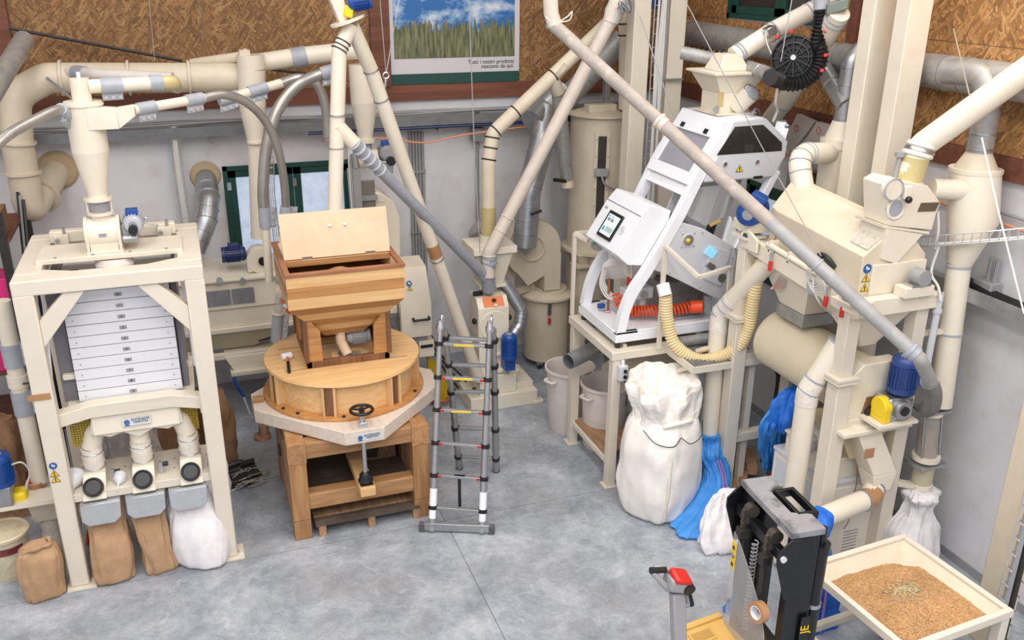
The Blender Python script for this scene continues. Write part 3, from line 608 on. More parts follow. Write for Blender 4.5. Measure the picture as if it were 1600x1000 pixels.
# airlock, sight glass and cyclone on the plate
ax, ay = -.755, 8.50; za = ZS+.035
al = T('rotary_airlock', 'cream rotary airlock with grey blue motor on top of sifter', 'airlock', (ax, ay, za))
za = ZS+.035
P('base_plate', M().box((ax-.15, ay-.15, za), (ax+.15, ay+.15, za+.02)), CREAM, al, bev=.004)
P('body', M().cyl((ax-.115, ay, za+.15), (ax+.115, ay, za+.15), .145, n=32).box((ax-.113, ay-.13, za+.02), (ax+.113, ay+.13, za+.15)), CREAM, al)
for s in (-1, 1): P('end_flange', M().cyl((ax+s*.115, ay, za+.15), (ax+s*.145, ay, za+.15), .155, n=32).box((ax+s*.118, ay-.145, za+.02), (ax+s*.142, ay+.145, za+.15)), CREAM, al, bev=.004)
P('neck', M().lathe((ax, ay, za+.26), (0, 0, 1), [(.085, 0), (.085, .06), (.11, .06), (.11, .085)], 28), CREAM, al)
P('maker_mark', M().box((ax-.03, ay-.148, za+.15), (ax+.03, ay-.143, za+.18)), MGREY, al)
P('gearbox', M().box((ax+.145, ay-.06, za+.07), (ax+.25, ay+.06, za+.22)).cyl((ax+.145, ay-.08, za+.1), (ax+.28, ay-.08, za+.1), .04, n=14), ALU, al, bev=.01)
mo = motor(al, (ax+.25, ay-.10, za+.22), (0, 1, 0), .085, .22, mat('silver_motor', (196, 198, 204), .35, .3, var=.05), (0, 0, 1), boxmt=BLUEM)
P('shaft_cap', M().cyl((ax+.25, ay-.16, za+.19), (ax+.25, ay-.09, za+.19), .04, n=18), BLACK, mo)
zs0 = za+.345
sg = P('sight_glass', M().shell((ax, ay, zs0-.005), (ax, ay, zs0+.10), .085, .006, 28), LTINT, al)
for s in (-1, 1): P('sight_rib', M().cyl((ax+s*.095, ay-.02, zs0-.005), (ax+s*.095, ay-.02, zs0+.11), .009, n=8), CREAM, sg)
zc = zs0+.10
cy = T('cyclone', 'cream cyclone with tall cone standing above the white tray sifter', 'cyclone', (ax, ay, zc))
P('flange', M().cyl((ax, ay, zc), (ax, ay, zc+.025), .115, n=28), CREAM, cy)
P('body', M().lathe((ax, ay, zc+.025), (0, 0, 1), [(.08, 0), (.08, .03), (.148, .40), (.148, .785), (.16, .785), (.16, .805)], 64), CREAM, cy, sm=7)
P('lid', M().cyl((ax, ay, zc+.83), (ax, ay, zc+.845), .15, n=32).cyl((ax, ay, zc+.845), (ax, ay, zc+1.03), .077, n=28), CREAM, cy)
P('top_bolt', M().cyl((ax, ay, zc+1.03), (ax, ay, zc+1.08), .016, n=8), WHITE, cy)
zi = zc+.62
P('inlet', M().hexa([(ax+.02, ay-.15, zi), (ax+.26, ay-.14, zi), (ax+.26, ay-.02, zi), (ax+.02, ay-.0, zi)], [(ax+.02, ay-.15, zi+.19), (ax+.26, ay-.14, zi+.17), (ax+.26, ay-.02, zi+.17), (ax+.02, ay-.0, zi+.19)]).hexa([(ax+.26, ay-.14, zi), (ax+.40, ay-.13, zi+.10), (ax+.40, ay-.04, zi+.10), (ax+.26, ay-.02, zi)], [(ax+.26, ay-.14, zi+.17), (ax+.40, ay-.13, zi+.19), (ax+.40, ay-.04, zi+.19), (ax+.26, ay-.02, zi+.17)]), CREAM, cy, bev=.006)
so = V((ax+.06, ay, zc+.96)); se = Y(270, 128, 8.62)
P('outlet', M().cyl(so, so+(se-so)*.2, .058, n=20), CREAM, cy)
o1 = pipe('suction_pipe', 'cream pipe with grey couplings from the top of left cyclone', [so+(se-so)*.2, so+(se-so)*.85], .056, CREAM, cpl=((0, .1, .17, (0, 0, -1)), (0, .92, .1, (0, .9, .2))))
P('clear_elbow', M().tube(bend([so+(se-so)*.84, se, se+V((.03, .3, -.08))], .09), .058, 18), AMBER, o1)
ip = V((ax+.39, ay-.085, zi+.145))
q1 = Y(318, 153, 8.75)
pipe('feed_pipe', 'thin cream pipe with grey couplings feeding the left cyclone', [ip, q1], .042, CREAM, cpl=((0, .17, .16, (0, -.2, -1)), (0, .86, .16, (0, -.2, -1))))
hs = smoothpath([q1, Y(350, 148, 8.85), Y(385, 160, 9.0), Y(415, 190, 9.15), Y(434, 232, 9.25), Y(444, 285, 9.35), Y(447, 335, 9.4)], 8)
O('clear_hose', M().tube(hs, .042, 14), HOSEC, 'translucent grey hose arching right from the left cyclone pipe', 'hose')
pipe('branch_pipe', 'thin cream pipe with couplings meeting grey hose near beam', [Y(345, 157, 9.9), Y(440, 130, 10.1)], .05, CREAM, cpl=((0, .12, .2, (0, -.2, -1)), (0, .6, .2, (0, -.2, -1))))
hs = smoothpath([Y(436, 131, 10.1), Y(468, 122, 10.1), Y(495, 132, 10.1), Y(508, 165, 10.1), Y(512, 215, 10.1)], 8); O('clear_hose', M().tube(hs, .05, 14), HOSEC, 'translucent hose bending down behind the Y pipe', 'hose')
hs = smoothpath([Y(522, 110, 9.7), Y(480, 124, 9.7), Y(450, 148, 9.7), Y(428, 185, 9.65), Y(415, 240, 9.6), Y(411, 300, 9.6), Y(413, 335, 9.6)], 8)
h = T('clear_hose', 'translucent hose rising beside cream column toward the Y pipe', 'hose', hs[-1]); P('tube', M().tube(hs, .058, 14), HOSEC, h); clampfit(h, hs[1], hs[2]-hs[1], .058, .2, (0, -.2, -1))
hs = smoothpath([(ax-.13, ay-.08, zi+.12), Y(90, 172, 8.3), Y(50, 190, 8.1), Y(10, 213, 7.9), Y(-30, 250, 7.7)], 8)
h = T('clear_hose', 'grey translucent hose leaving picture at left from the cyclone', 'hose', hs[-1]); P('tube', M().tube(hs, .042, 14), HOSEC, h); clampfit(h, hs[3], hs[4]-hs[3], .042, .14)
t = T('drop_pipe', 'vertical pipe with clear section and couplings left of wooden hopper', 'pipe', Y(432, 528, 9.4))
a = Y(447, 328, 9.4); e = Y(432, 528, 9.4); d = (e-a)
P('tube', M().cyl(a, a+d*.42, .05, n=18), CREAM, t); P('clear_section', M().cyl(a+d*.62, a+d*.8, .046, n=18), CLEAR, t)
clampfit(t, a+d*.06, d, .05, .24, (1, -.2, 0)); P('coupling', M().cyl(a+d*.42, a+d*.56, .058, n=18), GREYP, t); P('tube', M().cyl(a+d*.55, a+d*.63, .05, n=18), CREAM, t); clampfit(t, a+d*.92, d, .05, .3, (1, -.3, 0))
for u in (.62, .8): P('ring', M().cyl(a+d*(u-.008), a+d*(u+.008), .065, n=18), CREAM, t)
P('lower_tube', M().cyl(e, V((e.x, e.y, .9)), .045, n=14), CREAM, t)
t = T('drop_pipe', 'vertical pipe end of the hose beside cream column', 'pipe', Y(421, 440, 9.6)); a = Y(413, 328, 9.6); e = Y(421, 440, 9.6); clampfit(t, a+(e-a)*.1, e-a, .05, .22, (1, -.3, 0)); P('tube', M().cyl(a, e, .045, n=16), CREAM, t)
# ---- large cream duct
du = pipe('exhaust_duct', 'big cream duct along back wall ending at hole in wall', [Y(398, 121, 11.35), Y(72, 122, 11.35), Y(22, 150, 11.35), Y(28, 230, 11.35), Y(45, 318, 11.35)], .165, CREAMD, [.25, .3, .1], flanges=((0, .03), (0, .33), (0, .62), (0, .93), (2, .9), (3, .45)), n=28)
p = Y(46, 318, 11.35); P('tube', M().tube(bend([p+V((-.02, 0, .1)), p+V((0, 0, -.08)), Y(87, 268, 12.05)], .16), .165, 28), CREAMD, du)
flange(du, p+V((.12, .25, .01)), (Y(87, 268, 12.05)-p), .165, mt=CREAMD)
c = Y(88, 270, 11.98); O('foam_collar', M().lathe(c+V((.02, -.02, .03)), (0, 1, 0), [(.20, 0), (.235, .03), (.2, .05)], 18), mat('foam', (188, 166, 134), .9, bump=.6, bscale=20), 'tan foam ring around duct where it enters back wall', 'foam ring')
st = T('duct_hanger', 'dark steel rod bracket holding the big cream duct', 'bracket', Y(95, 140, 11.2)); P('rod', M().cyl(Y(73, 122, 11.15), Y(118, 158, 10.9), .016, n=8), STEEL, st)
wirerope('brace_rod', 'long dark steel rod crossing strand board behind the big duct', [Y(14, 44, 11.8), Y(285, 95, 11.7)], .02, DARK, 'rod'); wirerope('brace_rod', 'dark steel rod from big duct end towards the Y pipe', [Y(390, 105, 11.7), Y(480, 115, 11.6)], .018, DARK, 'rod')
pipe('galvanised_pipe', 'dusty galvanised pipe in upper left corner', [Y(38, 62, 11.2), Y(-25, 165, 9.9)], .10, GALVD)
# small clear pipe behind
pipe('clear_pipe', 'dusty clear pipe with a grey coupling in front of big duct', [Y(108, 112, 11.25), Y(150, 116, 10.9), Y(270, 122, 10.6)], .062, TUBP, cpl=((0, .42, .18, (0, 1, 0)),))
# galvanised segmented elbow at the wall, right of sifter
p = [Y(321, 276, 12.05), Y(326, 310, 11.4), Y(322, 345, 11.2), Y(303, 392, 11.1)]
du = pipe('galvanised_duct', 'segmented galvanised duct entering back wall beside green window', p, .13, GALV, .2, bands=((0, .6), (0, .98), (1, .5), (1, .98), (2, .3), (2, .62)), bmt=STEEL, n=24)
c = Y(321, 275, 11.98); O('foam_collar', M().lathe(c+V((0, -.02, 0)), (0, 1, 0), [(.17, 0), (.19, .03), (.16, .05)], 16), mat('foam_small', (192, 172, 140), .9, bump=.6, bscale=20), 'tan foam ring around galvanised duct beside green window', 'foam ring')
# wire mesh cable drop beside it
def meshtray(name, label, path, w, side, up, n, mt=WIREM, depth=.05, kind='cable tray'):
    t = T(name, label, kind, path[0]); b = M(); s = V(side).normalized(); u = V(up).normalized()
    for k in (-.5, -.17, .17, .5): b.tube([p+s*w*k for p in path], .005, 5)
    for k in (-.5, .5): b.tube([p+s*w*k+u*depth for p in path], .005, 5)
    L = [0]
    for a, c in zip(path, path[1:]): L.append(L[-1]+(c-a).length)
    for i in range(n):
        q = L[-1]*(i+.5)/n; j = 0
        while j < len(L)-2 and L[j+1] < q: j += 1
        p = path[j].lerp(path[j+1], (q-L[j])/(L[j+1]-L[j])); b.tube([p-s*w/2+u*depth, p-s*w/2, p+s*w/2, p+s*w/2+u*depth], .005, 5)
    P('wire_grid', b, mt, t); return t
pth = [Y(271, 195, 11.8), Y(278, 262, 11.8), Y(291, 350, 11.8)]
t = meshtray('mesh_tray', 'narrow wire mesh tray with white cables behind left cyclone', pth, .1, (1, 0, 0), (0, -1, 0), 14)
b = M()
for k in range(3): b.tube(smoothpath([p+V((.02*k-.02, -.02, 0)) for p in pth], 5), .012, 6)
P('cables', b, WIREW, t)
O('cable', M().tube(smoothpath([V((ax+.36, ay+.02, za+.25)), Y(225, 348, 8.7), Y(255, 351, 9.2), Y(290, 340, 11.6)], 8), .008, 6), WIREW, 'white cable running from the airlock motor to mesh tray', 'cable')
for pxy in ((232, 150), (240, 120)): pass
wirerope('hanging_wire', 'thin wire hanging in front of upper left strand board', [Y(230, -30, 10.5), Y(242, 95, 10.5)], .004); 
# ---- bags under the sifter
def P3(px, py, z): return Z(px, py, z)
cyy = 7.97
b = sack([(-1.08, cyy-.06, 0, .135, .085, 4, .1), (-1.08, cyy-.06, .06, .165, .13, 3.4, .1), (-1.07, cyy-.03, .36, .185, .15, 3, .1), (-1.08, cyy+.02, .6, .165, .09, 2.6, .1), (-1.09, cyy+.05, .84, .14, .035, 2.4, .05)], seed=1, wr=.018, fold=6)
O('paper_bag', b, KRAFT, 'brown paper bag clamped under leftmost sifter outlet', 'bag', 'bags filling under the sifter', sm=60)
b = sack([(-.67, cyy-.05, 0, .115, .09, 4, .15), (-.67, cyy-.05, .06, .135, .11, 3.6, .15), (-.69, cyy-.03, .3, .135, .11, 3, .12), (-.72, cyy, .55, .14, .08, 2.6, .1), (-.71, cyy+.05, .84, .14, .035, 2.4, .05)], seed=2, wr=.018, fold=6)
O('paper_bag', b, KRAFT, 'narrow brown paper bag clamped under middle sifter outlet', 'bag', 'bags filling under the sifter', sm=60)
b = sack([(-.27, cyy-.06, 0, .19, .13, 2.8, -.45), (-.28, cyy-.05, .05, .25, .18, 2.6, -.45), (-.30, cyy-.02, .24, .275, .20, 2.5, -.35), (-.32, cyy+.0, .46, .245, .16, 2.3, -.15), (-.34, cyy+.03, .66, .19, .09, 2.2, 0), (-.34, cyy+.06, .84, .14, .035, 2.2, 0)], seed=3, wr=.016, fold=16)
O('woven_sack', b, WSACK, 'full white woven sack clamped under rightmost sifter outlet', 'bag', 'bags filling under the sifter', sm=60)
# bag on the floor + bucket
c = Z(78, 905, 0); cx, cyy = -1.66, 7.87
b = sack([(cx, cyy, 0, .13, .1, 3.4, .1), (cx, cyy, .05, .165, .14, 3.2, .1), (cx, cyy, .36, .17, .15, 3, .1), (cx, cyy, .47, .16, .13, 2.8, .15), (cx-.01, cyy, .53, .12, .07, 2.2, .3), (cx-.02, cyy, .56, .1, .03, 2, .5)], seed=5, wr=.02, fold=8)
t = T('paper_bag', 'closed brown paper bag beside white bucket at lower left', 'bag', (cx, cyy, 0)); P('bag', b, KRAFT, t, sm=60)
P('rolled_top', M().tube(smoothpath([(cx-.12, cyy-.06, .5), (cx-.05, cyy-.1, .54), (cx+.04, cyy-.09, .55), (cx+.11, cyy-.04, .54), (cx+.1, cyy+.02, .57)], 5), [.02+.008*math.sin(i) for i in range(21)], 8), KRAFT, t)
cx, cyy = -2.0, 8.32
bk = T('bucket', 'dirty white plastic bucket with a lid at left edge', 'bucket', (cx, cyy, 0))
P('body', M().lathe((cx, cyy, 0), (0, 0, 1), [(.16, 0), (.165, .01), (.195, .40), (.20, .43)], 36), mat('dirty_bucket', (222, 212, 182), .5, var=.08, scale=8, dust=.6, dustc=(188, 164, 120)), bk)
P('lid', M().lathe((cx, cyy, .43), (0, 0, 1), [(.215, 0), (.22, .015), (.22, .035), (.205, .045), (.19, .03), (.0, .03)], 36), mat('dirty_lid', (220, 208, 180), .5, var=.06, scale=8, dust=.5, dustc=(188, 160, 116)), bk)
b = M(); aa = [-2.2+.12*i for i in range(14)]; b.grid([[V((cx+(.194+.006*k)*math.cos(a), cyy+(.194+.006*k)*math.sin(a), .30+.075*k)) for a in aa] for k in (0, 1)]); P('label', b, mat('maroon_label', (130, 60, 62), .5, var=.3, scale=14), bk, 'maroon printed band')
# funnels on the shelf
def funnel(label, c, r, L):
    c = V(c); d = V((-.12, -.55, -.25)).normalized(); t = T('funnel', label, 'funnel', (c.x, c.y, zsh)); a = c
    P('cone', M().lathe(a-d*L*.25, d, [(r, 0), (r, .012), (r*.98, .05), (r*.95, .07), (r*.2, L*.62), (r*.12, L)], 28), MILKY, t)
funnel('large white plastic funnel lying on the sifter shelf', (-1.29, 8.07, zsh+.07), .09, .26); funnel('small white plastic funnel on the shelf between two black ports', (-.91, 8.0, zsh+.045), .055, .18)
# ---- things behind and left of the sifter
O('broom_handle', M().cyl(Z(100, 770, .02) if False else (-1.36, 8.52, .02), (-1.10, 9.5, 1.35), .016, n=10), RED, 'red broom handle leaning behind the sifter left leg', 'broom', loc=(-1.36, 8.52, 0))
for lab, cc, w, d, h, sd, mt_ in (('crumpled brown paper bags standing behind right part of sifter', (-.16, 9.75, 0), .34, .2, .95, 11, KRAFTD), ('smaller brown paper bag leaning behind the middle sleeve', (-.62, 9.5, 0), .2, .15, .72, 12, KRAFTD), ('low brown paper bag behind the left front leg of sifter', (-1.25, 9.2, 0), .16, .12, .45, 13, KRAFTD)):
    x_, y_, _ = cc; O('paper_bag', sack([(x_, y_, 0, w*.9, d*.9, 4, 0), (x_, y_, h*.3, w, d, 3.2, 0), (x_, y_, h*.75, w*.95, d*.8, 3, .05), (x_-.02, y_, h, w*.7, d*.25, 2.4, .1)], seed=sd, wr=.03, fold=7), mt_, lab, 'bag', sm=60)
x_, y_ = -.88, 9.3; O('plastic_bag', sack([(x_, y_, 0, .25, .2, 2.6, 0), (x_, y_, .4, .28, .2, 2.4, 0), (x_, y_, .8, .26, .14, 2.3, .1), (x_, y_, 1.05, .2, .05, 2, .2)], seed=15, wr=.035, fold=12), mat('crumpled_film', (198, 192, 190), .35, var=.1, scale=14), 'crumpled clear plastic bag behind the sifter sleeves', 'bag', sm=60)
# left neighbour machine: pipe, couplings, gearmotor
lp = T('outlet_machine', 'partly visible cream machine with blue gearmotor at left edge', 'machine', (-2.0, 8.55, 0))
a = Y(2, 470, 8.6); e = Y(62, 752, 8.6); d = e-a
P('pipe', M().cyl(a, e, .075, n=20), CREAM, lp); clampfit(lp, a+d*.28, d, .075, .22, (1, -.3, 0)); clampfit(lp, a+d*.54, d, .075, .24, (1, -.3, 0))
P('valve_ring', M().cyl(a+d*.39, a+d*.45, .09, n=20), CREAM, lp); P('valve_handle', M().tube([a+d*.42+V((.05, -.1, 0)), a+d*.42+V((.22, -.1, .0))], .01, 8), BLACK, lp)
c = Y(62, 762, 8.6); P('top_plate', M().box((c.x-.14, c.y-.16, c.z-.02), (c.x+.2, c.y+.2, c.z)), CREAM, lp, bev=.004); P('throat', M().hexa([(c.x-.08, c.y-.12, c.z-.30), (c.x+.14, c.y-.12, c.z-.30), (c.x+.14, c.y+.12, c.z-.30), (c.x-.08, c.y+.12, c.z-.30)], [(c.x-.12, c.y-.15, c.z-.02), (c.x+.18, c.y-.15, c.z-.02), (c.x+.18, c.y+.17, c.z-.02), (c.x-.12, c.y+.17, c.z-.02)]), CREAM, lp)
P('sleeve', M().lathe((c.x+.03, c.y, 0), (0, 0, 1), [(.09, 0), (.095, c.z-.5), (.085, c.z-.45), (.1, c.z-.4), (.09, c.z-.3)], 22), FABRIC, lp)
mc = Y(2, 752, 8.35); motor(lp, mc+V((0, 0, .28)), (0, 0, -1), .115, .3, BLUEM, (-1, 0, 0)); 
P('gearbox', M().obox(mc+V((-.02, 0, -.12)), (.1, 0, 0), (0, .1, 0), (0, 0, .1)), ALU, lp, bev=.015); c2 = Y(32, 777, 8.4); P('yellow_cover', M().obox(c2, (.065, 0, 0), (0, .08, 0), (0, 0, .085)), YEL, lp, bev=.03)
P('motor_bracket', M().box((mc.x-.3, 8.25, mc.z-.26), (mc.x+.42, 8.5, mc.z-.22)), CREAM, lp)
O('cable', M().tube(smoothpath([mc+V((.1, -.02, .16)), mc+V((.2, -.02, .17)), mc+V((.24, 0, .05)), mc+V((.18, 0, -.12))], 6), .008, 6), WIREW, 'short white cable looping from the blue gearmotor at left', 'cable')
tc_ = Y(58, 750, 8.42); tc_ = V((c.x-.02, c.y-.05, c.z)); t = T('tape_roll', 'brown tape roll holding a red pen, on cream plate', 'tape', tc_); P('roll', M().lathe(tc_, (0, 0, 1), [(.045, 0), (.065, 0), (.065, .09), (.045, .09), (.045, 0)], 24), TAPE, t); P('core', M().shell(tc_, tc_+V((0, 0, .091)), .045, .004, 24), WHITE, t)
O('pen', M().cyl(tc_+V((-.02, 0, .01)), tc_+V((-.05, -.01, .13)), .012, n=8), RED, 'red pen standing in the tape roll', 'pen')
# shelf with bundles far left
rk = T('storage_rack', 'dark storage rack with slotted uprights at far left edge', 'rack', (-2.3, 10.4, 0))
for xx, yy in ((-1.86, 10.2), (-1.78, 11.3), (-2.6, 10.2), (-2.6, 11.3)): P('upright', M().box((xx-.04, yy-.04, 0), (xx+.04, yy+.04, 3.0)), PLGREY if xx < -2 else DARK, rk)
for z in (.5, 1.25, 2.0, 2.7): P('rack_shelf', M().box((-2.62, 10.18, z), (-1.80, 11.32, z+.04)), DARKW, rk)
for k, (z, mt_, lab, w) in enumerate(((2.04, MAGENTA, 'bright pink bundle on rack shelf at left edge', .3), (1.29, MAGENTA, 'dark pink bundle on the lower rack shelf at left edge', .34), (2.74, CARD, 'brown carton on top rack shelf', .36))):
    O('carton', M().box((-2.35, 10.2, z), (-2.35+w+.15, 10.6, z+.28)), mt_, lab, 'carton', bev=.01, loc=(-2.1, 10.4, z))
for k in range(3): O('hose', M().tube(smoothpath([(-1.80+.05*k, 11.2-.2*k, 3.0), (-1.80+.05*k, 10.8-.2*k, 2.2), (-1.72+.05*k, 10.4-.2*k, 1.2), (-1.7+.05*k, 10.2-.2*k, .02)], 8), .02, 8), BLACK if k != 1 else MGREY, ('black hose hanging along the rack beside sifter', 'grey hose hanging between two black hoses by rack', 'front black hose hanging along rack')[k], 'hose')
c = Z(20, 735, 0); x_, y_ = -2.35, 9.7
t = T('pallet', 'low wooden pallet under the big brown sack at left', 'pallet', (x_, y_, 0))
for k in range(3): P('runner', M().box((x_-.5, y_-.4+.36*k, 0), (x_+.42, y_-.32+.36*k, .1)), RAWW, t)
for k in range(6): P('slat', M().box((x_-.5+.16*k, y_-.42, .1), (x_-.38+.16*k, y_+.42, .125)), RAWW, t)
O('paper_sack', sack([(x_, y_, .125, .36, .3, 3.6, 0), (x_, y_, .35, .4, .34, 3.2, 0), (x_, y_, .75, .38, .32, 3, 0), (x_, y_, .95, .3, .22, 2.4, 0)], seed=21, wr=.04, fold=9), KRAFTD, 'big brown paper sack on pallet at left edge', 'sack', sm=60)
# debris behind right leg
d0 = Z(385, 755, 0)
t = T('mop_head', 'grey cotton mop on a dark tray lying behind sifter leg', 'mop', d0)
P('tray', M().obox(d0+V((-.05, .05, .05)), (.2, .05, 0), (-.03, .12, 0), (0, 0, .05)), DARK, t, bev=.01)
b = M()
for k in range(46):
    a = random.uniform(-.8, 2.2); s = d0+V((random.uniform(-.15, .22), random.uniform(-.15, .12), .02+random.random()*.08)); b.tube(smoothpath([s, s+V((math.cos(a)*.09, math.sin(a)*.05, .02)), s+V((math.cos(a+1)*.16, math.sin(a+1)*.09, -.01 if s.z > .05 else .0))], 3), .006, 5)
P('cotton_strands', b, mat('mop_cotton', (176, 168, 158), .9), t)['kind'] = 'stuff'
c = Z(362, 735, 0); O('power_tool', M().cyl(c+V((-.05, 0, .06)), c+V((.14, .02, .08)), .045, .03, 12).obox(c+V((.18, -.02, .05)), (.08, .02, 0), (0, .05, 0), (0, 0, .04)), DARK, 'dark metal tool lying on floor behind right sifter leg', 'tool')
O('plastic_bag', sack([(d0.x-.32, d0.y-.2, 0, .12, .1, 2.4, 0), (d0.x-.32, d0.y-.2, .2, .14, .1, 2.2, 0), (d0.x-.3, d0.y-.15, .42, .08, .04, 2, .2)], seed=23, wr=.03), WSACK, 'small white plastic bag on floor beside right sifter leg', 'bag', sm=60)
# ================================================================== stone mill
mx0, mx1, my0, my1 = .59, 1.99, 7.94, 9.34
ml = T('stone_mill', 'large wooden stone flour mill with striped hopper and pale granite slab', 'mill', ((mx0+mx1)/2, (my0+my1)/2, 0))
L_ = .17
for xx in (mx0, mx1-L_):
    for yy in (my0, my1-L_):
        l = P('leg', M().box((xx, yy, .22), (xx+L_, yy+L_, 1.09)), OAKZ, ml, bev=.006); P('leg_foot', M().box((xx-.0, yy-.0, 0), (xx+L_, yy+L_, .215)), OAKZ, l, bev=.006)
        P('end_grain_block', M().box((xx-.005, yy-.005, .86), (xx+L_+.005, yy+L_+.005, 1.075)), OAKY, l, bev=.004)
for yy in (my0+.01, my1-.15):
    P('lower_rail', M().box((mx0+L_, yy, .33), (mx1-L_, yy+.14, .5)), OAK, ml, bev=.006); P('upper_rail', M().box((mx0+L_, yy, .90), (mx1-L_, yy+.14, 1.07)), OAK, ml, bev=.006)
for xx in (mx0+.01, mx1-.15):
    P('lower_rail', M().box((xx, my0+L_, .28), (xx+.14, my1-L_, .45)), OAKY, ml, bev=.006); P('upper_rail', M().box((xx, my0+L_, .90), (xx+.14, my1-L_, 1.07)), OAKY, ml, bev=.006)
    for k in range(3): P('side_board', M().box((xx-.01, my0+L_+.02+.35*k, .12), (xx+.02, my0+L_+.33+.35*k, .86)), RAWW, ml, bev=.004)
P('floor_board', M().box((mx0+.14, my0+.14, .34), (mx1-.14, my1-.14, .37)), mat('dusty_dark_board', (84, 72, 62), .8, var=.15, dust=.4, dustc=(120, 108, 94)), ml)
P('back_crate', M().box((mx1-.6, my0+.7, .37), (mx1-.2, my1-.2, .80)), RAWW, ml, bev=.004)
P('back_rail_brace', M().beam((mx0+.9, my0+.6, .5), (mx1-.2, my1-.2, .85), .12), bpy.data.materials['dusty_dark_board'], ml)
cx, cy_ = 1.315, 8.72; z0, z1 = 1.085, 1.225; w, s_ = .965, .19
oc = [(w, -s_), (w, s_), (s_, w), (-s_, w), (-w, s_), (-w, -s_), (-s_, -w), (s_, -w)]
P('granite_slab', M().prism([(cx+a, cy_+c, z0) for a, c in oc], (0, 0, z1-z0)), STONE, ml, bev=.006)
logo(ml, Y(576, 682, cy_-w-.002), (1, 0, 0), (0, 0, 1), .24)
dx, dy = 1.305, 8.80; R = .785
P('base_ring', M().lathe((dx, dy, z1), (0, 0, 1), [(R+.045, 0), (R+.05, .02), (R+.045, .035), (R-.1, .035)], 72), HONEY, ml)
P('drum_wall', M().cyl((dx, dy, z1+.03), (dx, dy, 1.57), R-.07, n=72), ASH, ml)
for k in range(7):
    a = math.radians(-110.1+360/7*k); d = V((math.cos(a), math.sin(a), 0)); sd = V((-d.y, d.x, 0))
    P('walnut_strip', M().obox(V((dx, dy, (z1+.035+1.57)/2))+d*(R-.045), d*.03, sd*.042, V((0, 0, .155))), WALNUT, ml)
    for s in (-1, 1): P('drum_rib', M().obox(V((dx, dy, (z1+.035+1.57)/2))+d*(R-.04)+sd*s*.056, d*.045, sd*.012, V((0, 0, .155))), ASHZ, ml)
P('drum_lid', M().lathe((dx, dy, 1.57), (0, 0, 1), [(R+.0, 0), (R+.015, .012), (R+.01, .04), (0, .04)], 80), ASH, ml)
for xx in (-.3, .28): P('lid_seam', M().box((dx-.62, dy+xx-.004, 1.6095), (dx+.62, dy+xx+.004, 1.6115)), WALNUT, ml)
b = M()
for a in (-2.6, -1.75, -.6, -2.35): b.cyl((dx+math.cos(a)*(R+.01), dy+math.sin(a)*(R+.01), z1+.035), (dx+math.cos(a)*(R+.01), dy+math.sin(a)*(R+.01), z1+.05), .018, n=8)
P('ring_bolts', b, DARK, ml)
P('wood_block', M().obox((dx-R-.11, dy-.1, z1+.03), (.05, 0, 0), (0, .03, 0), (0, 0, .03)), OAK, ml)
P('copper_foot', M().cyl((.42, 8.45, .98), (.42, 8.45, z0), .05, n=18).cyl((.40, 8.43, .95), (.40, 8.43, .985), .085, n=20), mat('rusty_foot', (112, 84, 66), .55, .3), ml)
# hopper stand on the lid
sx0, sx1, sy0, sy1, sz = .905, 1.74, 8.49, 9.32, 1.612
for a, c in (((sx0, sy0), (sx1, sy0+.05)), ((sx0, sy1-.05), (sx1, sy1)), ((sx0, sy0), (sx0+.05, sy1)), ((sx1-.05, sy0), (sx1, sy1))):
    P('stand_sill', M().box((*a, sz), (*c, sz+.07)), WALNUT, ml, bev=.004)
hz0, hz1 = 1.98, 2.29
for (xx, yy, sxn, syn) in ((sx0, sy0, 1, 1), (sx1, sy0, -1, 1), (sx0, sy1, 1, -1), (sx1, sy1, -1, -1)):
    P('stand_board', M().prism([(xx, yy, sz+.07), (xx+sxn*.16, yy, sz+.07), (xx+sxn*.15, yy, hz0+.02), (xx, yy, hz1-.1)], (0, syn*.035, 0)), HONEY, ml, bev=.003)
    P('stand_board', M().prism([(xx, yy+syn*.035, sz+.07), (xx, yy+syn*.22, sz+.07), (xx, yy+syn*.2, hz0+.02), (xx, yy+syn*.035, hz1-.1)], (sxn*.035, 0, 0)), HONEY, ml, bev=.003)
    P('corner_post', M().obox((xx, yy, (sz+.07+hz1-.1)/2), (.022, 0, 0), (0, .022, 0), (0, 0, (hz1-.1-sz-.07)/2)), WALNUT, ml)
def sqring(b, x0, x1, y0, y1, za, X0, X1, Y0, Y1, zb, t=.03):
    lo = [(x0, y0), (x1, y0), (x1, y1), (x0, y1)]; hi = [(X0, Y0), (X1, Y0), (X1, Y1), (X0, Y1)]
    sg = [(1, 1), (-1, 1), (-1, -1), (1, -1)]
    for i in range(4):
        j = (i+1) % 4
        o = lambda p, z: (p[0], p[1], z); n_ = lambda p, k, z: (p[0]+sg[k][0]*t, p[1]+sg[k][1]*t, z)
        b.hexa([o(lo[i], za), o(lo[j], za), n_(lo[j], j, za), n_(lo[i], i, za)], [o(hi[i], zb), o(hi[j], zb), n_(hi[j], j, zb), n_(hi[i], i, zb)])
    return b
hx0, hx1, hy0, hy1 = .752, 1.884, 8.31, 9.46
zr = 2.64; hb = 2.315
for k in range(3):
    a = hb+(zr-hb)*k/3; c = hb+(zr-hb)*(k+1)/3; P('hopper_course', sqring(M(), hx0, hx1, hy0, hy1, a+.0005, hx0, hx1, hy0, hy1, c), (ASH, HONEY, ASH)[k], ml)
bx0_, bx1_, by0_, by1_ = 1.13, 1.51, 8.70, 9.08; zb0 = 1.86; n_ = 5
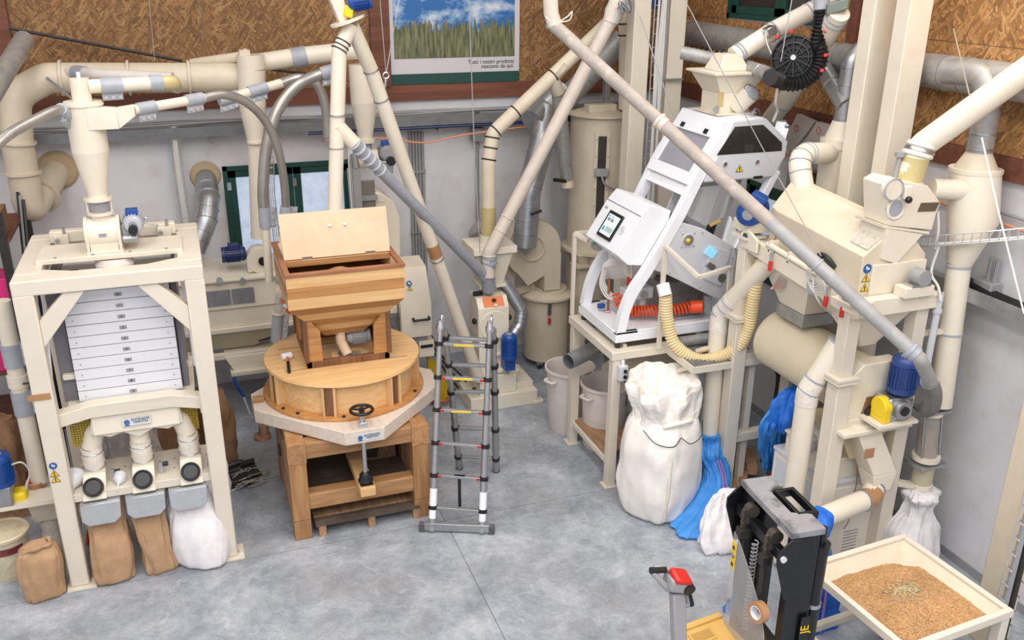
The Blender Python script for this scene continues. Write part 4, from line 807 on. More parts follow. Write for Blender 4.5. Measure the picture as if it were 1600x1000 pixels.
for k in range(n_):
    u, v = k/n_, (k+1)/n_; f = lambda a, c, t: a+(c-a)*t
    P('hopper_course', sqring(M(), f(bx0_, hx0, u), f(bx1_, hx1, u), f(by0_, hy0, u), f(by1_, hy1, u), f(zb0, hb, u), f(bx0_, hx0, v), f(bx1_, hx1, v), f(by0_, hy0, v), f(by1_, hy1, v), f(zb0, hb, v)), (HONEY, ASH, HONEY, ASH, HONEY)[k], ml)
P('hopper_rim', sqring(M(), hx0-.012, hx1+.012, hy0-.012, hy1+.012, zr, hx0-.012, hx1+.012, hy0-.012, hy1+.012, zr+.035, .055), CHERRY, ml, bev=.004)
P('inner_lining', sqring(M(), hx0+.031, hx1-.031, hy0+.031, hy1-.031, hb, hx0+.031, hx1-.031, hy0+.031, hy1-.031, zr-.003, .012), PLYW, ml)
P('fixed_cover', M().box((hx0+.045, 8.80, zr-.02), (hx1-.045, hy1-.05, zr+.03)), PLYW, ml, bev=.004)
P('hinge_rail', M().box((hx0+.045, 8.74, zr-.035), (hx1-.045, 8.80, zr+.025)), OAK, ml, bev=.004)
ld = P('lid', M().hexa([(hx0+.04, 8.775, zr+.03), (hx1-.03, 8.775, zr+.03), (hx1-.03, 8.80, zr+.03), (hx0+.04, 8.80, zr+.03)], [(hx0+.03, 8.89, zr+.47), (hx1-.03, 8.89, zr+.47), (hx1-.03, 8.915, zr+.465), (hx0+.03, 8.915, zr+.465)]), PLYW, ml, bev=.004)
for xx in (1.27, 1.42): P('lid_knob', M().ball((xx, 8.84, zr+.33), .016), WHITE, ld)
for xx in (1.02, 1.65): P('lid_hinge', M().box((xx-.05, 8.77, zr+.02), (xx+.05, 8.776, zr+.05)), STEEL, ld)
b = M(); rows = []
for j in range(22):
    yy = hy0+.05+(hy1-.1-hy0)*j/21; rows.append([V((hx0+.045+(hx1-hx0-.09)*i/27, yy, zr-.20+.15*math.exp(-(((i/27-.5)/.22)**2+((j/21-.25)/.3)**2))+.006*noise.noise(V((i*.6, j*.6, 3))))) for i in range(28)])
b.grid(rows); g = O('wheat_grain', b, GRAIN, 'wheat heap seen inside the open wooden hopper', 'grain', sm=60); g['kind'] = 'stuff'
c = Z(529, 500, 1.9); 
P('slide_gate', M().beam((1.345, 8.48, 2.20), (1.32, 8.66, 1.95), .075, .03, (0, -.8, .5)), CHERRY, ml); P('gate_slot', M().beam((1.345, 8.468, 2.19), (1.325, 8.61, 1.985), .035, .03, (0, -.8, .5)), PLYW, ml)
fd = motor(ml, (1.36, 8.78, 1.78), (1, -.12, .02), .07, .24, MGREY, (0, 0, 1), boxmt=MGREY)
P('feed_spout', M().tube(bend([(1.29, 8.76, 1.88), (1.29, 8.74, 1.76), (1.34, 8.64, 1.64)], .04), .052, 16).lathe((1.29, 8.76, 1.84), (0, 0, 1), [(.05, 0), (.075, .02), (.075, .05)], 18), PLYW, ml)
P('feed_ring', M().lathe((1.36, 8.68, sz), (0, 0, 1), [(.12, 0), (.19, 0), (.19, .03), (.12, .03), (.12, 0)], 36), ASH, ml)
P('feed_hole', M().cyl((1.36, 8.68, sz), (1.36, 8.68, sz+.004), .12, n=28), MGREY, ml)
# lever beam, spindle and handwheel
P('lever_beam', M().box((1.235, 7.72, .505), (1.385, 9.0, .60)), ASH, ml, bev=.006)
P('foot_plate', M().box((1.245, 7.76, .60), (1.375, 7.90, .606)), DARK, ml); P('boot', M().lathe((1.31, 7.84, .606), (0, 0, 1), [(.07, 0), (.075, .02), (.06, .05), (.06, .08), (.035, .11)], 20), BLACK, ml)
P('spindle', M().cyl((1.31, 7.84, .7), (1.31, 7.84, z0), .024, n=14).cyl((1.31, 7.84, z1), (1.31, 7.84, 1.40), .022, n=14), STEEL, ml)
P('spindle_bracket', M().box((1.27, 7.79, z1), (1.35, 7.87, z1+.06)), CHROME, ml, bev=.006)
hw = V((1.31, 7.84, 1.40)); wl = P('handwheel', M().torus(hw, (0, 0, 1), .105, .016, 32, 10), BLACK, ml)
b = M(); b.cyl(hw-V((0, 0, .03)), hw+V((0, 0, .02)), .028, n=14); P('hub', b, BLACK, wl)
for k in range(3): a = .5+2*PI*k/3; P('spoke', M().cyl(hw, hw+V((math.cos(a)*.1, math.sin(a)*.1, 0)), .011, n=8), BLACK, wl)
b = M(); b.torus((mx0-.03, 8.5, .75), (1, 0, 0), .06, .01, 16, 6); P('iron_ring', b, DARK, ml)
# mallet
c = Z(449, 561, sz); d = (Z(452, 584, sz)-c); t = T('rubber_mallet', 'rubber mallet with a white head lying on the mill lid', 'mallet', c)
P('head', M().cyl(c+V((-.055, -.01, .035)), c+V((.045, .012, .035)), .035, n=18), WHITE, t); P('handle', M().cyl(c+V((0, 0, .035)), c+d*.45+V((0, 0, .03)), .012, n=10), ORNG2, t); P('grip', M().cyl(c+d*.4+V((0, 0, .03)), c+d+V((0, 0, .018)), .016, n=10), BLACK, t)
# pallet under the mill
t = T('pallet', 'wooden pallet pushed under the stone mill', 'pallet', (1.34, 8.5, 0))
for xx in (.83, 1.33, 1.80): P('block', M().box((xx, 7.93, 0), (xx+.07, 9.1, .13)), RAWW, t)
for k in range(7): P('slat', M().box((.80, 7.92+.17*k, .13), (1.87, 8.05+.17*k, .155)), RAWW if k else bpy.data.materials['dusty_dark_board'], t)
# ================================================================== telescopic ladder
lf, rf, lr, rr = V((1.925, 7.661, 0)), V((2.396, 7.462, 0)), V((2.547, 8.759, 0)), V((2.923, 8.560, 0))
hl, hr = V((2.20, 8.17, 0)), V((2.655, 7.975, 0)); hl.z = Y(697, 503, hl.y).z-.02; hr.z = hl.z
la = T('telescopic_ladder', 'silver telescopic step ladder standing right of the stone mill', 'ladder', (lf+rr)/2)
bar = (rf-lf).normalized(); 
P('foot_bar', M().beam(lf-bar*.08+V((0, 0, .06)), rf+bar*.08+V((0, 0, .06)), .045, .085), ALU, la, bev=.005)
for e_, s in ((lf, -1), (rf, 1)): P('foot_cap', M().beam(e_+bar*s*.07+V((0, 0, .05)), e_+bar*s*.13+V((0, 0, .05)), .055, .10), RUBBER, la, bev=.008)
def rail(a, h, rows, white=False):
    top = h; n = len(rows); ps = [a+V((0, 0, .01))]+[row_t(a, h, r) for r in rows]+[top]; rd = .036
    for i in range(len(ps)-1): P('rail_section', M().cyl(ps[i], ps[i+1], .040-.0022*i, n=16), ALU, la)
    for p in ps[1:-1]: d = (h-a).normalized(); P('collar', M().cyl(p-d*.02, p+d*.02, .046, n=16), BLACK, la)
    return ps
rl = rail(lf, hl, (792, 742, 691, 640, 589, 537)); rrr = rail(rf, hr, (798, 748, 697, 645, 593, 541))
for i in range(1, 7):
    rg = P('rung', M().beam(rl[i]+bar*.035, rrr[i]-bar*.035, .045, .028), ALU, la, bev=.003)
    mid = (rl[i]+rrr[i])/2; fwd = V((-.445, -.895, 0))
    if i in (4, 6, 5): P('yellow_label', M().obox(mid+fwd*.024, bar*.1, fwd*.001, V((0, 0, .01))), WARN, rg)
    if i in (2, 3, 4, 5):
        for s, pp in ((1, rl[i]), (-1, rrr[i])): P('red_tag', M().obox(pp+bar*s*.055+fwd*.025, bar*.02, fwd*.003, V((0, 0, .012))), RED, rg)
b2 = rail(lr, hl+V((.06, .06, -.06)), (713, 668, 612, 569, 527)); b3 = rail(rr, hr+V((.06, .06, -.06)), (716, 671, 612, 572, 532))
for i in (1, 2, 3, 4, 5): P('rung', M().beam(b2[i], b3[i], .05, .03), ALU, la, bev=.003)
for h in (hl, hr): P('hinge', M().lathe(h+V((0, 0, -.07)), (0, 0, 1), [(.042, 0), (.045, .05), (.03, .09), (.028, .12)], 16).torus(h+V((.03, .03, .05)), bar, .04, .012, 16, 8), CHROME, la)
for e_ in (lr, rr): P('rear_foot', M().cyl(e_, e_+V((0, 0, .04)), .042, n=14), BLACK, la)
for e_, q in ((rl, 0), (rrr, 1)): P('instruction_label', M().cyl(e_[0].lerp(e_[1], .55)+fwd*.004, e_[1].lerp(e_[2], .6)+fwd*.004, .0385, n=16), WHITE, la)
m_ = (rl[2]+rrr[2])/2; P('black_strap', M().box((m_.x-.014, m_.y-.004, m_.z-.36), (m_.x+.018, m_.y+.004, m_.z)), BLACK, la); P('strap_top', M().beam(m_-bar*.05, m_+bar*.06, .03, .034), BLACK, la)
# ================================================================== two-way pipe over the mill
yp = T('two_way_chute', 'cream two way grain chute splitting above the stone mill', 'chute', Y(522, 335, 8.98))
jn = Y(540, 48, 9.0); dl = Y(531, 82, 9.0); dn = Y(522, 345, 8.95); rt = Y(560, 52, 9.1)
P('top_flange', M().lathe(Y(543, 32, 9.05), Y(543, 32, 9.05)-Y(548, 45, 9.05), [(.10, -.012), (.17, -.012), (.17, .012), (.10, .012)], 28), CREAM, yp)
P('left_tube', M().tube(bend([Y(549, 40, 9.05), Y(530, 78, 9.0), Y(523, 340, 8.95)], .1), .072, 24), CREAM, yp)
for r_ in (67, 74, 81): u = (r_-40)/40; q = Y(549, 40, 9.05).lerp(Y(530, 78, 9.0), min(1, u)); band(yp, q, Y(530, 78, 9.0)-Y(549, 40, 9.05), .074, .014, DARK)
for r_ in (180, 231): q = Y(530-.025*(r_-78), r_, 8.97); band(yp, q, (0, 0, 1), .073, .014, STEEL)
P('branch', M().tube([Y(526, 195, 8.97), Y(553, 224, 8.98)], .072, 22), CREAM, yp)
gr = pipe('grey_chute', 'long grey plastic chute from two way chute down to hammer mill', [Y(551, 221, 8.98), Y(590, 262, 9.15), Y(752, 425, 10.12)], .062, GREYP, .3)
for k in range(6): q = Y(553, 224, 8.98).lerp(Y(594, 266, 9.17), k/5); band(gr, q, Y(594, 266, 9.17)-Y(553, 224, 8.98), .066+.003*(5-k)/5, .022, mat('pale_collar', (186, 190, 198), .45) if k == 0 else bpy.data.materials['pale_collar'])
rp = pipe('long_chute', 'long cream chute slanting from two way chute down behind the ladder', [Y(549, 40, 9.05), Y(580, 110, 9.25), Y(748, 592, 10.1)], .074, CREAM, .3, bands=((1, .0), (1, .075), (1, .55)))
q0, q1 = Y(580, 110, 9.25), Y(748, 592, 10.1)
P('clear_joint', M().cyl(q0.lerp(q1, .50), q0.lerp(q1, .54), .077, n=22), TAPE, rp)
mtr = T('gate_motor', 'cream gate box with blue motor at top edge', 'motor', Y(540, 28, 9.1))
P('gate_box', M().prism([Y(514, -5, 9.0), Y(536, -8, 9.0), Y(545, 28, 9.0), Y(533, 40, 9.0)], (0, .16, 0)), CREAM, mtr, bev=.01)
P('yellow_cover', M().obox(Y(544, 18, 9.0), (.04, 0, -.01), (0, .05, 0), (.01, 0, .05)), YEL, mtr, bev=.012)
motor(mtr, Y(543, 4, 9.0), (.97, -.1, .15), .085, .22, BLUEM, (0, 0, 1))
for a, c, lab in ((Y(592, -20, 8.9), Y(603, 112, 9.3), 'left suspension wire with turnbuckle beside the poster'), (Y(627, -20, 9.4), Y(604, 112, 9.3), 'right suspension wire crossing the poster edge')): wirerope('suspension_wire', lab, [a, c], .005, WIREM)
t = T('shackle', 'chain link and hook at bottom of suspension wires', 'shackle', Y(602, 140, 9.3)); P('link', M().torus(Y(603, 118, 9.3), (0, 1, 0), .03, .008, 14, 6), CHROME, t); P('hook', M().tube([Y(603, 122, 9.3), Y(602, 135, 9.3), Y(592, 139, 9.35)], .014, 8), CHROME, t)
wirerope('suspension_wire', 'vertical wire hanging in front of poster down to hammer mill', [Y(732, -20, 10.0), Y(740, 200, 10.1), Y(750, 395, 10.1)], .006, WIREM)
# ================================================================== back left machines
pu = T('purifier', 'long cream purifier with grey viewing window behind the stone mill', 'machine', (.4, 11.2, 0))
px0, px1, py0, py1 = -.95, 1.45, 10.8, 11.55
P('top_box', M().hexa([(px0, py0, 1.50), (px1, py0, 1.50), (px1, py1, 1.50), (px0, py1, 1.50)], [(px0, py0+.02, 1.88), (px1, py0+.02, 1.88), (px1, py1, 1.93), (px0, py1, 1.93)]), CREAM, pu, bev=.008)
P('top_ledge', M().box((px0-.02, py0-.03, 1.85), (px1+.02, py0+.04, 1.885)), CREAM, pu, bev=.006)
for a_, c_ in ((318, 336), (337, 362), (365, 399)):
    A, B = Y(a_, 482, py0-.004), Y(c_, 478, py0-.004); P('viewing_pane', M().box((A.x, py0-.012, 1.56), (B.x, py0-.004, 1.75)), mat('grey_pane', (128, 128, 132), .15, var=.12, scale=5) if a_ == 318 else bpy.data.materials['grey_pane'], pu)
for r_ in (343, 379): q = Y(r_, 438, py0-.01); P('round_knob', M().cyl(q, q+V((0, -.04, 0)), .038, n=20), STEEL, pu)
P('body_panel', M().box((px0, py0+.02, 1.26), (px1, py1, 1.50)), CREAM, pu, bev=.006); P('lower_ledge', M().box((px0-.02, py0-.02, 1.20), (px1+.02, py1, 1.26)), CREAM, pu, bev=.006)
P('side_rail', M().box((px0, py0-.03, .86), (px1, py0+.05, .93)), CREAM, pu, bev=.005)
for xx in (px0+.1, px1-.1):
    for yy in (py0, py1-.06): P('leg', M().box((xx-.05, yy, 0), (xx+.05, yy+.08, 1.2)), CREAM, pu)
P('trough', M().hexa([(px0+.5, py0+.18, .92), (px1-.9, py0+.18, .92), (px1-.9, py1-.2, .92), (px0+.5, py1-.2, .92)], [(px0+.1, py0+.04, 1.18), (px1-.4, py0+.04, 1.18), (px1-.4, py1-.06, 1.18), (px0+.1, py1-.06, 1.18)]), mat('olive_cream', (198, 190, 164), .45), pu)
oc_ = Y(392, 572, 10.85); P('bag_outlet', M().hexa([(oc_.x-.2, 10.72, oc_.z), (oc_.x+.2, 10.72, oc_.z), (oc_.x+.2, 11.0, oc_.z), (oc_.x-.2, 11.0, oc_.z)], [(oc_.x-.3, 10.75, .9), (oc_.x+.3, 10.75, .9), (oc_.x+.3, 11.1, .9), (oc_.x-.3, 11.1, .9)]), CREAM, pu, bev=.005)
P('outlet_rim', M().box((oc_.x-.25, 10.66, oc_.z-.03), (oc_.x+.25, 11.0, oc_.z+.02)), CREAM, pu, bev=.004)
for s, L2 in ((-1, .38), (1, .2)): P('strap', M().tube(smoothpath([(oc_.x+s*.22, 10.66, oc_.z-.03), (oc_.x+s*.2, 10.62, oc_.z-.14), (oc_.x+s*.2+.07, 10.62, oc_.z-.14-L2*.4)], 4), .022, 8), BLUEM, pu); P('strap_tail', M().tube([(oc_.x+s*.2+.05, 10.62, oc_.z-.16-L2*.2), (oc_.x+s*.2+.12, 10.6, oc_.z-.16-L2)], .014, 6), LGREY, pu)
logo(pu, Y(291, 494, py0-.03), (1, 0, 0), (0, 0, 1), .2)
P('rail_handle', M().tube([Y(404, 533, 10.5), Y(424, 527, 10.5), Y(432, 530, 10.5)], .014, 8), BLACK, pu)
fnc = Y(405, 404, 11.0); fn = T('airlock_fan', 'cream round blower housing on purifier below cream column', 'fan', (fnc.x, 11.0, 1.9))
P('housing', M().cyl(fnc+V((0, -.10, 0)), fnc+V((0, .12, 0)), .155, n=32).box((fnc.x-.15, 10.91, 1.9), (fnc.x+.15, 11.11, fnc.z)), CREAM, fn, bev=.005); P('hub', M().cyl(fnc+V((.03, -.14, 0)), fnc+V((.03, -.1, 0)), .05, n=18), BLACK, fn)
motor(fn, fnc+V((-.15, .02, .08)), (-1, 0, 0), .09, .28, BLUED, (0, 0, 1))
cxn = Y(395, 140, 11.2)
cl = T('dust_column', 'cream cyclone column standing on purifier below the big duct', 'cyclone', (fnc.x, 11.05, fnc.z+.15))
a = Y(404, 372, 11.05); m1 = Y(399, 222, 11.1); m2 = Y(394, 165, 11.15); m3 = Y(393, 108, 11.15)
P('body', M().cyl(a, m1, .088, n=26).cyl(m1, m2, .09, .15, n=28).cyl(m2, m3, .155, n=28).cyl(m3, m3+V((0, 0, .16)), .155, n=28), CREAM, cl)
for r_, x_ in ((365, 404), (222, 399)): band(cl, Y(x_, r_, 11.07), (0, 0, 1), .09, .03, CREAM, 'flange')
P('top_box', M().obox(Y(383, 95, 11.15), (.06, 0, 0), (0, .06, 0), (0, 0, .12)).cyl(Y(383, 82, 11.15), Y(383, 76, 11.15), .025, n=8), CREAMD, cl, bev=.005)
pipe('dust_pipe', 'cream pipe with grey coupling from column to back cyclone', [Y(380, 102, 11.3), Y(470, 88, 11.25), Y(560, 78, 11.2)], .105, CREAM, .2, cpl=()); q = T('pipe_collar', 'grey coupling on the cream pipe over strand board', 'coupling', Y(467, 89, 11.25)); P('sleeve', M().cyl(Y(456, 91, 11.25), Y(478, 87, 11.25), .115, n=24), GREYP, q)
pipe('dusty_pipe', 'short dusty pipe slanting into the column top', [Y(300, 100, 11.6), Y(382, 88, 11.3)], .06, CREAMD)
cx3 = Y(566, 130, 11.2)
cl = T('back_cyclone', 'cream cyclone behind the two way chute by window', 'cyclone', Y(571, 222, 11.2))
P('body', M().cyl(Y(571, 218, 11.2), Y(569, 160, 11.2), .085, .16, n=30).cyl(Y(569, 160, 11.2), Y(565, 100, 11.2), .16, n=30), CREAM, cl); P('flange', M().cyl(Y(571, 222, 11.2), Y(571, 216, 11.2), .12, n=26), CREAM, cl)
P('sight', M().cyl(Y(571, 232, 11.2), Y(571, 222, 11.2), .08, n=20), MGREY, cl)
al2 = T('back_airlock', 'cream airlock with blue topped grey motor behind two way chute', 'airlock', Y(575, 262, 11.2)); q = Y(572, 248, 11.2)
P('body', M().cyl(q+V((-.14, 0, 0)), q+V((.14, 0, 0)), .12, n=26), CREAM, al2); mo = motor(al2, q+V((.24, -.2, .08)), (0, 1, 0), .10, .22, MGREY, (0, 0, 1), boxmt=BLUEM); P('shaft_port', M().cyl(q+V((.26, -.27, .0)), q+V((.26, -.18, .0)), .055, n=18), BLACK, mo); P('gearbox', M().obox(q+V((.22, -.12, -.08)), (.07, 0, 0), (0, .1, 0), (0, 0, .08)), ALU, mo, bev=.01)
ec = Y(580, 300, 11.3); eb = T('bran_finisher', 'cream rounded machine body with a grey door beside green window', 'machine', (ec.x, 11.3, 1.6))
P('body', M().prism([(ec.x-.25, 11.0, 1.55), (ec.x+.28, 11.0, 1.55), (ec.x+.30, 11.0, 2.4), (ec.x+.22, 11.0, 2.62), (ec.x+.05, 11.0, 2.75), (ec.x-.25, 11.0, 2.75)], (0, .5, 0)), CREAM, eb, bev=.02)
for xx in (ec.x-.2, ec.x+.2): P('leg', M().box((xx-.05, 11.05, 0), (xx+.05, 11.15, 1.55)), CREAM, eb)
dc = Y(575, 306, 10.99); P('access_door', M().box((dc.x-.09, 10.975, dc.z-.2), (dc.x+.09, 11.0, dc.z+.2)), mat('brown_grey_door', (126, 118, 110), .4), eb, bev=.02); P('door_latch', M().box((dc.x-.11, 10.94, dc.z-.05), (dc.x+.11, 10.98, dc.z+.01)), MGREY, eb)
P('seam', M().box((ec.x-.25, 10.993, 2.62), (ec.x+.1, 11.0, 2.635)), CREAMD, eb)
q = [Y(550, 262, 10.9), Y(556, 335, 10.9)]; q.append(V((q[1].x, q[1].y, .0))); t = meshtray('mesh_tray', 'vertical wire mesh tray with cables behind the two way chute', q, .12, (1, 0, 0), (0, -1, 0), 7)
b = M()
for k in range(4): b.tube(smoothpath([Y(545, 225, 10.85)+V((.02*k, 0, 0)), Y(551, 262, 10.85)+V((.03*k-.04, 0, 0)), Y(556, 335, 10.85)+V((.03*k-.04, 0, 0))], 5), .014, 6)
P('cables', b, WIREW, t); O('cable_duct', M().beam(Y(561, 340, 10.8), Y(556, 262, 10.8), .09, .07), MGREY, 'grey vertical cable duct beside the wire mesh behind chute', 'cable duct', bev=.004); O('cable_fitting', M().cyl(Y(556, 262, 10.8), Y(553, 240, 10.8), .05, .04, n=14), ALU, 'silver cable gland on top of grey cable duct', 'fitting')
pth = [Y(422, 245, 11.4), Y(424, 300, 11.4), Y(433, 385, 11.4)]; pth.append(V((pth[2].x, 11.4, 1.93))); t = meshtray('mesh_tray', 'vertical wire tray in front of the green window', pth, .07, (1, 0, 0), (0, -1, 0), 14)
# roller cabinet right of the mill
cb = T('roller_mill', 'cream roller mill cabinet with black handle right of wooden hopper', 'machine', (2.5, 10.6, 0))
cx0, cx1 = 2.29, 2.69
P('door_body', M().prism([(cx0, 10.38, 1.0), (cx0, 10.38, 1.44), (cx0, 10.62, 1.86), (cx0, 10.9, 1.9), (cx0, 10.97, 1.9), (cx0, 10.97, 1.0)], (cx1-cx0, 0, 0)), CREAM, cb, bev=.012)
P('side_body', M().prism([(1.5, 10.5, .7), (1.5, 10.5, 1.4), (1.5, 10.7, 1.6), (1.5, 10.97, 1.6), (1.5, 10.97, .7)], (.78, 0, 0)), CREAM, cb, bev=.012)
c = Y(622, 502, 10.49); P('checker_plate', M().box((1.95, 10.48, .95), (2.28, 10.495, 1.32)), mat('checker_steel', (150, 148, 146), .35, .7, var=.3, scale=26), cb)
c = Y(658, 498, 10.37); hd = P('handle', M().tube(bend([c+V((-.10, .01, .01)), c+V((-.10, -.05, 0)), c+V((.10, -.05, 0)), c+V((.10, .01, .01))], .02, 4), .016, 10), BLACK, cb)
nn = V((0, -.87, .5)); upv = V((0, .5, .87)); 
for k, kd in enumerate(('round', 'tri', 'tri')): sticker(cb, V((cx0+.15, 10.497-.0-.04*k*.5+.02, 1.66-.07*k*.87+.02)) + nn*.012, (1, 0, 0), upv, .06, kd)
P('lower_box', M().box((2.3, 10.45, .66), (2.62, 10.9, .98)), MGREY, cb, bev=.006); P('panel_box', M().box((2.52, 10.42, .70), (2.72, 10.6, .92)), CREAM, cb, bev=.006); P('black_slot', M().box((2.54, 10.41, .83), (2.70, 10.42, .87)), BLACK, cb)
for xx in (1.6, 2.5): P('leg', M().box((xx-.06, 10.6, 0), (xx+.06, 10.72, .7)), CREAM, cb)
P('yellow_foot', M().prism([(2.66, 10.55, 0), (2.98, 10.4, 0), (2.80, 10.5, .5), (2.66, 10.55, .62)], (.02, .12, 0)), YELD, cb)
rs = T('red_white_sign', 'red and white striped plate behind the wooden hopper', 'sign', Y(440, 475, 10.795))
for k in range(4): P('stripe', M().obox(Y(436+5*k, 462+8*k, 10.795), (.03, 0, -.02), (0, .004, 0), (.012, 0, .022)), ORANGE if k % 2 else WHITE, rs)
for k in range(3): O('cable_coil', M().tube(smoothpath([(2.7+.03*k, 10.9, .9), (2.85+.04*k, 10.8, .5), (3.05+.05*k, 10.6, .15+.05*k), (3.2, 10.5, .06+.03*k)], 6), .014, 6), DARK, ('dark cable sagging behind the ladder, highest', 'dark cable sagging behind the ladder, middle', 'dark cable sagging behind the ladder, lowest')[k], 'cable')
b = M()
for k in range(6): b.torus(Z(693, 632, .03+.012*k)+V((0, .2, 0)), (.05*k-.1, .05, 1), .14-.008*(k % 3), .012, 24, 6)
O('cable_coil', b, mat('orange_coil', (178, 92, 60), .5), 'coiled orange cable on floor behind the ladder', 'cable')
# ================================================================== hammer mill and its feeds
hm = T('hammer_mill', 'cream hammer mill with orange top panel behind the ladder', 'mill', (3.5, 10.3, 0))
P('plinth', M().box((3.08, 10.02, 0), (4.0, 10.75, .2)).box((3.95, 10.0, 0), (4.08, 10.1, .05)), CREAM, hm, bev=.008)
P('pedestal', M().box((3.22, 10.08, .2), (3.72, 10.65, .46)), CREAM, hm, bev=.008)
P('side_plinth', M().box((3.72, 10.15, .2), (3.98, 10.72, .28)), CREAM, hm, bev=.006)
P('stand', M().hexa([(3.22, 10.12, .46), (3.70, 10.12, .46), (3.70, 10.6, .46), (3.22, 10.6, .46)], [(3.24, 10.14, 1.0), (3.62, 10.14, 1.0), (3.62, 10.55, 1.0), (3.24, 10.55, 1.0)]), CREAM, hm, bev=.008)
P('housing', M().prism([(3.22, 10.12, .98), (3.22, 10.12, 1.38), (3.22, 10.22, 1.50), (3.22, 10.5, 1.50), (3.22, 10.55, .98)], (.41, 0, 0)), CREAM, hm, bev=.012)
P('orange_panel', M().hexa([(3.30, 10.125, 1.394), (3.57, 10.125, 1.394), (3.57, 10.13, 1.39), (3.30, 10.13, 1.39)], [(3.30, 10.212, 1.502), (3.57, 10.212, 1.502), (3.57, 10.217, 1.498), (3.30, 10.217, 1.498)]), ORNG2, hm, 'orange panel')
P('panel_knob', M().ball((3.44, 10.16, 1.47), .03, .03, .02), BLACK, hm); P('panel_button', M().cyl((3.45, 10.13, 1.40), (3.45, 10.12, 1.415), .02, n=12), CREAM, hm)
b = M()
for r_ in (.07, .11, .15, .185): b.torus((3.43, 10.12, 1.14), (0, 1, 0), r_, .012, 32, 8)
b.cyl((3.43, 10.12, 1.14), (3.43, 10.108, 1.14), .19, n=32); P('ringed_cover', b, CREAM, hm)
for xx in (3.19, 3.66): P('side_knob', M().ball((xx, 10.2, 1.2), .03, .04, .04), BLACK, hm)
P('rear_knob', M().obox((3.27, 10.3, 1.53), (.06, 0, 0), (0, .03, 0), (0, 0, .025)), BLACK, hm, bev=.008); P('top_neck', M().cyl((3.44, 10.32, 1.5), (3.44, 10.32, 1.60), .05, n=16), CREAM, hm)
mo = motor(hm, (3.58, 9.98, 1.06), (0, 0, -1), .095, .33, BLUEM, (0, -.3, -1)); P('motor_base', M().box((3.52, 9.95, .56), (3.66, 10.12, .73)), BLUEM, mo, bev=.01)
b = M(); b.torus((3.5, 10.12, .62), (0, 1, 0), .12, .03, 28, 8); b.torus((3.62, 10.12, .55), (0, 1, 0), .07, .02, 24, 8); P('belt_cover', b, CREAM, hm)
P('lug', M().box((3.62, 10.08, .46), (3.76, 10.2, .52)).cyl((3.69, 10.14, .52), (3.69, 10.14, .535), .03, n=12), CREAM, hm, bev=.008); P('drain', M().ball((3.14, 10.06, .32), .03), BLACK, hm)
fh = T('feed_hopper', 'cream tapered feed hopper beneath clear pipe by hammer mill', 'hopper', (3.47, 10.45, 1.62))
P('rim', M().box((3.19, 10.2, 2.05), (3.76, 10.72, 2.14)), CREAM, fh, bev=.006); P('cone', M().hexa([(3.33, 10.33, 1.62), (3.62, 10.33, 1.62), (3.62, 10.6, 1.62), (3.33, 10.6, 1.62)], [(3.23, 10.24, 2.05), (3.72, 10.24, 2.05), (3.72, 10.68, 2.05), (3.23, 10.68, 2.05)]), CREAM, fh, bev=.006)
P('rim', M().box((3.30, 10.3, 1.58), (3.65, 10.62, 1.62)), CREAM, fh, bev=.004); P('throat', M().cyl((3.47, 10.4, 1.5), (3.47, 10.45, 1.58), .09, n=16), CREAM, fh)
P('inlet', M().tube([(3.46, 10.45, 2.14), (3.46, 10.45, 2.24)], .10, 22), CREAM, fh)
wp = pipe('elevator_chute', 'dusty cream chute from upper right bending down into feed hopper', [Y(965, 22, 10.6), Y(770, 208, 10.5), (3.465, 10.45, 3.15), (3.465, 10.45, 2.2)], .085, CREAMD, .2, bands=((0, .52), (0, .98), (0, .82), (1, .15), (1, .5), (1, .9)), bmt=DARK)
P('flange', M().cyl(Y(873, 108, 10.55)-V((-.02, 0, .02)), Y(873, 108, 10.55)+V((-.02, 0, .02)), .115, n=24), CREAMD, wp)
P('clear_section', M().cyl((3.465, 10.45, 2.24), (3.465, 10.45, 2.6), .092, n=24), AMBER, wp)
P('side_branch', M().tube([Y(862, 120, 10.55), Y(873, 145, 10.6)], .082, 20), CREAMD, wp)
gd = pipe('galvanised_drop', 'galvanised drop pipe beneath the chute branch near the silo', [Y(872, 142, 10.62), Y(886, 280, 10.75)], .085, GALVD, bands=((0, .02),)); P('end_cup', M().cyl(Y(886, 278, 10.75), Y(887, 292, 10.75), .08, n=18), CREAMD, gd); P('fitting', M().tube([Y(866, 281, 10.6), Y(884, 283, 10.7)], .025, 8), BLACK, gd)
pk = pipe('pale_chute', 'long pale dusty plastic chute crossing down to the hammer mill', [Y(970, -10, 10.2), Y(952, 36, 10.2), Y(764, 395, 10.15), Y(763, 432, 10.15)], .082, PINKC, .12, bands=((0, .6), (1, .0), (1, .90), (1, .84), (2, .1)), bmt=PINKC)
P('soft_collar', M().lathe(Y(972, -12, 10.2), Y(953, 36, 10.2)-Y(972, -12, 10.2), [(.11, 0), (.118, .08), (.108, .16), (.115, .24), (.10, .3), (.09, .36)], 22), FABRIC, pk)
yf = T('wye_fitting', 'grey plastic wye fitting on top of the hammer mill', 'fitting', Y(763, 460, 10.2)); P('body', M().tube(bend([Y(766, 400, 10.15), Y(762, 425, 10.16), Y(764, 452, 10.25)], .08), .088, 20).cyl(Y(764, 436, 10.2), Y(764, 456, 10.28), .085, .06, n=20), GREYP, yf); P('branch', M().cyl(Y(742, 414, 10.1), Y(763, 440, 10.2), .068, n=20), GREYP, yf)
for r_ in (400, 408): P('collar', M().cyl(Y(765, r_, 10.15), Y(765, r_+4, 10.15), .094, n=20), GREYP, yf)
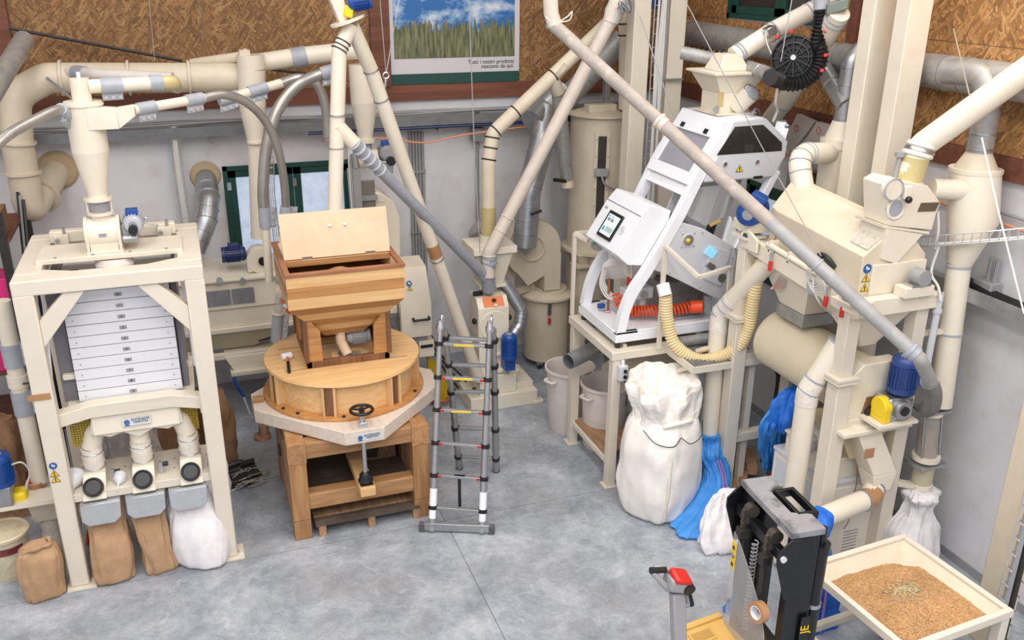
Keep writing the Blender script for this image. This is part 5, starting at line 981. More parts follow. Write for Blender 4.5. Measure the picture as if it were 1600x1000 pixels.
pipe('galvanised_return', 'galvanised pipe curving around right side of hammer mill', [Y(782, 432, 10.5), Y(815, 485, 10.35), Y(812, 508, 10.3), Y(796, 530, 10.25)], .085, GALV, .15, bands=((0, .97), (1, .2), (1, .5), (1, .8), (2, .3), (2, .7)), bmt=GALV, bw=.012)
O('elbow_stub', M().cyl(Y(799, 527, 10.25), Y(788, 540, 10.25), .08, n=18), CREAM, 'cream pipe stub where galvanised pipe enters hammer mill', 'pipe')
pipe('galvanised_elbow', 'dusty galvanised elbow on the wall behind the feed hopper', [Y(765, 345, 11.6), Y(745, 365, 11.5), Y(748, 375, 11.3)], .12, GALVD, .1)
# dust fan and collector drum
dcx, dcy = 4.60, 11.25
dc = T('dust_collector', 'cream dust collector drum on castors with a red clip', 'collector', (dcx, dcy, 0))
P('drum', M().cyl((dcx, dcy, .12), (dcx, dcy, 1.02), .31, n=40), CREAMD, dc); P('lid', M().lathe((dcx, dcy, 1.02), (0, 0, 1), [(.33, 0), (.375, .03), (.375, .06), (.29, .10), (.28, .14), (0, .14)], 40), CREAMD, dc)
for a in (-2.3, -.75, .8, 2.4): q = V((dcx+math.cos(a)*.26, dcy+math.sin(a)*.26, 0)); cs = P('castor', M().cyl(q+V((-.02, 0, .05)), q+V((.02, 0, .05)), .05, n=16), BLACK, dc); P('castor_bracket', M().box(q+V((-.04, -.04, .06)), q+V((.04, .04, .125))), STEEL, cs)
cl_ = P('toggle_clip', M().obox((dcx-.1, dcy-.34, .95), (.025, 0, 0), (0, .02, 0), (0, 0, .08)), CHROME, dc); P('red_grip', M().cyl((dcx-.1, dcy-.36, .82), (dcx-.1, dcy-.36, .74), .022, n=10), RED, cl_)
fnp = T('dust_fan', 'large cream fan casing mounted above the dust collector drum', 'fan', (4.3, 11.2, 1.16)); fc = Y(828, 385, 11.2)
pts = []
for k in range(25): a = math.radians(-10+k*245/24); r_ = .40; pts.append(V((fc.x+r_*math.cos(a), 0, fc.z+r_*math.sin(a))))
pts = pts+[V((fc.x-.08, 0, fc.z-.52)), V((dcx-.12, 0, 1.4)), V((dcx-.12, 0, 1.17)), V((dcx+.12, 0, 1.17)), V((dcx+.12, 0, fc.z-.1))]
P('casing', M().prism([V((p.x, 11.05, p.z)) for p in pts], (0, .3, 0)), CREAMD, fnp, bev=.006)
P('inlet_ring', M().torus((fc.x-.02, 11.04, fc.z+.02), (0, 1, 0), .17, .02, 30, 8), CREAMD, fnp)
P('support', M().box((fc.x-.32, 11.2, 0), (fc.x-.22, 11.3, fc.z)).beam((fc.x-.27, 11.25, 1.12), (dcx-.2, 11.25, 1.2), .06, .1), CREAMD, fnp)
dk = pipe('flexible_duct', 'galvanised spiral duct hanging down into the fan', [Y(852, 170, 11.3), Y(848, 215, 11.1), Y(826, 300, 10.95), Y(820, 385, 10.9)], .16, GALV, .3, bands=((1, .9), (2, .25), (2, .5), (2, .75)), bmt=STEEL, n=26)
P('round_end', M().ball(Y(821, 380, 10.9), .16, .16, .1, 24, 10), GALV, dk); P('lever', M().tube([Y(830, 335, 10.72), Y(846, 329, 10.65)], .02, 8), BLACK, dk)
pipe('galvanised_elbow', 'galvanised elbow joining the back wall duct above the fan', [Y(832, 190, 11.2), Y(850, 168, 11.35), Y(880, 140, 11.4)], .17, GALV, .2)
pipe('galvanised_duct', 'large galvanised duct slanting behind the cream silo', [Y(975, 60, 11.2), Y(860, 180, 11.5)], .15, GALVD, bands=((0, .5),))
# silo
sx, sy = 5.32, 11.2
si = T('silo', 'tall cream round silo with a dark sight strip behind sorter', 'silo', (sx, sy, 0))
sr = .42; sz0, sz1 = 1.72, 3.55
P('body', M().cyl((sx, sy, sz0), (sx, sy, sz1), sr, n=48), CREAMD, si); P('top_lid', M().lathe((sx, sy, sz1), (0, 0, 1), [(sr+.06, 0), (sr+.06, .02), (sr*.5, .08), (0, .08)], 48), CREAMD, si); P('bottom_flange', M().cyl((sx, sy, sz0-.03), (sx, sy, sz0+.01), sr+.08, n=48), CREAMD, si)
P('cone', M().cyl((sx, sy, .9), (sx, sy, sz0-.03), .15, sr-.02, n=40), CREAMD, si)
dirc = V((-sx, -sy, 0)).normalized(); da = math.atan2(dirc.y, dirc.x)+.05; dd = V((math.cos(da), math.sin(da), 0)); ds = V((-dd.y, dd.x, 0))
P('sight_plate', M().obox(V((sx, sy, 2.6))+dd*(sr+.0), ds*.10, dd*.012, V((0, 0, .78))), CREAMD, si); P('sight_strip', M().obox(V((sx, sy, 2.6))+dd*(sr+.012), ds*.055, dd*.004, V((0, 0, .72))), mat('dark_glass', (64, 58, 56), .2, var=.1), si)
b = M()
for k in range(7):
    for s in (-1, 1): q = V((sx, sy, 1.95+.22*k))+dd*(sr+.012)+ds*s*.08; b.cyl(q, q+dd*.008, .01, n=6)
P('plate_bolts', b, MGREY, si); sb = P('sensor', M().obox(V((sx, sy, 2.85))+dd*(sr+.05), ds*.09, dd*.04, V((0, 0, .05))), MGREY, si, bev=.01); q = V((sx, sy, 2.82))+dd*(sr+.09); P('sensor_lead', M().tube(smoothpath([q, q+V((.05, -.03, -.12)), q+V((.25, .0, -.22)), q+V((.4, .05, -.22))], 5), .014, 6), MGREY, sb)
P('top_block', M().obox(V((sx-.1, sy-.15, sz1+.1)), (.2, 0, 0), (0, .08, 0), (0, 0, .05)), CREAMD, si, bev=.006); P('top_post', M().box((sx-.02, sy-.1, sz1+.08), (sx+.06, sy-.02, sz1+.55)), GALV, si)
for a in (-2.5, -.9, .7, 2.2): q = V((sx+math.cos(a)*(sr-.02), sy+math.sin(a)*(sr-.02), 0)); lg = P('leg', M().box(q+V((-.06, -.06, .01)), q+V((.06, .06, sz0-.2))), CREAMD, si); P('leg_flange', M().box(q+V((-.13, -.13, sz0-.2)), q+V((.13, .13, sz0-.17))).hexa([q+V((-.05, -.05, sz0-.17)), q+V((.05, -.05, sz0-.17)), q+V((.05, .05, sz0-.17)), q+V((-.05, .05, sz0-.17))], [q+V((-.1, -.1, sz0-.03)), q+V((.1, -.1, sz0-.03)), q+V((.1, .1, sz0-.03)), q+V((-.1, .1, sz0-.03))]), CREAMD, lg)
# bucket elevator legs
for cx_, lab in ((5.30, 'left'), (5.78, 'right')):
    yy = 10.25; ob = M().box((cx_-.11, yy-.1, .35), (cx_+.11, yy+.1, 6.6))
    t = T('bucket_elevator', 'tall square cream elevator casing, %s of the two behind the sorter' % lab, 'elevator', (cx_, yy, 0)); P('casing', ob, CREAM, t, bev=.008); P('boot', M().box((cx_-.2, yy-.16, 0), (cx_+.2, yy+.16, .36)), CREAM, t, bev=.01)
t = T('cable_ladder', 'white cables on wire mesh between the two elevator legs', 'cable tray', (5.53, 10.2, 0)); b = M()
for z in range(34): b.tube([(5.44, 10.12, .8+.16*z), (5.62, 10.12, .8+.16*z)], .006, 5)
for xx in (5.44, 5.62): b.cyl((xx, 10.13, 0), (xx, 10.13, 6.3), .007, n=6)
P('wire_grid', b, WIREM, t); b = M()
for k in range(6): b.tube(smoothpath([(5.47+.024*k, 10.10, 6.3), (5.47+.024*k+.03*math.sin(k), 10.08, 5.2), (5.475+.02*k, 10.1, 4.3), (5.48+.02*k+.02*math.cos(k*2), 10.09, 3.2), (5.47+.02*k, 10.1, 2.0), (5.48+.02*k, 10.1, .5)], 5), .014, 6)
P('cables', b, WIREW, t); b = M()
P('blue_box', M().obox(Y(1022, 3, 10.2), (.06, 0, 0), (0, .05, 0), (0, 0, .08)), BLUED, t); c = Y(1050, 124, 10.12); P('bracket_arm', M().beam(c+V((-.15, 0, 0)), c+V((.14, -.02, 0)), .04, .02), GALV, t)
pp = pipe('cream_drop', 'cream pipe dropping from top behind the left elevator leg', [Y(975, 0, 10.9), Y(978, 60, 10.9), Y(977, 170, 10.9)], .09, CREAMD, bands=((0, .6), (0, .9)), bmt=DARK)
O('clamp_tangle', M().tube(smoothpath([Y(966, 12, 10.0), Y(974, 20, 10.0), Y(968, 4, 10.0), Y(984, 18, 10.0), Y(978, -5, 10.0)], 6), .022, 8), STEEL, 'steel clamp hardware at the top of the dusty chute', 'clamp')
# ================================================================== long grey pipe crossing the right half
A = Y(862, 36, 7.9); B = V((5.97, 5.32, 0)); B = Y(1437, 560, 5.12)
lg = pipe('conveying_pipe', 'long dusty grey pipe crossing diagonally in front of sorter and destoner', [Y(859, -40, 7.9), A, B, Y(1450, 588, 5.2), Y(1455, 602, 5.24)], .058, mat('worn_grey_pipe', (160, 159, 160), .5, var=.08, scale=5, dust=.5, dustc=(184, 178, 172)), [.14, .10, .05], bands=((1, .0), (1, .745)), bmt=GREYP)
P('dusty_sleeve', M().tube([Y(858, -45, 7.9), Y(861, 20, 7.9), A.lerp(B, .01)], .067, 18), PINKC, lg)
P('dusty_half', M().tube([A.lerp(B, .0), A.lerp(B, .62)], .0595, 20), mat('dust_grey_pipe', (168, 158, 150), .6, var=.1, scale=5, dust=.7, dustc=(196, 184, 172)), lg)
for u in (.325, .985): P('collar', M().lathe(A.lerp(B, u), B-A, [(.059, -.05), (.075, -.045), (.075, -.02), (.065, -.02), (.065, .03), (.059, .035)], 22), GREYP if u > .5 else PINKC, lg)
b = M(); q = A.lerp(B, 0)
for k in range(3): b.torus(A+V((-.01+.012*k, 0, .02-.03*k)), V((.5, -.3, .6)), .07, .006, 18, 5)
b.tube(smoothpath([A+V((.06, -.06, .02)), A+V((.12, -.08, .06)), A+V((.16, -.08, .1)), A+V((.14, -.08, .03)), A+V((.05, -.07, .01))], 5), .006, 5); P('tie_string', b, FABRIC, lg)
hp = [Y(1452, 596, 5.22), Y(1458, 614, 5.3), Y(1456, 634, 5.42), Y(1447, 640, 5.55)]
pts, rs = hose_ribs(smoothpath(hp, 8), .066, .02, .006); O('ribbed_hose', M().tube(pts, rs, 18), mat('dark_hose', (122, 118, 114), .35, .3), 'grey ribbed hose at lower end of the long grey pipe', 'hose')
wirerope('suspension_wire', 'wire holding the long grey pipe beside the white sorter', [Y(1000, 25, 7.4), Y(1054, 186, 7.35)], .005, WIREM); wirerope('suspension_wire', 'long wire running from top over sorter window to destoner', [Y(1070, 0, 7.8), Y(1180, 210, 7.6), X(1283, 400, 5.12)], .005, WIREM)
# ================================================================== sorter stand (table)
tx0, tx1, ty0, ty1, tz = 3.97, 5.35, 7.83, 8.97, 1.63
tb = T('machine_stand', 'cream square tube stand carrying the white optical sorter', 'stand', (4.65, 8.4, 0))
for xx in (tx0, tx1-.1):
    for yy in (ty0, ty1-.1): l = P('leg', M().box((xx, yy, .01), (xx+.1, yy+.1, tz-.08)), FRAMEC, tb, bev=.005); P('foot_plate', M().box((xx-.03, yy-.03, 0), (xx+.13, yy+.13, .012)), FRAMEC, l)
for yy in (ty0, ty1-.1): P('top_rail', M().box((tx0-.02, yy-.01, tz-.09), (tx1, yy+.11, tz)), FRAMEC, tb, bev=.005)
for xx in (tx0-.02, tx1-.1): P('top_rail', M().box((xx, ty0+.1, tz-.09), (xx+.12, ty1-.1, tz)), FRAMEC, tb, bev=.005)
P('front_strip', M().box((tx0+.16, ty0+.1, tz-.02), (tx0+.2, ty1-.1, tz+.03)), FRAMEC, tb)
for xx in (tx0+.02, tx1-.09): P('low_rail', M().box((xx, ty0+.1, .24), (xx+.07, ty1-.1, .30)), FRAMEC, tb, bev=.005)
for yy in (ty0+.35, ty1-.09): P('low_rail', M().box((tx0+.1, yy, .24), (tx1-.1, yy+.07, .30)), FRAMEC, tb, bev=.005)
O('wooden_board', M().box((tx0+.05, ty0+.22, .302), (tx0+.55, ty1-.12, .33)), RAWW, 'rough wooden board on the lower rails of the sorter stand', 'board', bev=.004)
c = V((tx0+.1, ty0-.03, 1.40)); sw = T('switch_box', 'grey two button switch box on front leg of stand', 'switch', c); P('case', M().obox(c, (.05, 0, 0), (0, .035, 0), (0, 0, .085)), LGREY, sw, bev=.008)
for dz in (.03, -.035): P('button', M().cyl(c+V((.012, -.035, dz)), c+V((.012, -.05, dz)), .02, n=14), BLACK, sw)
P('gland', M().cyl(c+V((0, 0, .085)), c+V((0, 0, .14)), .018, n=10), WHITE, sw); P('lead', M().tube(smoothpath([c+V((.02, -.01, -.08)), c+V((.05, -.03, -.2)), c+V((.06, 0, -.4))], 5), .008, 6), INK, sw)
# guard rail and grating
gr_ = T('guard_rail', 'thin cream guard rail with angled top in front of sorter', 'rail', (4.45, 7.78, tz))
r0, r1, r2, r3, r4, r5 = V((4.47, 7.78, tz)), V((4.46, 7.78, 2.76)), V((4.66, 7.42, 2.52)), V((5.14, 7.60, 2.52)), V((5.16, 7.60, 1.62)), None
for a, c in ((r0, r1), (r1, r2), (r2, r3), (r3, r4)): P('bar', M().beam(a, c, .045, .03), FRAMEC, gr_)
P('bar', M().beam((4.0, 9.0, tz), (4.0, 9.0, 2.6), .04), FRAMEC, gr_); P('bar', M().beam((4.0, 9.0, 2.6), (5.3, 9.05, 2.6), .04), FRAMEC, gr_); P('bar', M().beam((4.0, 9.0, 2.6), (4.1, 8.85, 2.55), .04), FRAMEC, gr_)
gt = T('floor_grating', 'grey steel grating platform between the sorter and destoner', 'grating', (5.0, 7.6, 1.55)); g0, g1, h0, h1, gz = 4.62, 5.42, 7.30, 7.82, 1.60
P('edge_angle', M().box((g0-.02, h0-.02, gz-.07), (g0, h1, gz)).box((g0, h0-.02, gz-.07), (g1, h0, gz)), FRAMEC, gt)
b = M()
for k in range(21): b.box((g0+.04*k, h0, gz-.03), (g0+.04*k+.006, h1, gz))
for k in range(14): b.box((g0, h0+.04*k, gz-.02), (g1, h0+.04*k+.006, gz-.001))
P('bar_grid', b, GALVD, gt)['kind'] = 'stuff'
for xx in (g0+.02, g1-.1): P('support_leg', M().box((xx, h0+.04, 0), (xx+.07, h0+.11, gz-.03)), FRAMEC, gt) if xx > 5 else None
P('support_bracket', M().beam((g0+.03, h1, gz-.3), (g0+.03, h0+.1, gz-.05), .04), FRAMEC, gt)
O('cloth_scrap', M().tube(smoothpath([(4.82, 7.6, gz+.02), (4.9, 7.55, gz+.06), (5.0, 7.62, gz+.02), (5.06, 7.56, gz+.04), (5.1, 7.66, gz+.02)], 5), .03, 8), mat('beige_rag', (206, 188, 164), .9, bump=.5), 'beige rag lying on grating below the ivory hose', 'rag')
pts, rs = hose_ribs([V((4.72, 7.80, gz+.06)), V((5.25, 7.80, gz+.06))], .055, .022, .006); O('ribbed_hose', M().tube(pts, rs, 16), GALVD, 'grey ribbed hose lying on grating by the sorter', 'hose')
# ================================================================== optical sorter
so = T('optical_sorter', 'white tilted optical grain sorter with touch screen and tinted window', 'sorter', (4.6, 8.4, tz))
bz0, bz1 = 1.70, 1.82; sy0, sy1 = 7.90, 8.87
P('base_tray', M().box((4.02, sy0, bz0), (5.45, sy1, bz1-.03)).box((4.02, sy0, bz1-.03), (5.45, sy0+.05, bz1)).box((4.02, sy1-.05, bz1-.03), (5.45, sy1, bz1)).box((4.02, sy0, bz1-.03), (4.28, sy1, bz1)), WHITE, so, bev=.006)
for xx in (4.07, 5.3):
    for yy in (sy0+.05, sy1-.05): P('machine_foot', M().cyl((xx, yy, tz), (xx, yy, bz0), .03, n=10), DARK, so)
prof = smoothpath([V((4.03, 0, 1.80)), V((4.08, 0, 2.06)), V((4.17, 0, 2.28)), V((4.32, 0, 2.5)), V((4.62, 0, 3.0)), V((4.87, 0, 3.5)), V((5.19, 0, 3.955))], 6)
def rib(y0, y1, w0, w1):
    b = M(); n = len(prof)
    for i in range(n-1):
        def nm(j):
            t = (prof[min(j+1, n-1)]-prof[max(j-1, 0)]).normalized(); return V((t.z, 0, -t.x))
        p, q = prof[i], prof[i+1]; pn, qn = p+nm(i)*w0, q+nm(i+1)*w0
        b.hexa([(p.x, y0, p.z), (pn.x, y0, pn.z), (pn.x, y1, pn.z), (p.x, y1, p.z)], [(q.x, y0, q.z), (qn.x, y0, qn.z), (qn.x, y1, qn.z), (q.x, y1, q.z)])
    return b
P('side_frame', rib(sy0, sy0+.09, .10, .1), WHITE, so, sm=30); P('side_frame', rib(sy1-.09, sy1, .10, .1), WHITE, so, sm=30)
pk_ = lambda pts, y: [V((a, y, c)) for a, c in pts]
# near and far side skins
upper = [(5.0, 3.60), (5.19, 3.955), (5.58, 3.97), (5.88, 3.72), (5.90, 3.62), (5.83, 3.40), (5.76, 3.34), (4.93, 3.34)]
P('upper_hood', M().prism(pk_(upper, sy0+.03), (0, sy1-sy0-.06, 0)), WHITE, so, bev=.01)
win = [(5.04, 3.625), (5.22, 3.90), (5.55, 3.905), (5.80, 3.71), (5.81, 3.625)]
P('hood_door', M().prism(pk_([(4.92, 3.36), (5.05, 3.60), (5.20, 3.95), (5.58, 3.965), (5.87, 3.72), (5.86, 3.56), (5.74, 3.36)], sy0-.012), (0, .04, 0)), WHITEG, so, bev=.006)
P('tinted_window', M().prism(pk_(win, sy0-.016), (0, .006, 0)), TINT, so)
for xx in (5.14, 5.52): P('door_lock', M().cyl((xx, sy0-.012, 3.53), (xx, sy0-.03, 3.53), .022, n=14), CHROME, so)
for xx in (5.03, 5.50): P('black_latch', M().box((xx, sy0-.03, 3.355), (xx+.1, sy0-.01, 3.38)), BLACK, so)
sticker(so, (5.32, sy0-.013, 3.47), (1, 0, 0), (0, 0, 1), .075)
tn = (prof[-1]-prof[-10]).normalized(); nn = V((-tn.z, 0, tn.x))
# front glass between the frames, upper part, and the white cross rail below
fa = V((4.72, 0, 3.22)); fb = V((5.14, 0, 3.90))
def slab(p, q, y0, y1, th, off=0): return M().hexa([p+nn*off+V((0, y0, 0)), p+nn*(off+th)+V((0, y0, 0)), p+nn*(off+th)+V((0, y1, 0)), p+nn*off+V((0, y1, 0))], [q+nn*off+V((0, y0, 0)), q+nn*(off+th)+V((0, y0, 0)), q+nn*(off+th)+V((0, y1, 0)), q+nn*off+V((0, y1, 0))])
ga, gb_ = fa.lerp(fb, .30), fa.lerp(fb, .80)
P('front_frame', slab(fa.lerp(fb, .14), ga, sy0+.05, sy1-.05, .03), WHITE, so, bev=.005); P('front_frame', slab(gb_, fb+tn*.06, sy0+.05, sy1-.05, .03), WHITE, so, bev=.005)
P('front_frame', slab(ga, gb_, sy0+.05, sy0+.14, .03), WHITE, so, bev=.005); P('front_frame', slab(ga, gb_, sy1-.14, sy1-.05, .03), WHITE, so, bev=.005); P('front_glass', slab(ga, gb_, sy0+.13, sy1-.13, .012), LTINT, so)
for yy in (sy0+.25, sy1-.25): P('door_hinge', slab(gb_+tn*.02, gb_+tn*.07, yy-.03, yy+.03, .045), BLACK, so)
P('cross_beam', slab(fa.lerp(fb, .0), fa.lerp(fb, .14), sy0+.05, sy1-.05, .05, -.06), WHITE, so, bev=.006)
# lower side panel, large trapezium facing the aisle
low = [(4.34, 2.50), (4.62, 2.98), (4.97, 2.86), (5.38, 2.62), (5.41, 2.50), (5.36, 1.98), (5.0, 2.17), (4.58, 2.40)]
P('side_panel', M().prism(pk_(low, sy0+.01), (0, .05, 0)), WHITEG, so, bev=.008); P('rear_panel', M().prism(pk_(low, sy1-.07), (0, .05, 0)), WHITEG, so, bev=.008)
P('chute_body', M().prism(pk_([(4.66, 2.86), (4.97, 2.78), (5.36, 2.56), (5.34, 2.04), (5.0, 2.22)], sy0+.08), (0, sy1-sy0-.18, 0)), WHITEG, so)
P('round_port', M().cyl((4.80, sy0+.012, 2.75), (4.80, sy0+.0, 2.75), .062, n=28), STEEL, so); P('port_ring', M().torus((4.80, sy0+.006, 2.75), (0, 1, 0), .066, .008, 28, 8), WHITEG, so); P('port_pin', M().ball((4.79, sy0-.01, 2.755), .022), YEL, so)
b = M()
for k in range(4): a = PI/4+k*PI/2; b.cyl((4.80+.1*math.cos(a), sy0+.01, 2.75+.1*math.sin(a)), (4.80+.1*math.cos(a), sy0+.004, 2.75+.1*math.sin(a)), .009, n=8)
for a, c in low: b.cyl((4.9+(a-4.9)*.9, sy0+.01, 2.5+(c-2.5)*.88), (4.9+(a-4.9)*.9, sy0+.004, 2.5+(c-2.5)*.88), .009, n=8)
P('panel_bolts', b, MGREY, so)
P('service_hatch', M().prism(pk_([(5.0, 2.32), (5.10, 2.66), (5.32, 2.58), (5.24, 2.20)], sy0-.006), (0, .02, 0)), WHITEG, so, bev=.004)
P('blue_viewport', M().prism(pk_([(4.99, 2.60), (5.06, 2.68), (5.16, 2.61), (5.10, 2.52)], sy0-.014), (0, .012, 0)), BLUEWIN, so, 'glowing blue viewport'); P('hatch_latch', M().prism(pk_([(5.02, 2.46), (5.06, 2.50), (5.14, 2.45), (5.11, 2.39)], sy0-.03), (0, .03, 0)), STEEL, so); P('round_port', M().cyl((5.24, sy0+.0, 2.30), (5.24, sy0-.012, 2.30), .05, n=24), STEEL, so)
# open middle bay with dark feed roller and acrylic window
P('bay_window', M().prism(pk_([(4.76, 3.02), (4.90, 3.30), (5.30, 3.30), (5.22, 2.96), (5.0, 2.88)], sy0+.03), (0, .008, 0)), ACRYL, so)
P('bay_back', M().prism(pk_([(4.76, 2.98), (4.90, 3.34), (5.70, 3.34), (5.42, 2.60), (5.0, 2.84)], sy0+.42), (0, .02, 0)), WHITEG, so)
P('black_guide', M().beam((5.10, sy0+.16, 2.62), (5.28, sy0+.12, 3.34), .10, .06), BLACK, so); P('dark_rod', M().beam((4.92, sy0+.2, 2.95), (5.02, sy0+.2, 3.24), .035), DARK, so)
P('rear_rail', M().beam((5.40, sy0+.04, 2.60), (5.80, sy0+.04, 3.42), .10, .07), WHITE, so, bev=.005); P('rear_rail', M().beam((5.40, sy1-.04, 2.60), (5.80, sy1-.04, 3.42), .10, .07), WHITE, so, bev=.005)
P('lower_link', M().prism(pk_([(5.22, 2.6), (5.30, 2.96), (5.42, 2.72), (5.40, 2.5)], sy0+.02), (0, .05, 0)), WHITE, so, bev=.006)
P('bay_hook', M().cyl((5.08, sy0+.36, 3.22), (5.08, sy0+.32, 3.22), .022, n=12), BLACK, so); P('brass_tap', M().tube([(5.10, sy0+.1, 2.86), (5.2, sy0+.06, 2.92)], .022, 8), LAYELLOW, so)
# green-grey crank plate on the rear of the hood
q = V((5.86, sy0+.2, 3.78)); P('crank_plate', M().prism([q+V((-.10, -.06, -.10)), q+V((.02, -.14, -.16)), q+V((.10, -.10, .04)), q+V((.08, -.06, .12)), q+V((-.02, -.02, .12))], (.03, .04, .01)), GALV, so, bev=.01); P('crank_bolt', M().ball(q+V((.07, -.10, .08)), .02), CHROME, so)
# control cabinet with the screen, facing left
cy0, cy1 = 7.99, 8.78
P('control_box', M().prism(pk_([(4.03, 2.64), (4.27, 3.02), (4.38, 3.14), (4.62, 3.06), (4.60, 2.96), (4.32, 2.50), (4.16, 2.52)], cy0), (0, cy1-cy0, 0)), WHITE, so, bev=.008)
P('box_seam', M().box((4.272, cy0-.002, 3.022), (4.279, cy1+.002, 3.032)), MGREY, so)
fn_ = V((-.845, 0, .534)); fu = V((.534, 0, .845)); fr = V((0, -1, 0)); fcn = V((4.15, 8.40, 2.83))
bz = P('screen_bezel', M().obox(fcn+fn_*.012, fr*.16, fu*.15, fn_*.008), BLACK, so, bev=.004); P('touch_screen', M().obox(fcn+fn_*.021, fr*.125, fu*.115, fn_*.001), SCREEN, bz, 'lit touch screen')
b = M()
for k in range(7): b.obox(fcn+fn_*.0225+fr*(-.03+.022*k)-fu*.05, fr*.007, fu*.03, fn_*.0008)
for k in range(2): b.obox(fcn+fn_*.0225+fr*(-.075+.075*k)+fu*.055, fr*.032, fu*.018, fn_*.0008)
P('screen_chart', b, MGREY, bz); b = M()
for k in range(2): b.obox(fcn+fn_*.023+fr*(-.09+.075*k)+fu*.09, fr*.018, fu*.006, fn_*.0008)
b.obox(fcn+fn_*.023-fr*.085-fu*.055, fr*.018, fu*.025, fn_*.0008); P('screen_icons', b, TEAL, bz)
P('emblem', M().torus(fcn+fn_*.006+fr*.25+fu*.02, fn_, .04, .004, 20, 6).obox(fcn+fn_*.006+fr*.25+fu*.02, fr*.04, fu*.008, fn_*.002), LGREY, so)
text('lettering', 'SEA', .045, fcn+fn_*.002-fr*.29+fu*.15, fr, fu, MGREY, so)
P('green_lamp', M().ball((4.06, 8.66, 2.60), .018), mat('green_lamp', (120, 210, 170), .3, var=0), so); P('box_socket', M().box((4.08, 8.6, 2.5), (4.16, 8.74, 2.56)), MGREY, so, bev=.01)
# air preparation unit and red coil hose inside the lower bay
P('pipe_stub', M().cyl((4.37, 8.30, 2.52), (4.37, 8.30, 2.22), .018, n=10), PINKC, so); P('red_valve', M().cyl((4.37, 8.30, 2.26), (4.37, 8.30, 2.18), .045, n=18), RED, so)
P('filter_unit', M().box((4.28, 8.24, 2.02), (4.62, 8.38, 2.15)).cyl((4.37, 8.31, 1.85), (4.37, 8.31, 2.03), .055, n=18).cyl((4.52, 8.31, 1.88), (4.52, 8.31, 2.03), .05, n=18), LGREY, so, bev=.01); P('gauge', M().cyl((4.5, 8.24, 2.08), (4.5, 8.21, 2.08), .045, n=18), STEEL, so)
P('copper_pipe', M().cyl((4.22, 8.52, 1.84), (4.22, 8.52, 2.2), .016, n=8), CHERRY, so)
b = M()
for k in range(4): b.tube(smoothpath([(4.18, 8.60-.03*k, 2.30), (4.14+.02*k, 8.58, 2.12), (4.20+.03*k, 8.5-.02*k, 1.98), (4.34, 8.42, 1.98+.02*k)], 5), .010, 6)
P('air_lines', b, WIREW, so); P('blue_plug', M().box((4.10, 8.50, 1.86), (4.18, 8.56, 1.91)), BLUEM, so, bev=.01)
b = M(); path = smoothpath([(4.24, 8.36, 2.08), (4.30, 8.30, 1.92), (4.42, 8.22, 1.90), (4.6, 8.16, 1.905), (4.8, 8.10, 1.91), (5.0, 8.05, 1.94)], 30); cl_ = []
N_ = 26*14
for i in range(N_+1):
    u = i/N_*(len(path)-1); j = min(int(u), len(path)-2); p = path[j].lerp(path[j+1], u-j); t_ = (path[min(j+2, len(path)-1)]-path[max(j-1, 0)]).normalized(); a_, b_, _ = frame(t_); th = 2*PI*i/14; cl_.append(p+(a_*math.cos(th)+b_*math.sin(th))*.055)
coil = O('coil_hose', b.tube(cl_, .012, 6), ORANGE, 'orange spiral air hose on the white sorter base', 'hose')
P('end_cup', M().shell((5.0, 8.06, 1.94), (5.10, 7.99, 1.955), .07, .012, 24), ORANGE, coil)
O('hook_tube', M().tube([(4.70, 8.05, 1.85), (4.55, 7.96, 2.0)], .012, 8), WHITE, 'thin white rod across orange hose', 'rod') if False else None
P('inner_boxes', M().box((4.75, 8.3, bz1-.02), (5.35, 8.8, 2.15)), mat('inner_steel', (150, 146, 142), .5, .2, var=.2, scale=6), so); P('inner_post', M().box((5.2, 8.1, bz1-.03), (5.28, 8.16, 2.02)), LGREY, so, bev=.01)
P('acrylic_flap', M().box((4.7, 8.05, bz1), (5.2, 8.25, bz1+.01)), ACRYL, so); b = M()
for q in ((4.2, 8.1), (4.2, 8.5)): b.torus((q[0], q[1], bz1+.002), (0, 0, 1), .04, .004, 18, 4)
P('red_rings', b, RED, so)['kind'] = 'stuff'
x_, y_ = 4.62, 8.68; O('crumpled_bags', sack([(x_, y_, 2.15, .3, .14, 2.6, 0), (x_, y_, 2.25, .36, .16, 2.4, 0), (x_, y_, 2.42, .33, .13, 2.3, .1), (x_-.02, y_, 2.58, .2, .05, 2, .2)], seed=31, wr=.05, fold=12), BIGBAG, 'crumpled white sacks stuffed beneath sorter control box', 'sack', sm=60)
# feed hopper on the sorter
hx, hy = 5.42, 8.42
fh = T('sorter_hopper', 'square cream feed hopper on top of the white sorter', 'hopper', (hx, hy, 3.97))
def fr4(b, cx, cy, z0, a0, b0, z1, a1, b1): return b.hexa([(cx-a0, cy-b0, z0), (cx+a0, cy-b0, z0), (cx+a0, cy+b0, z0), (cx-a0, cy+b0, z0)], [(cx-a1, cy-b1, z1), (cx+a1, cy-b1, z1), (cx+a1, cy+b1, z1), (cx-a1, cy+b1, z1)])
P('body', fr4(M(), hx, hy, 3.97, .18, .18, 4.18, .18, .18), CREAM, fh, bev=.005); P('funnel', fr4(M(), hx, hy, 4.18, .18, .18, 4.38, .30, .26), CREAM, fh, bev=.005); P('rim', M().box((hx-.33, hy-.29, 4.37), (hx+.33, hy+.29, 4.395)), CREAM, fh, bev=.004)
P('top_cone', fr4(M(), hx-.02, hy, 4.395, .18, .16, 4.56, .10, .10), CREAM, fh, bev=.01); P('base_flange', M().box((hx-.24, hy-.24, 3.965), (hx+.24, hy+.24, 3.985)), CREAM, fh)
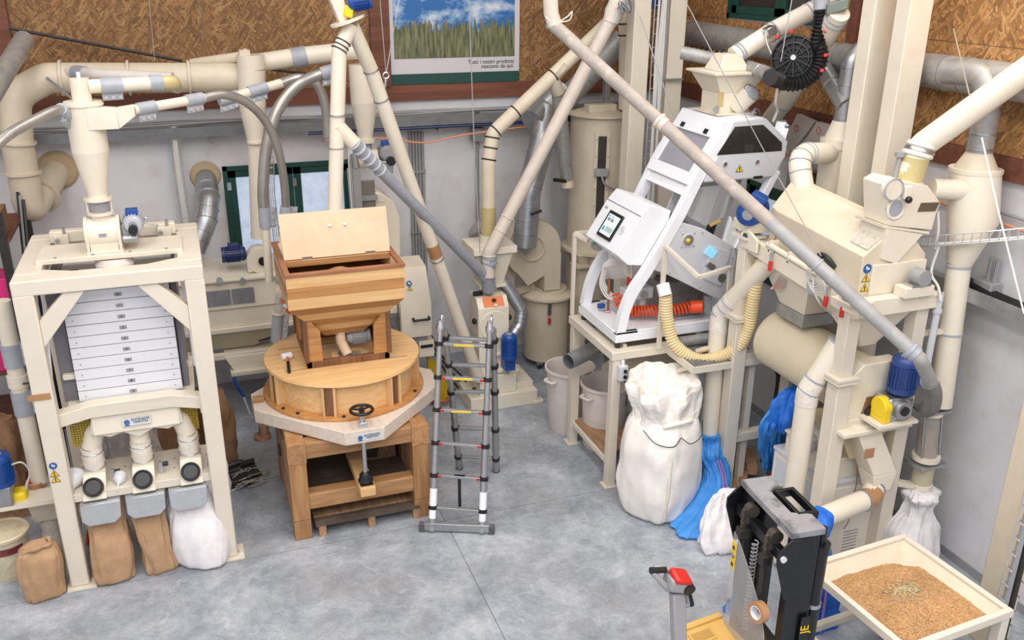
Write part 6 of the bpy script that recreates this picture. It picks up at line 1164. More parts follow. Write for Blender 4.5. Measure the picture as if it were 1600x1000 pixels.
P('side_port', M().cyl((hx+.04, hy-.16, 4.04), (hx+.1, hy-.32, 4.20), .095, n=26), CREAM, fh); P('port_glass', M().cyl((hx+.1, hy-.318, 4.198), (hx+.102, hy-.326, 4.206), .078, n=26), GREYP, fh); P('port_band', M().torus((hx+.1, hy-.32, 4.20), (.35, -.93, .93), .095, .007, 26, 6), STEEL, fh)
P('level_window', M().box((hx-.20, hy-.186, 4.05), (hx-.14, hy-.18, 4.2)), AMBER, fh); P('sensor', M().cyl((hx-.22, hy-.2, 4.03), (hx-.26, hy-.24, 4.03), .03, n=12), GALV, fh)
so_c = O('cable', M().tube(smoothpath([(5.5, 8.02, 3.98), (5.58, 8.1, 4.03), (5.7, 8.2, 3.99), (5.8, 8.3, 3.9)], 6), .012, 6), MGREY, 'grey cable lying on top of the white sorter', 'cable')
c = V((hx+.16, hy-.0, 4.52)); fp = pipe('feed_chute', 'white banded chute feeding the sorter hopper from upper right', [Y(1146, 88, 8.4), Y(1212, 46, 8.4), Y(1310, -5, 8.4)], .095, mat('white_pipe', (228, 222, 208), .4, var=.03), bands=((0, .12), (0, .18), (0, .86), (0, .95), (1, .50), (1, .58)), bmt=GREYP)
P('sensor', M().obox(Y(1203, 48, 8.28), (.05, 0, .02), (0, .05, 0), (-.02, 0, .04)), STEEL, fp, bev=.01); O('cable', M().tube(smoothpath([Y(1196, 52, 8.2), Y(1200, 72, 8.15), Y(1216, 105, 8.0)], 5), .007, 6), WIREW, 'thin cable looping from chute sensor to black spiral guide', 'cable')
# black spiral hose guide hung beside the hopper
c = Y(1240, 90, 7.7); sp = T('spiral_hose_guide', 'black spoked plastic scroll with red clips hanging above sorter', 'scroll', c-V((0, 0, .25))); ax_ = V((.66, .74, -.12)).normalized(); a_, b_, _ = frame(ax_); rt_ = V((1, 0, 0)); rt_ = (rt_-ax_*rt_.dot(ax_)).normalized(); up_ = ax_.cross(rt_); up_ = up_ if up_.z > 0 else -up_
R2 = .25; b = M(); b.torus(c, ax_, .14, .014, 30, 6); b.torus(c, ax_, .09, .008, 30, 6); P('scroll_rings', b, BLACK, sp); P('backing_disc', M().cyl(c+ax_*.04, c+ax_*.06, .21, n=36), BLACKP, sp)
for k in range(12): a = 2*PI*k/12; d = rt_*math.cos(a)+up_*math.sin(a); P('spoke', M().beam(c, c+d*.2, .014, .03, ax_), BLACK, sp)
pth = [c+(rt_*math.cos(a)+up_*math.sin(a))*R2 for a in [math.radians(230-360+8*k) for k in range(20)]]
arc = [c+(rt_*math.cos(math.radians(a))+up_*math.sin(math.radians(a)))*R2 for a in range(-120, 31, 10)]
full = [Y(1203, 121, 7.60)]+arc+[c+rt_*R2*.98+up_*.30, c+rt_*R2*.98+up_*.42]
fl2 = smoothpath(full, 4); pts, rs = hose_ribs(fl2, .07, .035, .008); P('ribbed_channel', M().tube(pts, rs, 14), BLACK, sp)
for q in (c+rt_*.29+up_*.22, c+rt_*.30+up_*.0, c+rt_*.27-up_*.14, c-rt_*.02+up_*.24, c-rt_*.15+up_*.2): P('red_clip', M().obox(q-ax_*.07, rt_*.018, up_*.016, ax_*.02), RED, sp, bev=.004)
P('hub', M().cyl(c-ax_*.05, c+ax_*.04, .025, n=14), LGREY, sp); P('rim_ring', M().torus(c, ax_, .205, .012, 36, 6), BLACK, sp)
e = c+rt_*R2*.98+up_*.42; O('clear_pipe', M().cyl(e, e+up_*.5, .075, n=20), GREYP, 'grey plastic pipe rising from black scroll', 'pipe')
pipe('grey_pipe', 'horizontal grey pipe behind sorter hopper ending at black scroll', [Y(1065, 82, 8.9), Y(1160, 102, 8.5), Y(1203, 116, 7.85)], .07, GALVD, .3, bands=((1, .7),))
wirerope('suspension_wire', 'vertical wire holding the black scroll', [Y(1239, -10, 7.6), Y(1220, 96, 7.6)], .005, WIREM)
O('white_rope', M().tube(smoothpath([Y(1216, 130, 7.7), Y(1212, 160, 7.8), Y(1215, 172, 7.9), Y(1208, 190, 7.95)], 5), .014, 6), WIREW, 'white rope hanging from black scroll down to sorter hood', 'rope')
c_ = [(4.72, 7.76, 2.30), (4.75, 7.72, 2.05), (4.80, 7.6, 1.78), (4.95, 7.42, 1.69), (5.15, 7.36, 1.70), (5.28, 7.30, 1.80), (5.33, 7.25, 2.1), (5.36, 7.2, 2.5), (5.4, 7.2, 2.7)]
pth = smoothpath([Y(1040, 462, 7.72), Y(1043, 500, 7.70), Y(1056, 540, 7.62), Y(1095, 562, 7.5), Y(1145, 548, 7.35), Y(1168, 515, 7.25), Y(1180, 450, 7.2), Y(1190, 405, 7.2)], 10)
pts, rs = hose_ribs(pth, .062, .030, .007); hz = T('ribbed_hose', 'ivory ribbed hose looping from sorter over grating to destoner', 'hose', (4.9, 7.5, 1.68)); P('tube', M().tube(pts, rs, 18), IVORYH, hz); P('hose_cuff', M().cyl(pth[0], pth[0]+V((-.01, .06, .11)), .068, n=18), WHITE, hz)
# bag stack, tubs and the big bag below
def tub(label, cx, cy):
    t = T('plastic_tub', label, 'tub', (cx, cy, 0), None); P('body', M().lathe((cx, cy, 0), (0, 0, 1), [(.24, 0), (.25, .02), (.285, .78), (.31, .80), (.31, .83), (.29, .83), (.275, .79), (.23, .05), (0, .05)], 40), TUBP, t)
    for s in (0, 1): a = math.radians(200+180*s); q = V((cx+.30*math.cos(a), cy+.30*math.sin(a), .72)); d = V((math.cos(a), math.sin(a), 0)); w = V((-d.y, d.x, 0)); P('handle', M().tube(bend([q-w*.07, q-w*.07+d*.06, q+w*.07+d*.06, q+w*.07], .03, 4), .018, 8), TUBP, t)
tub('dusty white tub behind the left leg of the stand', 4.13, 9.30); tub('dusty white tub standing inside stand behind its front leg', 4.36, 8.75)
pp = P
t = T('drain_pipe', 'grey galvanised pipe stub sticking out under sorter stand', 'pipe', Y(890, 570, 8.55)); a, e = Y(888, 565, 8.55), Y(940, 540, 8.75); P('tube', M().shell(a, e, .09, .006, 24), GALV, t); band(t, a.lerp(e, .9), e-a, .09, .04, CREAM)
t = T('drain_pipe', 'second galvanised pipe stub behind the first under stand', 'pipe', Y(945, 560, 8.6)); P('tube', M().cyl(Y(935, 560, 8.7), Y(958, 548, 8.85), .08, n=20), GALV, t)
O('blue_tub', M().lathe((5.0, 8.4, .33), (0, 0, 1), [(.22, 0), (.27, .62), (.29, .64), (.27, .64), (.21, .03), (0, .03)], 32), mat('pale_blue_tub', (190, 204, 224), .5), 'pale blue tub half hidden behind the big white bag', 'tub') if False else None
t = T('plastic_tub', 'pale tub half hidden behind the big white bag', 'tub', (4.95, 8.3, 0)); P('body', M().lathe((4.95, 8.3, 0), (0, 0, 1), [(.24, 0), (.29, 1.0), (.31, 1.02), (.28, 1.02), (.23, .03), (0, .03)], 32), mat('pale_blue_tub', (196, 206, 220), .5), t)
O('outlet_cone', M().cyl((4.95, 8.2, 1.22), (4.95, 8.2, 1.55), .09, .12, n=20), GALVD, 'dark grey outlet cone above the pale tub', 'outlet'); O('under_hopper', M().hexa([(4.35, 8.1, 1.2), (4.75, 8.1, 1.2), (4.75, 8.5, 1.2), (4.35, 8.5, 1.2)], [(4.2, 8.0, 1.53), (5.2, 8.0, 1.53), (5.2, 8.8, 1.53), (4.2, 8.8, 1.53)]), CREAMD, 'cream hopper under the sorter stand top', 'hopper', bev=.005)
cx, cyb = 4.32, 7.32
b = sack([(cx, cyb, 0, .30, .27, 3, .5), (cx, cyb, .06, .37, .34, 2.8, .5), (cx, cyb, .3, .425, .39, 2.6, .5), (cx, cyb, .65, .42, .39, 2.6, .5), (cx, cyb, .90, .40, .36, 2.6, .5), (cx+.01, cyb+.02, 1.05, .36, .33, 2.4, .5), (cx+.01, cyb+.03, 1.13, .28, .25, 2.3, .5)], n=110, rows=70, seed=41, wr=.018, fold=8)
b2_ = sack([(cx, cyb+.02, 1.04, .34, .30, 2.4, .5), (cx+.01, cyb+.04, 1.12, .36, .32, 2.3, .55), (cx+.02, cyb+.06, 1.22, .38, .32, 2.3, .5), (cx+.03, cyb+.10, 1.38, .43, .34, 2.2, .5), (cx+.03, cyb+.12, 1.46, .41, .31, 2.2, .5), (cx+.02, cyb+.10, 1.36, .33, .25, 2.2, .5), (cx, cyb+.08, 1.22, .24, .18, 2.2, .5), (cx, cyb+.08, 1.16, .1, .08, 2, .5)], n=120, rows=90, seed=43, wr=.07, fold=8)
bb = T('big_bag', 'large full white bulk bag with gathered neck before sorter stand', 'bag', (cx, cyb, 0)); P('body', b, BIGBAG, bb, sm=60); P('gathered_top', b2_, BIGBAG, bb, sm=60)
P('seam_strap', M().tube(smoothpath([(cx-.10, cyb-.38, .95), (cx-.12, cyb-.42, .7), (cx-.14, cyb-.44, .4), (cx-.14, cyb-.40, .1)], 6), .014, 6), FABRIC, bb)
P('neck_tie', M().tube(smoothpath([(cx-.16, cyb-.28, 1.12), (cx-.02, cyb-.31, 1.15), (cx+.14, cyb-.28, 1.14), (cx+.2, cyb-.22, 1.10)], 6), .022, 8), BIGBAG, bb)
for s in (-1, 1): P('blue_cord', M().tube(smoothpath([(cx+s*.34, cyb-.2, 1.08), (cx+s*.26, cyb-.33, .98), (cx+s*.1, cyb-.40, .95), (cx+s*.0, cyb-.37, 1.02)], 5), .005, 5), INK, bb)
# drop pipe with blue bag
a = V((5.01, 7.50, 0)); dp = pipe('drop_chute', 'cream chute pipe dropping from destoner into a blue bag', [X(1205, 405, 5.22), X(1125, 490, 5.05), Z(1103, 720, .38)], .095, CREAM, .22, bands=((0, .05), (0, .78), (0, .88), (0, .99), (1, .0)), bmt=GREYP)
P('white_sleeve', M().tube(bend([X(1205, 405, 5.22).lerp(X(1125, 490, 5.05), .72), X(1125, 490, 5.05), X(1125, 490, 5.05).lerp(Z(1103, 720, .38), .12)], .2), .099, 20), FABRIC, dp)
q = Z(1103, 720, .38); x_, y_ = q.x, q.y
b = sack([(x_-.40, y_-.60, 0, .26, .20, 2.2, .1), (x_-.40, y_-.60, .05, .30, .22, 2.2, .1), (x_-.22, y_-.46, .16, .22, .15, 2.2, .3), (x_-.0, y_-.22, .32, .15, .12, 2.3, .6), (x_+.0, y_-.1, .46, .13, .11, 2.2, .6), (x_-.03, y_-.05, .55, .16, .13, 2.2, .6), (x_, y_, .64, .125, .12, 2, .6), (x_, y_, .72, .13, .12, 2, .6)], n=90, rows=70, seed=51, wr=.035, fold=14)
t = T('blue_bag', 'slumped blue woven bag tied to the cream drop chute', 'bag', (x_-.2, y_-.4, 0)); P('bag', b, BLUEBAG, t, sm=60)
for k in range(2): P('stripe', M().tube(smoothpath([(x_-.30+.1*k, y_-.83+.02*k, .05), (x_-.26+.1*k, y_-.74+.03*k, .13), (x_-.12+.07*k, y_-.57+.03*k, .24), (x_-.0+.04*k, y_-.34+.02*k, .36), (x_+.0+.03*k, y_-.21, .50)], 6), .012, 6), PINKS, t)
c = Z(1131, 852, 0); b = sack([(c.x, c.y, 0, .21, .12, 4, .05), (c.x, c.y, .05, .245, .14, 3.4, .05), (c.x+.0, c.y+.05, .22, .235, .12, 2.8, .1), (c.x+.03, c.y+.12, .40, .19, .07, 2.2, .2), (c.x+.06, c.y+.18, .50, .12, .03, 2, .3)], n=80, rows=50, seed=53, wr=.035, fold=8); O('white_bag', b, WSACK, 'small white woven bag on floor before the blue bag', 'bag', sm=60)
# ================================================================== destoner on its stand
dx0, dx1, dy0, dy1 = 5.06, 5.93, 5.70, 7.42
ds_ = T('destoner', 'long cream destoner with sloping hood on stand along right wall', 'destoner', (5.5, 6.55, 0))
for i, (xx, yy) in enumerate(((dx0, dy1-.15), (dx0, dy0), (dx1-.15, dy0), (dx1-.15, dy1-.15))):
    zt = 2.92 if yy > 6.5 else 2.78
    l = P('leg', M().box((xx, yy, .01), (xx+.15, yy+.15, 2.06)), FRAMEC, ds_, bev=.006); u = P('upper_post', M().box((xx+.01, yy+.01, 2.10), (xx+.14, yy+.14, zt)), FRAMEC, ds_, bev=.006)
    P('flange_plate', M().box((xx-.04, yy-.04, 2.05), (xx+.19, yy+.19, 2.075)).box((xx-.04, yy-.04, 2.08), (xx+.19, yy+.19, 2.105)), FRAMEC, l); P('foot_plate', M().box((xx-.04, yy-.04, 0), (xx+.19, yy+.19, .014)), FRAMEC, l)
    P('cap_plate', M().box((xx-.05, yy-.05, zt), (xx+.2, yy+.2, zt+.02)), FRAMEC, u)
    if i == 2: P('white_conduit', M().cyl((xx+.19, yy-.03, 1.95), (xx+.19, yy-.03, 2.80), .03, n=14), LGREY, ds_); P('conduit_clip', M().cyl((xx+.19, yy-.03, 2.62), (xx+.19, yy-.03, 2.65), .04, n=14), LGREY, ds_)
for xx in (dx1-.12, ):
    for z in (.62, 1.56): P('side_rail', M().box((xx, dy0+.15, z), (xx+.1, dy1-.15, z+.1)), FRAMEC, ds_, bev=.005)
for yy in (dy0+.02, dy1-.12):
    for z in (.62, 1.56): P('cross_rail', M().box((dx0+.15, yy, z), (dx1-.15, yy+.1, z+.1)), FRAMEC, ds_, bev=.005) if not (z < 1 and yy < 6) else None
# pivot brackets and channel frame
zf = lambda y: 2.79+(y-5.75)*.078
P('side_channel', M().hexa([(5.10, 5.70, zf(5.7)-.13), (5.16, 5.70, zf(5.7)-.13), (5.16, 7.35, zf(7.35)-.13), (5.10, 7.35, zf(7.35)-.13)], [(5.10, 5.70, zf(5.7)+.02), (5.16, 5.70, zf(5.7)+.02), (5.16, 7.35, zf(7.35)+.02), (5.10, 7.35, zf(7.35)+.02)]), CREAM, ds_, bev=.004)
P('side_channel', M().hexa([(5.84, 5.70, zf(5.7)-.13), (5.92, 5.70, zf(5.7)-.13), (5.92, 7.35, zf(7.35)-.13), (5.84, 7.35, zf(7.35)-.13)], [(5.84, 5.70, zf(5.7)+.02), (5.92, 5.70, zf(5.7)+.02), (5.92, 7.35, zf(7.35)+.02), (5.84, 7.35, zf(7.35)+.02)]), CREAM, ds_, bev=.004)
P('end_channel', M().box((5.08, 5.66, zf(5.7)-.12), (5.95, 5.76, zf(5.7)+.03)), CREAM, ds_, bev=.006); P('deck', M().hexa([(5.14, 5.72, zf(5.72)-.1), (5.88, 5.72, zf(5.72)-.1), (5.88, 7.34, zf(7.34)-.1), (5.14, 7.34, zf(7.34)-.1)], [(5.14, 5.72, zf(5.72)+.0), (5.88, 5.72, zf(5.72)+.0), (5.88, 7.34, zf(7.34)+.0), (5.14, 7.34, zf(7.34)+.0)]), CREAMD, ds_)
P('rail_bar', M().cyl((5.12, 5.95, zf(5.95)+.05), (5.12, 7.0, zf(7.0)+.05), .028, n=14), CREAM, ds_)
for yy in (6.05, 6.35, 6.65, 6.95): P('divider', M().box((5.10, yy-.012, zf(yy)), (5.22, yy+.012, zf(yy)+.10)), CREAM, ds_)
for yy, s in ((7.22, 1), (5.72, 1)): pv = P('pivot_ear', M().prism([(5.05, yy-.14, zf(yy)-.08), (5.05, yy+.12, zf(yy)-.08), (5.05, yy+.14, zf(yy)+.06), (5.05, yy+.04, zf(yy)+.12), (5.05, yy-.14, zf(yy)+.05)], (.03, 0, 0)), CREAM, ds_, bev=.006); P('pivot_pin', M().cyl((5.06, yy+.05, zf(yy)+.04), (5.04, yy+.05, zf(yy)+.04), .035, n=18), GREENF if yy > 6 else MGREY, pv)
for yy in (6.85, 6.02, 5.80):
    q = V((5.085, yy, zf(yy)+.0)); hk = P('toggle_hook', M().tube([q+V((0, 0, .05)), q+V((-.02, .01, 0)), q+V((-.02, .0, -.06))], .012, 8), STEEL, ds_); P('red_grip', M().cyl(q+V((-.02, 0, -.06)), q+V((-.025, -.005, -.15)), .02, n=10), RED, hk)
P('grey_pad', M().box((5.085, 6.22, zf(6.22)-.14), (5.10, 6.32, zf(6.3)-.02)), GREYP, ds_); P('black_handle', M().tube(smoothpath([(5.20, 6.36, zf(6.3)+.16), (5.17, 6.28, zf(6.3)+.2), (5.17, 6.2, zf(6.3)+.19), (5.2, 6.12, zf(6.3)+.13)], 5), .03, 8), BLACK, ds_)
# hood with sloping roof, rising at the far end to the elbow
def sec(y, zo, l=5.20, r=5.86): return [V((l, y, 2.78+zo)), V((l, y, 3.16+zo)), V((5.50, y, 3.385+zo)), V((5.60, y, 3.385+zo)), V((r, y, 3.12+zo)), V((r, y, 2.78+zo))]
n0, n1 = sec(5.80, 0), sec(7.02, .085); e1 = [V((5.24, 7.16, 2.90)), V((5.24, 7.17, 3.25)), V((5.45, 7.18, 3.50)), V((5.64, 7.2, 3.50)), V((5.80, 7.22, 3.25)), V((5.80, 7.22, 2.90))]
b = M(); vs = n0+n1+e1; fs = [tuple(range(5, -1, -1)), tuple(range(12, 18))]
for k in range(2):
    for i in range(6): j = (i+1) % 6; fs.append((k*6+i, k*6+j, k*6+6+j, k*6+6+i))
P('hood', b.add(vs, fs), CREAMD, ds_, bev=.006)
P('clear_window', M().hexa([n0[1]+V((.05, .02, .045)), n0[1]+V((.26, .02, .20)), n0[1]+V((.26, .24, .215)), n0[1]+V((.05, .24, .06))], [n0[1]+V((.046, .02, .052)), n0[1]+V((.256, .02, .207)), n0[1]+V((.256, .24, .222)), n0[1]+V((.046, .24, .067))]), mat('crinkled_film', (222, 214, 200), .15, var=.15, scale=20, alpha=.8), ds_)
b = M()
for k in range(14): u = k/13; q = n0[3].lerp(n1[3], u)+V((.03, 0, -.028)); b.cyl(q, q+V((0, 0, .008)), .009, n=6)
P('roof_bolts', b, MGREY, ds_); P('roof_flange', M().beam(n0[3]+V((.03, 0, -.03)), n1[3]+V((.03, 0, -.03)), .05, .012, (.7, 0, .7)), CREAM, ds_)
for k, kd in enumerate(('round', 'tri', 'tri')): sticker(ds_, V((5.26, 5.80, 3.05-.085*k)), (1, 0, 0), (0, 0, 1), .07, kd)
sticker(ds_, (5.20, 7.0, 2.96), (0, -1, 0), (0, 0, 1), .08)
P('near_panel', M().box((5.30, 5.775, 2.80), (5.86, 5.80, 3.08)), CREAM, ds_, bev=.004)
bb = P('bearing_block', M().box((5.52, 5.60, zf(5.7)+.03), (5.82, 5.74, zf(5.7)+.12)), CREAM, ds_, bev=.005); P('bearing', M().cyl((5.68, 5.70, zf(5.7)+.2), (5.68, 5.58, zf(5.7)+.2), .07, n=22), MGREY, bb); P('bearing_plate', M().box((5.58, 5.6, zf(5.7)+.12), (5.78, 5.72, zf(5.7)+.145)), STEEL, bb)
# elbow to a small cyclone
eb_ = [V((5.53, 7.10, 3.40)), V((5.54, 7.27, 3.72)), V((6.05, 7.42, 3.68))]
el = pipe('bent_duct', 'cream bent duct with wire bands from destoner hood to cyclone', eb_, .105, CREAM, .24, n=26)
bp_ = bend(eb_, .24)
for k in (1, 3, 5, 7, 9): band(el, bp_[min(k, len(bp_)-2)], bp_[min(k+1, len(bp_)-1)]-bp_[max(k-1, 0)], .105, .012, GREYP)
kx, ky = 6.19, 7.46
c3 = T('cyclone', 'cream cyclone behind destoner next to the twin columns', 'cyclone', (kx, ky, 2.3))
P('body', M().lathe((kx, ky, 2.3), (0, 0, 1), [(.06, 0), (.07, .3), (.19, .95), (.19, 1.42), (.205, 1.42), (.205, 1.50), (.19, 1.5)], 64), CREAM, c3, sm=7); P('top_cone', M().cyl((kx, ky, 3.80), (kx, ky, 3.98), .17, .11, n=28), CREAM, c3)
pipe('galvanised_duct', 'galvanised duct rising from small cyclone into main duct', [V((kx, ky, 3.98)), V((kx, ky, 4.55)), V((kx+.1, ky, 4.66)), V((6.4, ky, 4.66))], .10, GALV, .12, bands=((0, .05), (0, .30), (0, .62), (0, .9)), bmt=STEEL, n=24)
# long galvanised duct on the right wall
md = pipe('galvanised_duct', 'long dusty galvanised duct along right wall across strand board', [X(1068, 48, 6.42), X(1290, 88, 6.42), X(1640, 136, 6.42)], .15, GALVD, .3, bands=((0, .05), (1, .1), (1, .62), (1, .7)), bmt=GALV, n=28)
pipe('galvanised_branch', 'short galvanised branch slanting beneath the main duct', [X(1285, 105, 6.2), X(1312, 150, 6.15), X(1322, 165, 6.15)], .09, GALV, .05, bands=((0, .6),))
pipe('slanted_chute', 'cream chute slanting from top down behind the sorter hood', [X(1312, 20, 5.9), X(1240, 140, 6.1), X(1190, 205, 6.15)], .10, CREAM, .1, bands=((0, .05), (0, .1), (1, .3), (1, .9)), bmt=GREYP)
O('clamp_bracket', M().obox(X(1308, 10, 5.88), (.08, -.05, .03), (.03, .05, 0), (0, 0, .05)), mat('green_grey', (120, 128, 118), .5, .3), 'greenish metal clamp at top end of slanted chute', 'bracket', bev=.01)
# elevator legs on the right
for yy, lab in ((7.06, 'far'), (6.63, 'near')):
    t = T('elevator_column', 'tall cream elevator column beside right wall, %s one of two' % lab, 'column', (6.08, yy, 0)); P('casing', M().box((5.965, yy-.075, .3), (6.21, yy+.10, 8.9)), CREAM, t, bev=.008); P('boot', M().box((5.94, yy-.14, 0), (6.27, yy+.16, .32)), CREAM, t, bev=.01)
# machine covers leaning by the right wall
for k, pl_ in enumerate((((1245, 178), (1273, 190), (1238, 237), (1222, 228)), ((1276, 190), (1308, 198), (1289, 222), (1243, 240)))):
    pts = [X(a, c, 6.40) for a, c in pl_]; t = T('cover_plate', ('grey cover plate with red mark left of the black gap', 'grey cover plate with red mark nearer the twin columns')[k], 'plate', pts[2], None)
    P('plate', M().prism(pts, (.06, 0, -.0)), mat('dusty_grey_plate', (186, 176, 168), .6, var=.06) if k == 0 else bpy.data.materials['dusty_grey_plate'], t, bev=.006); c = sum(pts, V((0, 0, 0)))/4+V((-.004, 0, .06)); P('red_mark', M().torus(c, (1, 0, 0), .035, .004, 18, 4), RED, t)
    P('plate_support', M().box((6.44, min(p.y for p in pts)+.1, 2.95), (6.55, max(p.y for p in pts)-.1, max(p.z for p in pts)-.1)), MGREY, t)
for k in range(2): q = X(1268+9*k, 285, 6.4); O('black_plug', M().cyl(q+V((0, 0, -.12)), q+V((0, 0, .1)), .045, n=16), BLACK, ('left black plug hanging behind the bent duct', 'right black plug hanging behind the bent duct')[k], 'plug')
O('rusty_bar', M().beam(X(1262, 262, 6.45), X(1290, 272, 6.45), .03), CHERRY, 'rusty bar behind bent duct holding the black plugs', 'bar')
mo = T('blue_motor', 'bright blue motor behind the long grey pipe beside sorter', 'motor', V((5.0, 7.3, 2.9))); q = X(1168, 336, 5.02); motor(mo, q, (.75, .65, .05), .125, .30, BLUEM, (.3, -.3, 1)); P('motor_bracket', M().box((q.x+.05, q.y+.02, q.z-.2), (q.x+.3, q.y+.3, q.z-.1)), CREAM, mo)
# aspirator box
ab = T('aspirator_box', 'cream aspirator box with round glass ports on destoner end', 'aspirator', (5.85, 5.92, zf(5.9)))
pt_ = lambda px, py: Y(px, py, 5.78)
fp_ = [pt_(1384, 352), pt_(1386, 292), pt_(1404, 280), pt_(1425, 292), pt_(1440, 322), pt_(1434, 335), pt_(1462, 331), pt_(1452, 362), pt_(1420, 370)]
P('body', M().prism([pt_(1388, 353), pt_(1387, 290), pt_(1402, 281), pt_(1450, 290), pt_(1470, 317), pt_(1464, 332), pt_(1456, 360)], (0, .30, 0)), CREAM, ab, bev=.008)
P('dark_opening', M().prism([pt_(1433, 331)+V((0, -.004, 0)), pt_(1439, 317)+V((0, -.004, 0)), pt_(1468, 316)+V((0, -.004, 0)), pt_(1461, 330)+V((0, -.004, 0))], (0, .003, 0)), mat('dim_opening', (96, 80, 62), .8), ab)  # flat sheet on the solid body, coloured dark as an opening's shaded inside
P('lower_flange', M().hexa([pt_(1379, 356), pt_(1452, 366), pt_(1452, 366)+V((.02, .34, 0)), pt_(1379, 356)+V((0, .34, 0))], [pt_(1379, 352), pt_(1452, 362), pt_(1452, 362)+V((.02, .34, 0)), pt_(1379, 352)+V((0, .34, 0))]), CREAM, ab)
P('chute', M().hexa([pt_(1378, 405), pt_(1400, 412), pt_(1400, 412)+V((0, .28, 0)), pt_(1378, 405)+V((0, .28, 0))], [pt_(1384, 357), pt_(1442, 366), pt_(1442, 366)+V((0, .3, 0)), pt_(1384, 357)+V((0, .3, 0))]), CREAM, ab)
P('support_box', M().box((5.60, 5.86, zf(5.9)), (5.90, 6.2, 3.05)), CREAM, ab)
c = pt_(1390, 294)+V((0, -.05, 0)); P('round_cover', M().cyl(c, c+V((0, .05, 0)), .088, n=30), CREAM, ab); P('cover_ring', M().torus(c, (0, 1, 0), .088, .008, 30, 6), GREYP, ab)
c = pt_(1399, 326)+V((0, -.006, 0)); P('round_port', M().cyl(c, c+V((0, .03, 0)), .078, n=30), GREYP, ab); P('port_ring', M().torus(c, (0, 1, 0), .082, .012, 30, 8), CREAM, ab)
c = pt_(1412, 298)+V((0, -.04, 0)); P('adjuster', M().box(c-V((.035, .02, .06)), c+V((.04, .02, .05))), CREAM, ab, bev=.01); P('adjuster_knob', M().ball(c+V((0, -.03, -.06)), .03), BLACK, ab)
q = pt_(1434, 250)+V((0, .2, 0)); P('grey_handle', M().cyl(q+V((-.02, 0, -.22)), q, .022, n=10).cyl(q+V((0, 0, -.01)), q+V((0, 0, .03)), .045, n=12), MGREY, ab)
af = pipe('aspirator_chute', 'cream chute with amber sight section entering the aspirator box', [X(1640, 84, 6.32), pt_(1462, 232)+V((.0, .15, 0)), pt_(1448, 262)+V((0, .15, 0)), pt_(1438, 296)+V((0, .15, 0))], .105, CREAM, .12, n=26)
P('amber_section', M().cyl(pt_(1452, 252)+V((0, .15, 0)), pt_(1441, 288)+V((0, .15, 0)), .11, n=28), AMBER, af)
for (a, c) in ((1462, 232), (1458, 240), (1455, 246)): q = pt_(a, c)+V((0, .15, 0)); P('crumpled_cuff', M().lathe(q, pt_(1438, 296)-pt_(1462, 232), [(.115, -.02), (.124, -.008), (.124, .01), (.115, .02)], 26), STEEL if a == 1458 else FABRIC, af)
P('lower_ring', M().cyl(pt_(1440, 288)+V((0, .15, 0)), pt_(1437, 301)+V((0, .15, 0)), .125, n=28), CREAM, af)
# big right cyclone with drop pipe
kx, ky = 6.27, 5.80
c4 = T('cyclone', 'big cream cyclone at right edge with galvanised pipe on top', 'cyclone', X(1520, 345, 6.27)); A0 = X(1524, 268, 6.3); a1 = X(1520, 345, 6.27); a2 = X(1499, 412, 6.24); a3 = X(1469, 634, 6.2)
P('body', M().tube([A0, a1, a2], [.205, .205, .105], 48).cyl(A0, A0+V((0, 0, .03)), .215, n=34), CREAM, c4); P('top_cone', M().cyl(A0+V((0, 0, .02)), A0+V((0, 0, .17)), .18, .10, n=30), CREAMD, c4)
P('inlet', M().cyl(A0+V((-.42, .02, -.12)), A0+V((-.05, -.1, -.14)), .085, n=24), CREAM, c4)
P('drop_tube', M().cyl(a2, a3, .1, n=26), CREAM, c4); band(c4, a2.lerp(a3, .02), a3-a2, .10, .02, GREYP); band(c4, a2.lerp(a3, .48), a3-a2, .10, .02, GREYP)
P('support_arm', M().beam((5.92, 5.76, a2.lerp(a3, .46).z), a2.lerp(a3, .46), .05, .04), CREAM, c4)
gp = A0+V((0, 0, .17)); pipe('galvanised_riser', 'galvanised riser from big right cyclone up to wall duct', [gp, gp+V((.0, 0, .45)), gp+V((.02, .12, .62)), X(1480, 112, 6.3)], .105, GALVD, .2, bands=((0, .06), (0, .35), (0, .8)), bmt=STEEL, n=24)
wirerope('suspension_wire', 'wire from upper strand board down past big cyclone', [X(1490, 45, 6.2), X(1515, 150, 5.6)], .005, WIREM); O('guy_rope', M().tube([X(1534, 215, 5.9), X(1560, 330, 5.75), X(1600, 490, 5.6)], .007, 6), WIREW, 'white guy rope crossing in front of big right cyclone', 'rope')
# sight glass column
s0, s1, s2 = X(1453, 640, 6.14), X(1447, 712, 6.14), X(1437, 765, 6.14)
sc = T('sight_column', 'clear sight glass column full of grain by right wall', 'sight glass', s2)
P('top_plate', M().hexa([s0+V((-.16, -.12, 0)), s0+V((.14, -.12, 0)), s0+V((.18, .12, 0)), s0+V((-.12, .12, 0))], [s0+V((-.16, -.12, .025)), s0+V((.14, -.12, .025)), s0+V((.18, .12, .025)), s0+V((-.12, .12, .025))]), GALV, sc)
P('glass_tube', M().shell(s1, s0, .095, .005, 28), CLEAR, sc); P('grain_fill', M().cyl(s1, s1.lerp(s0, .62), .088, n=26), mat('grey_grain', (158, 132, 104), .9, var=.3, scale=60, bump=.5, bscale=80), sc); P('bottom_ring', M().cyl(s1+V((0, 0, -.03)), s1+V((0, 0, .015)), .125, n=28), CREAM, sc); P('top_ring', M().cyl(s0+V((0, 0, -.03)), s0+V((0, 0, 0)), .12, n=28), CREAM, sc)
for dx_ in (-.1, .1): P('tie_rod', M().cyl(s1+V((dx_, -.05, 0)), s0+V((dx_, -.05, 0)), .009, n=8), STEEL, sc)
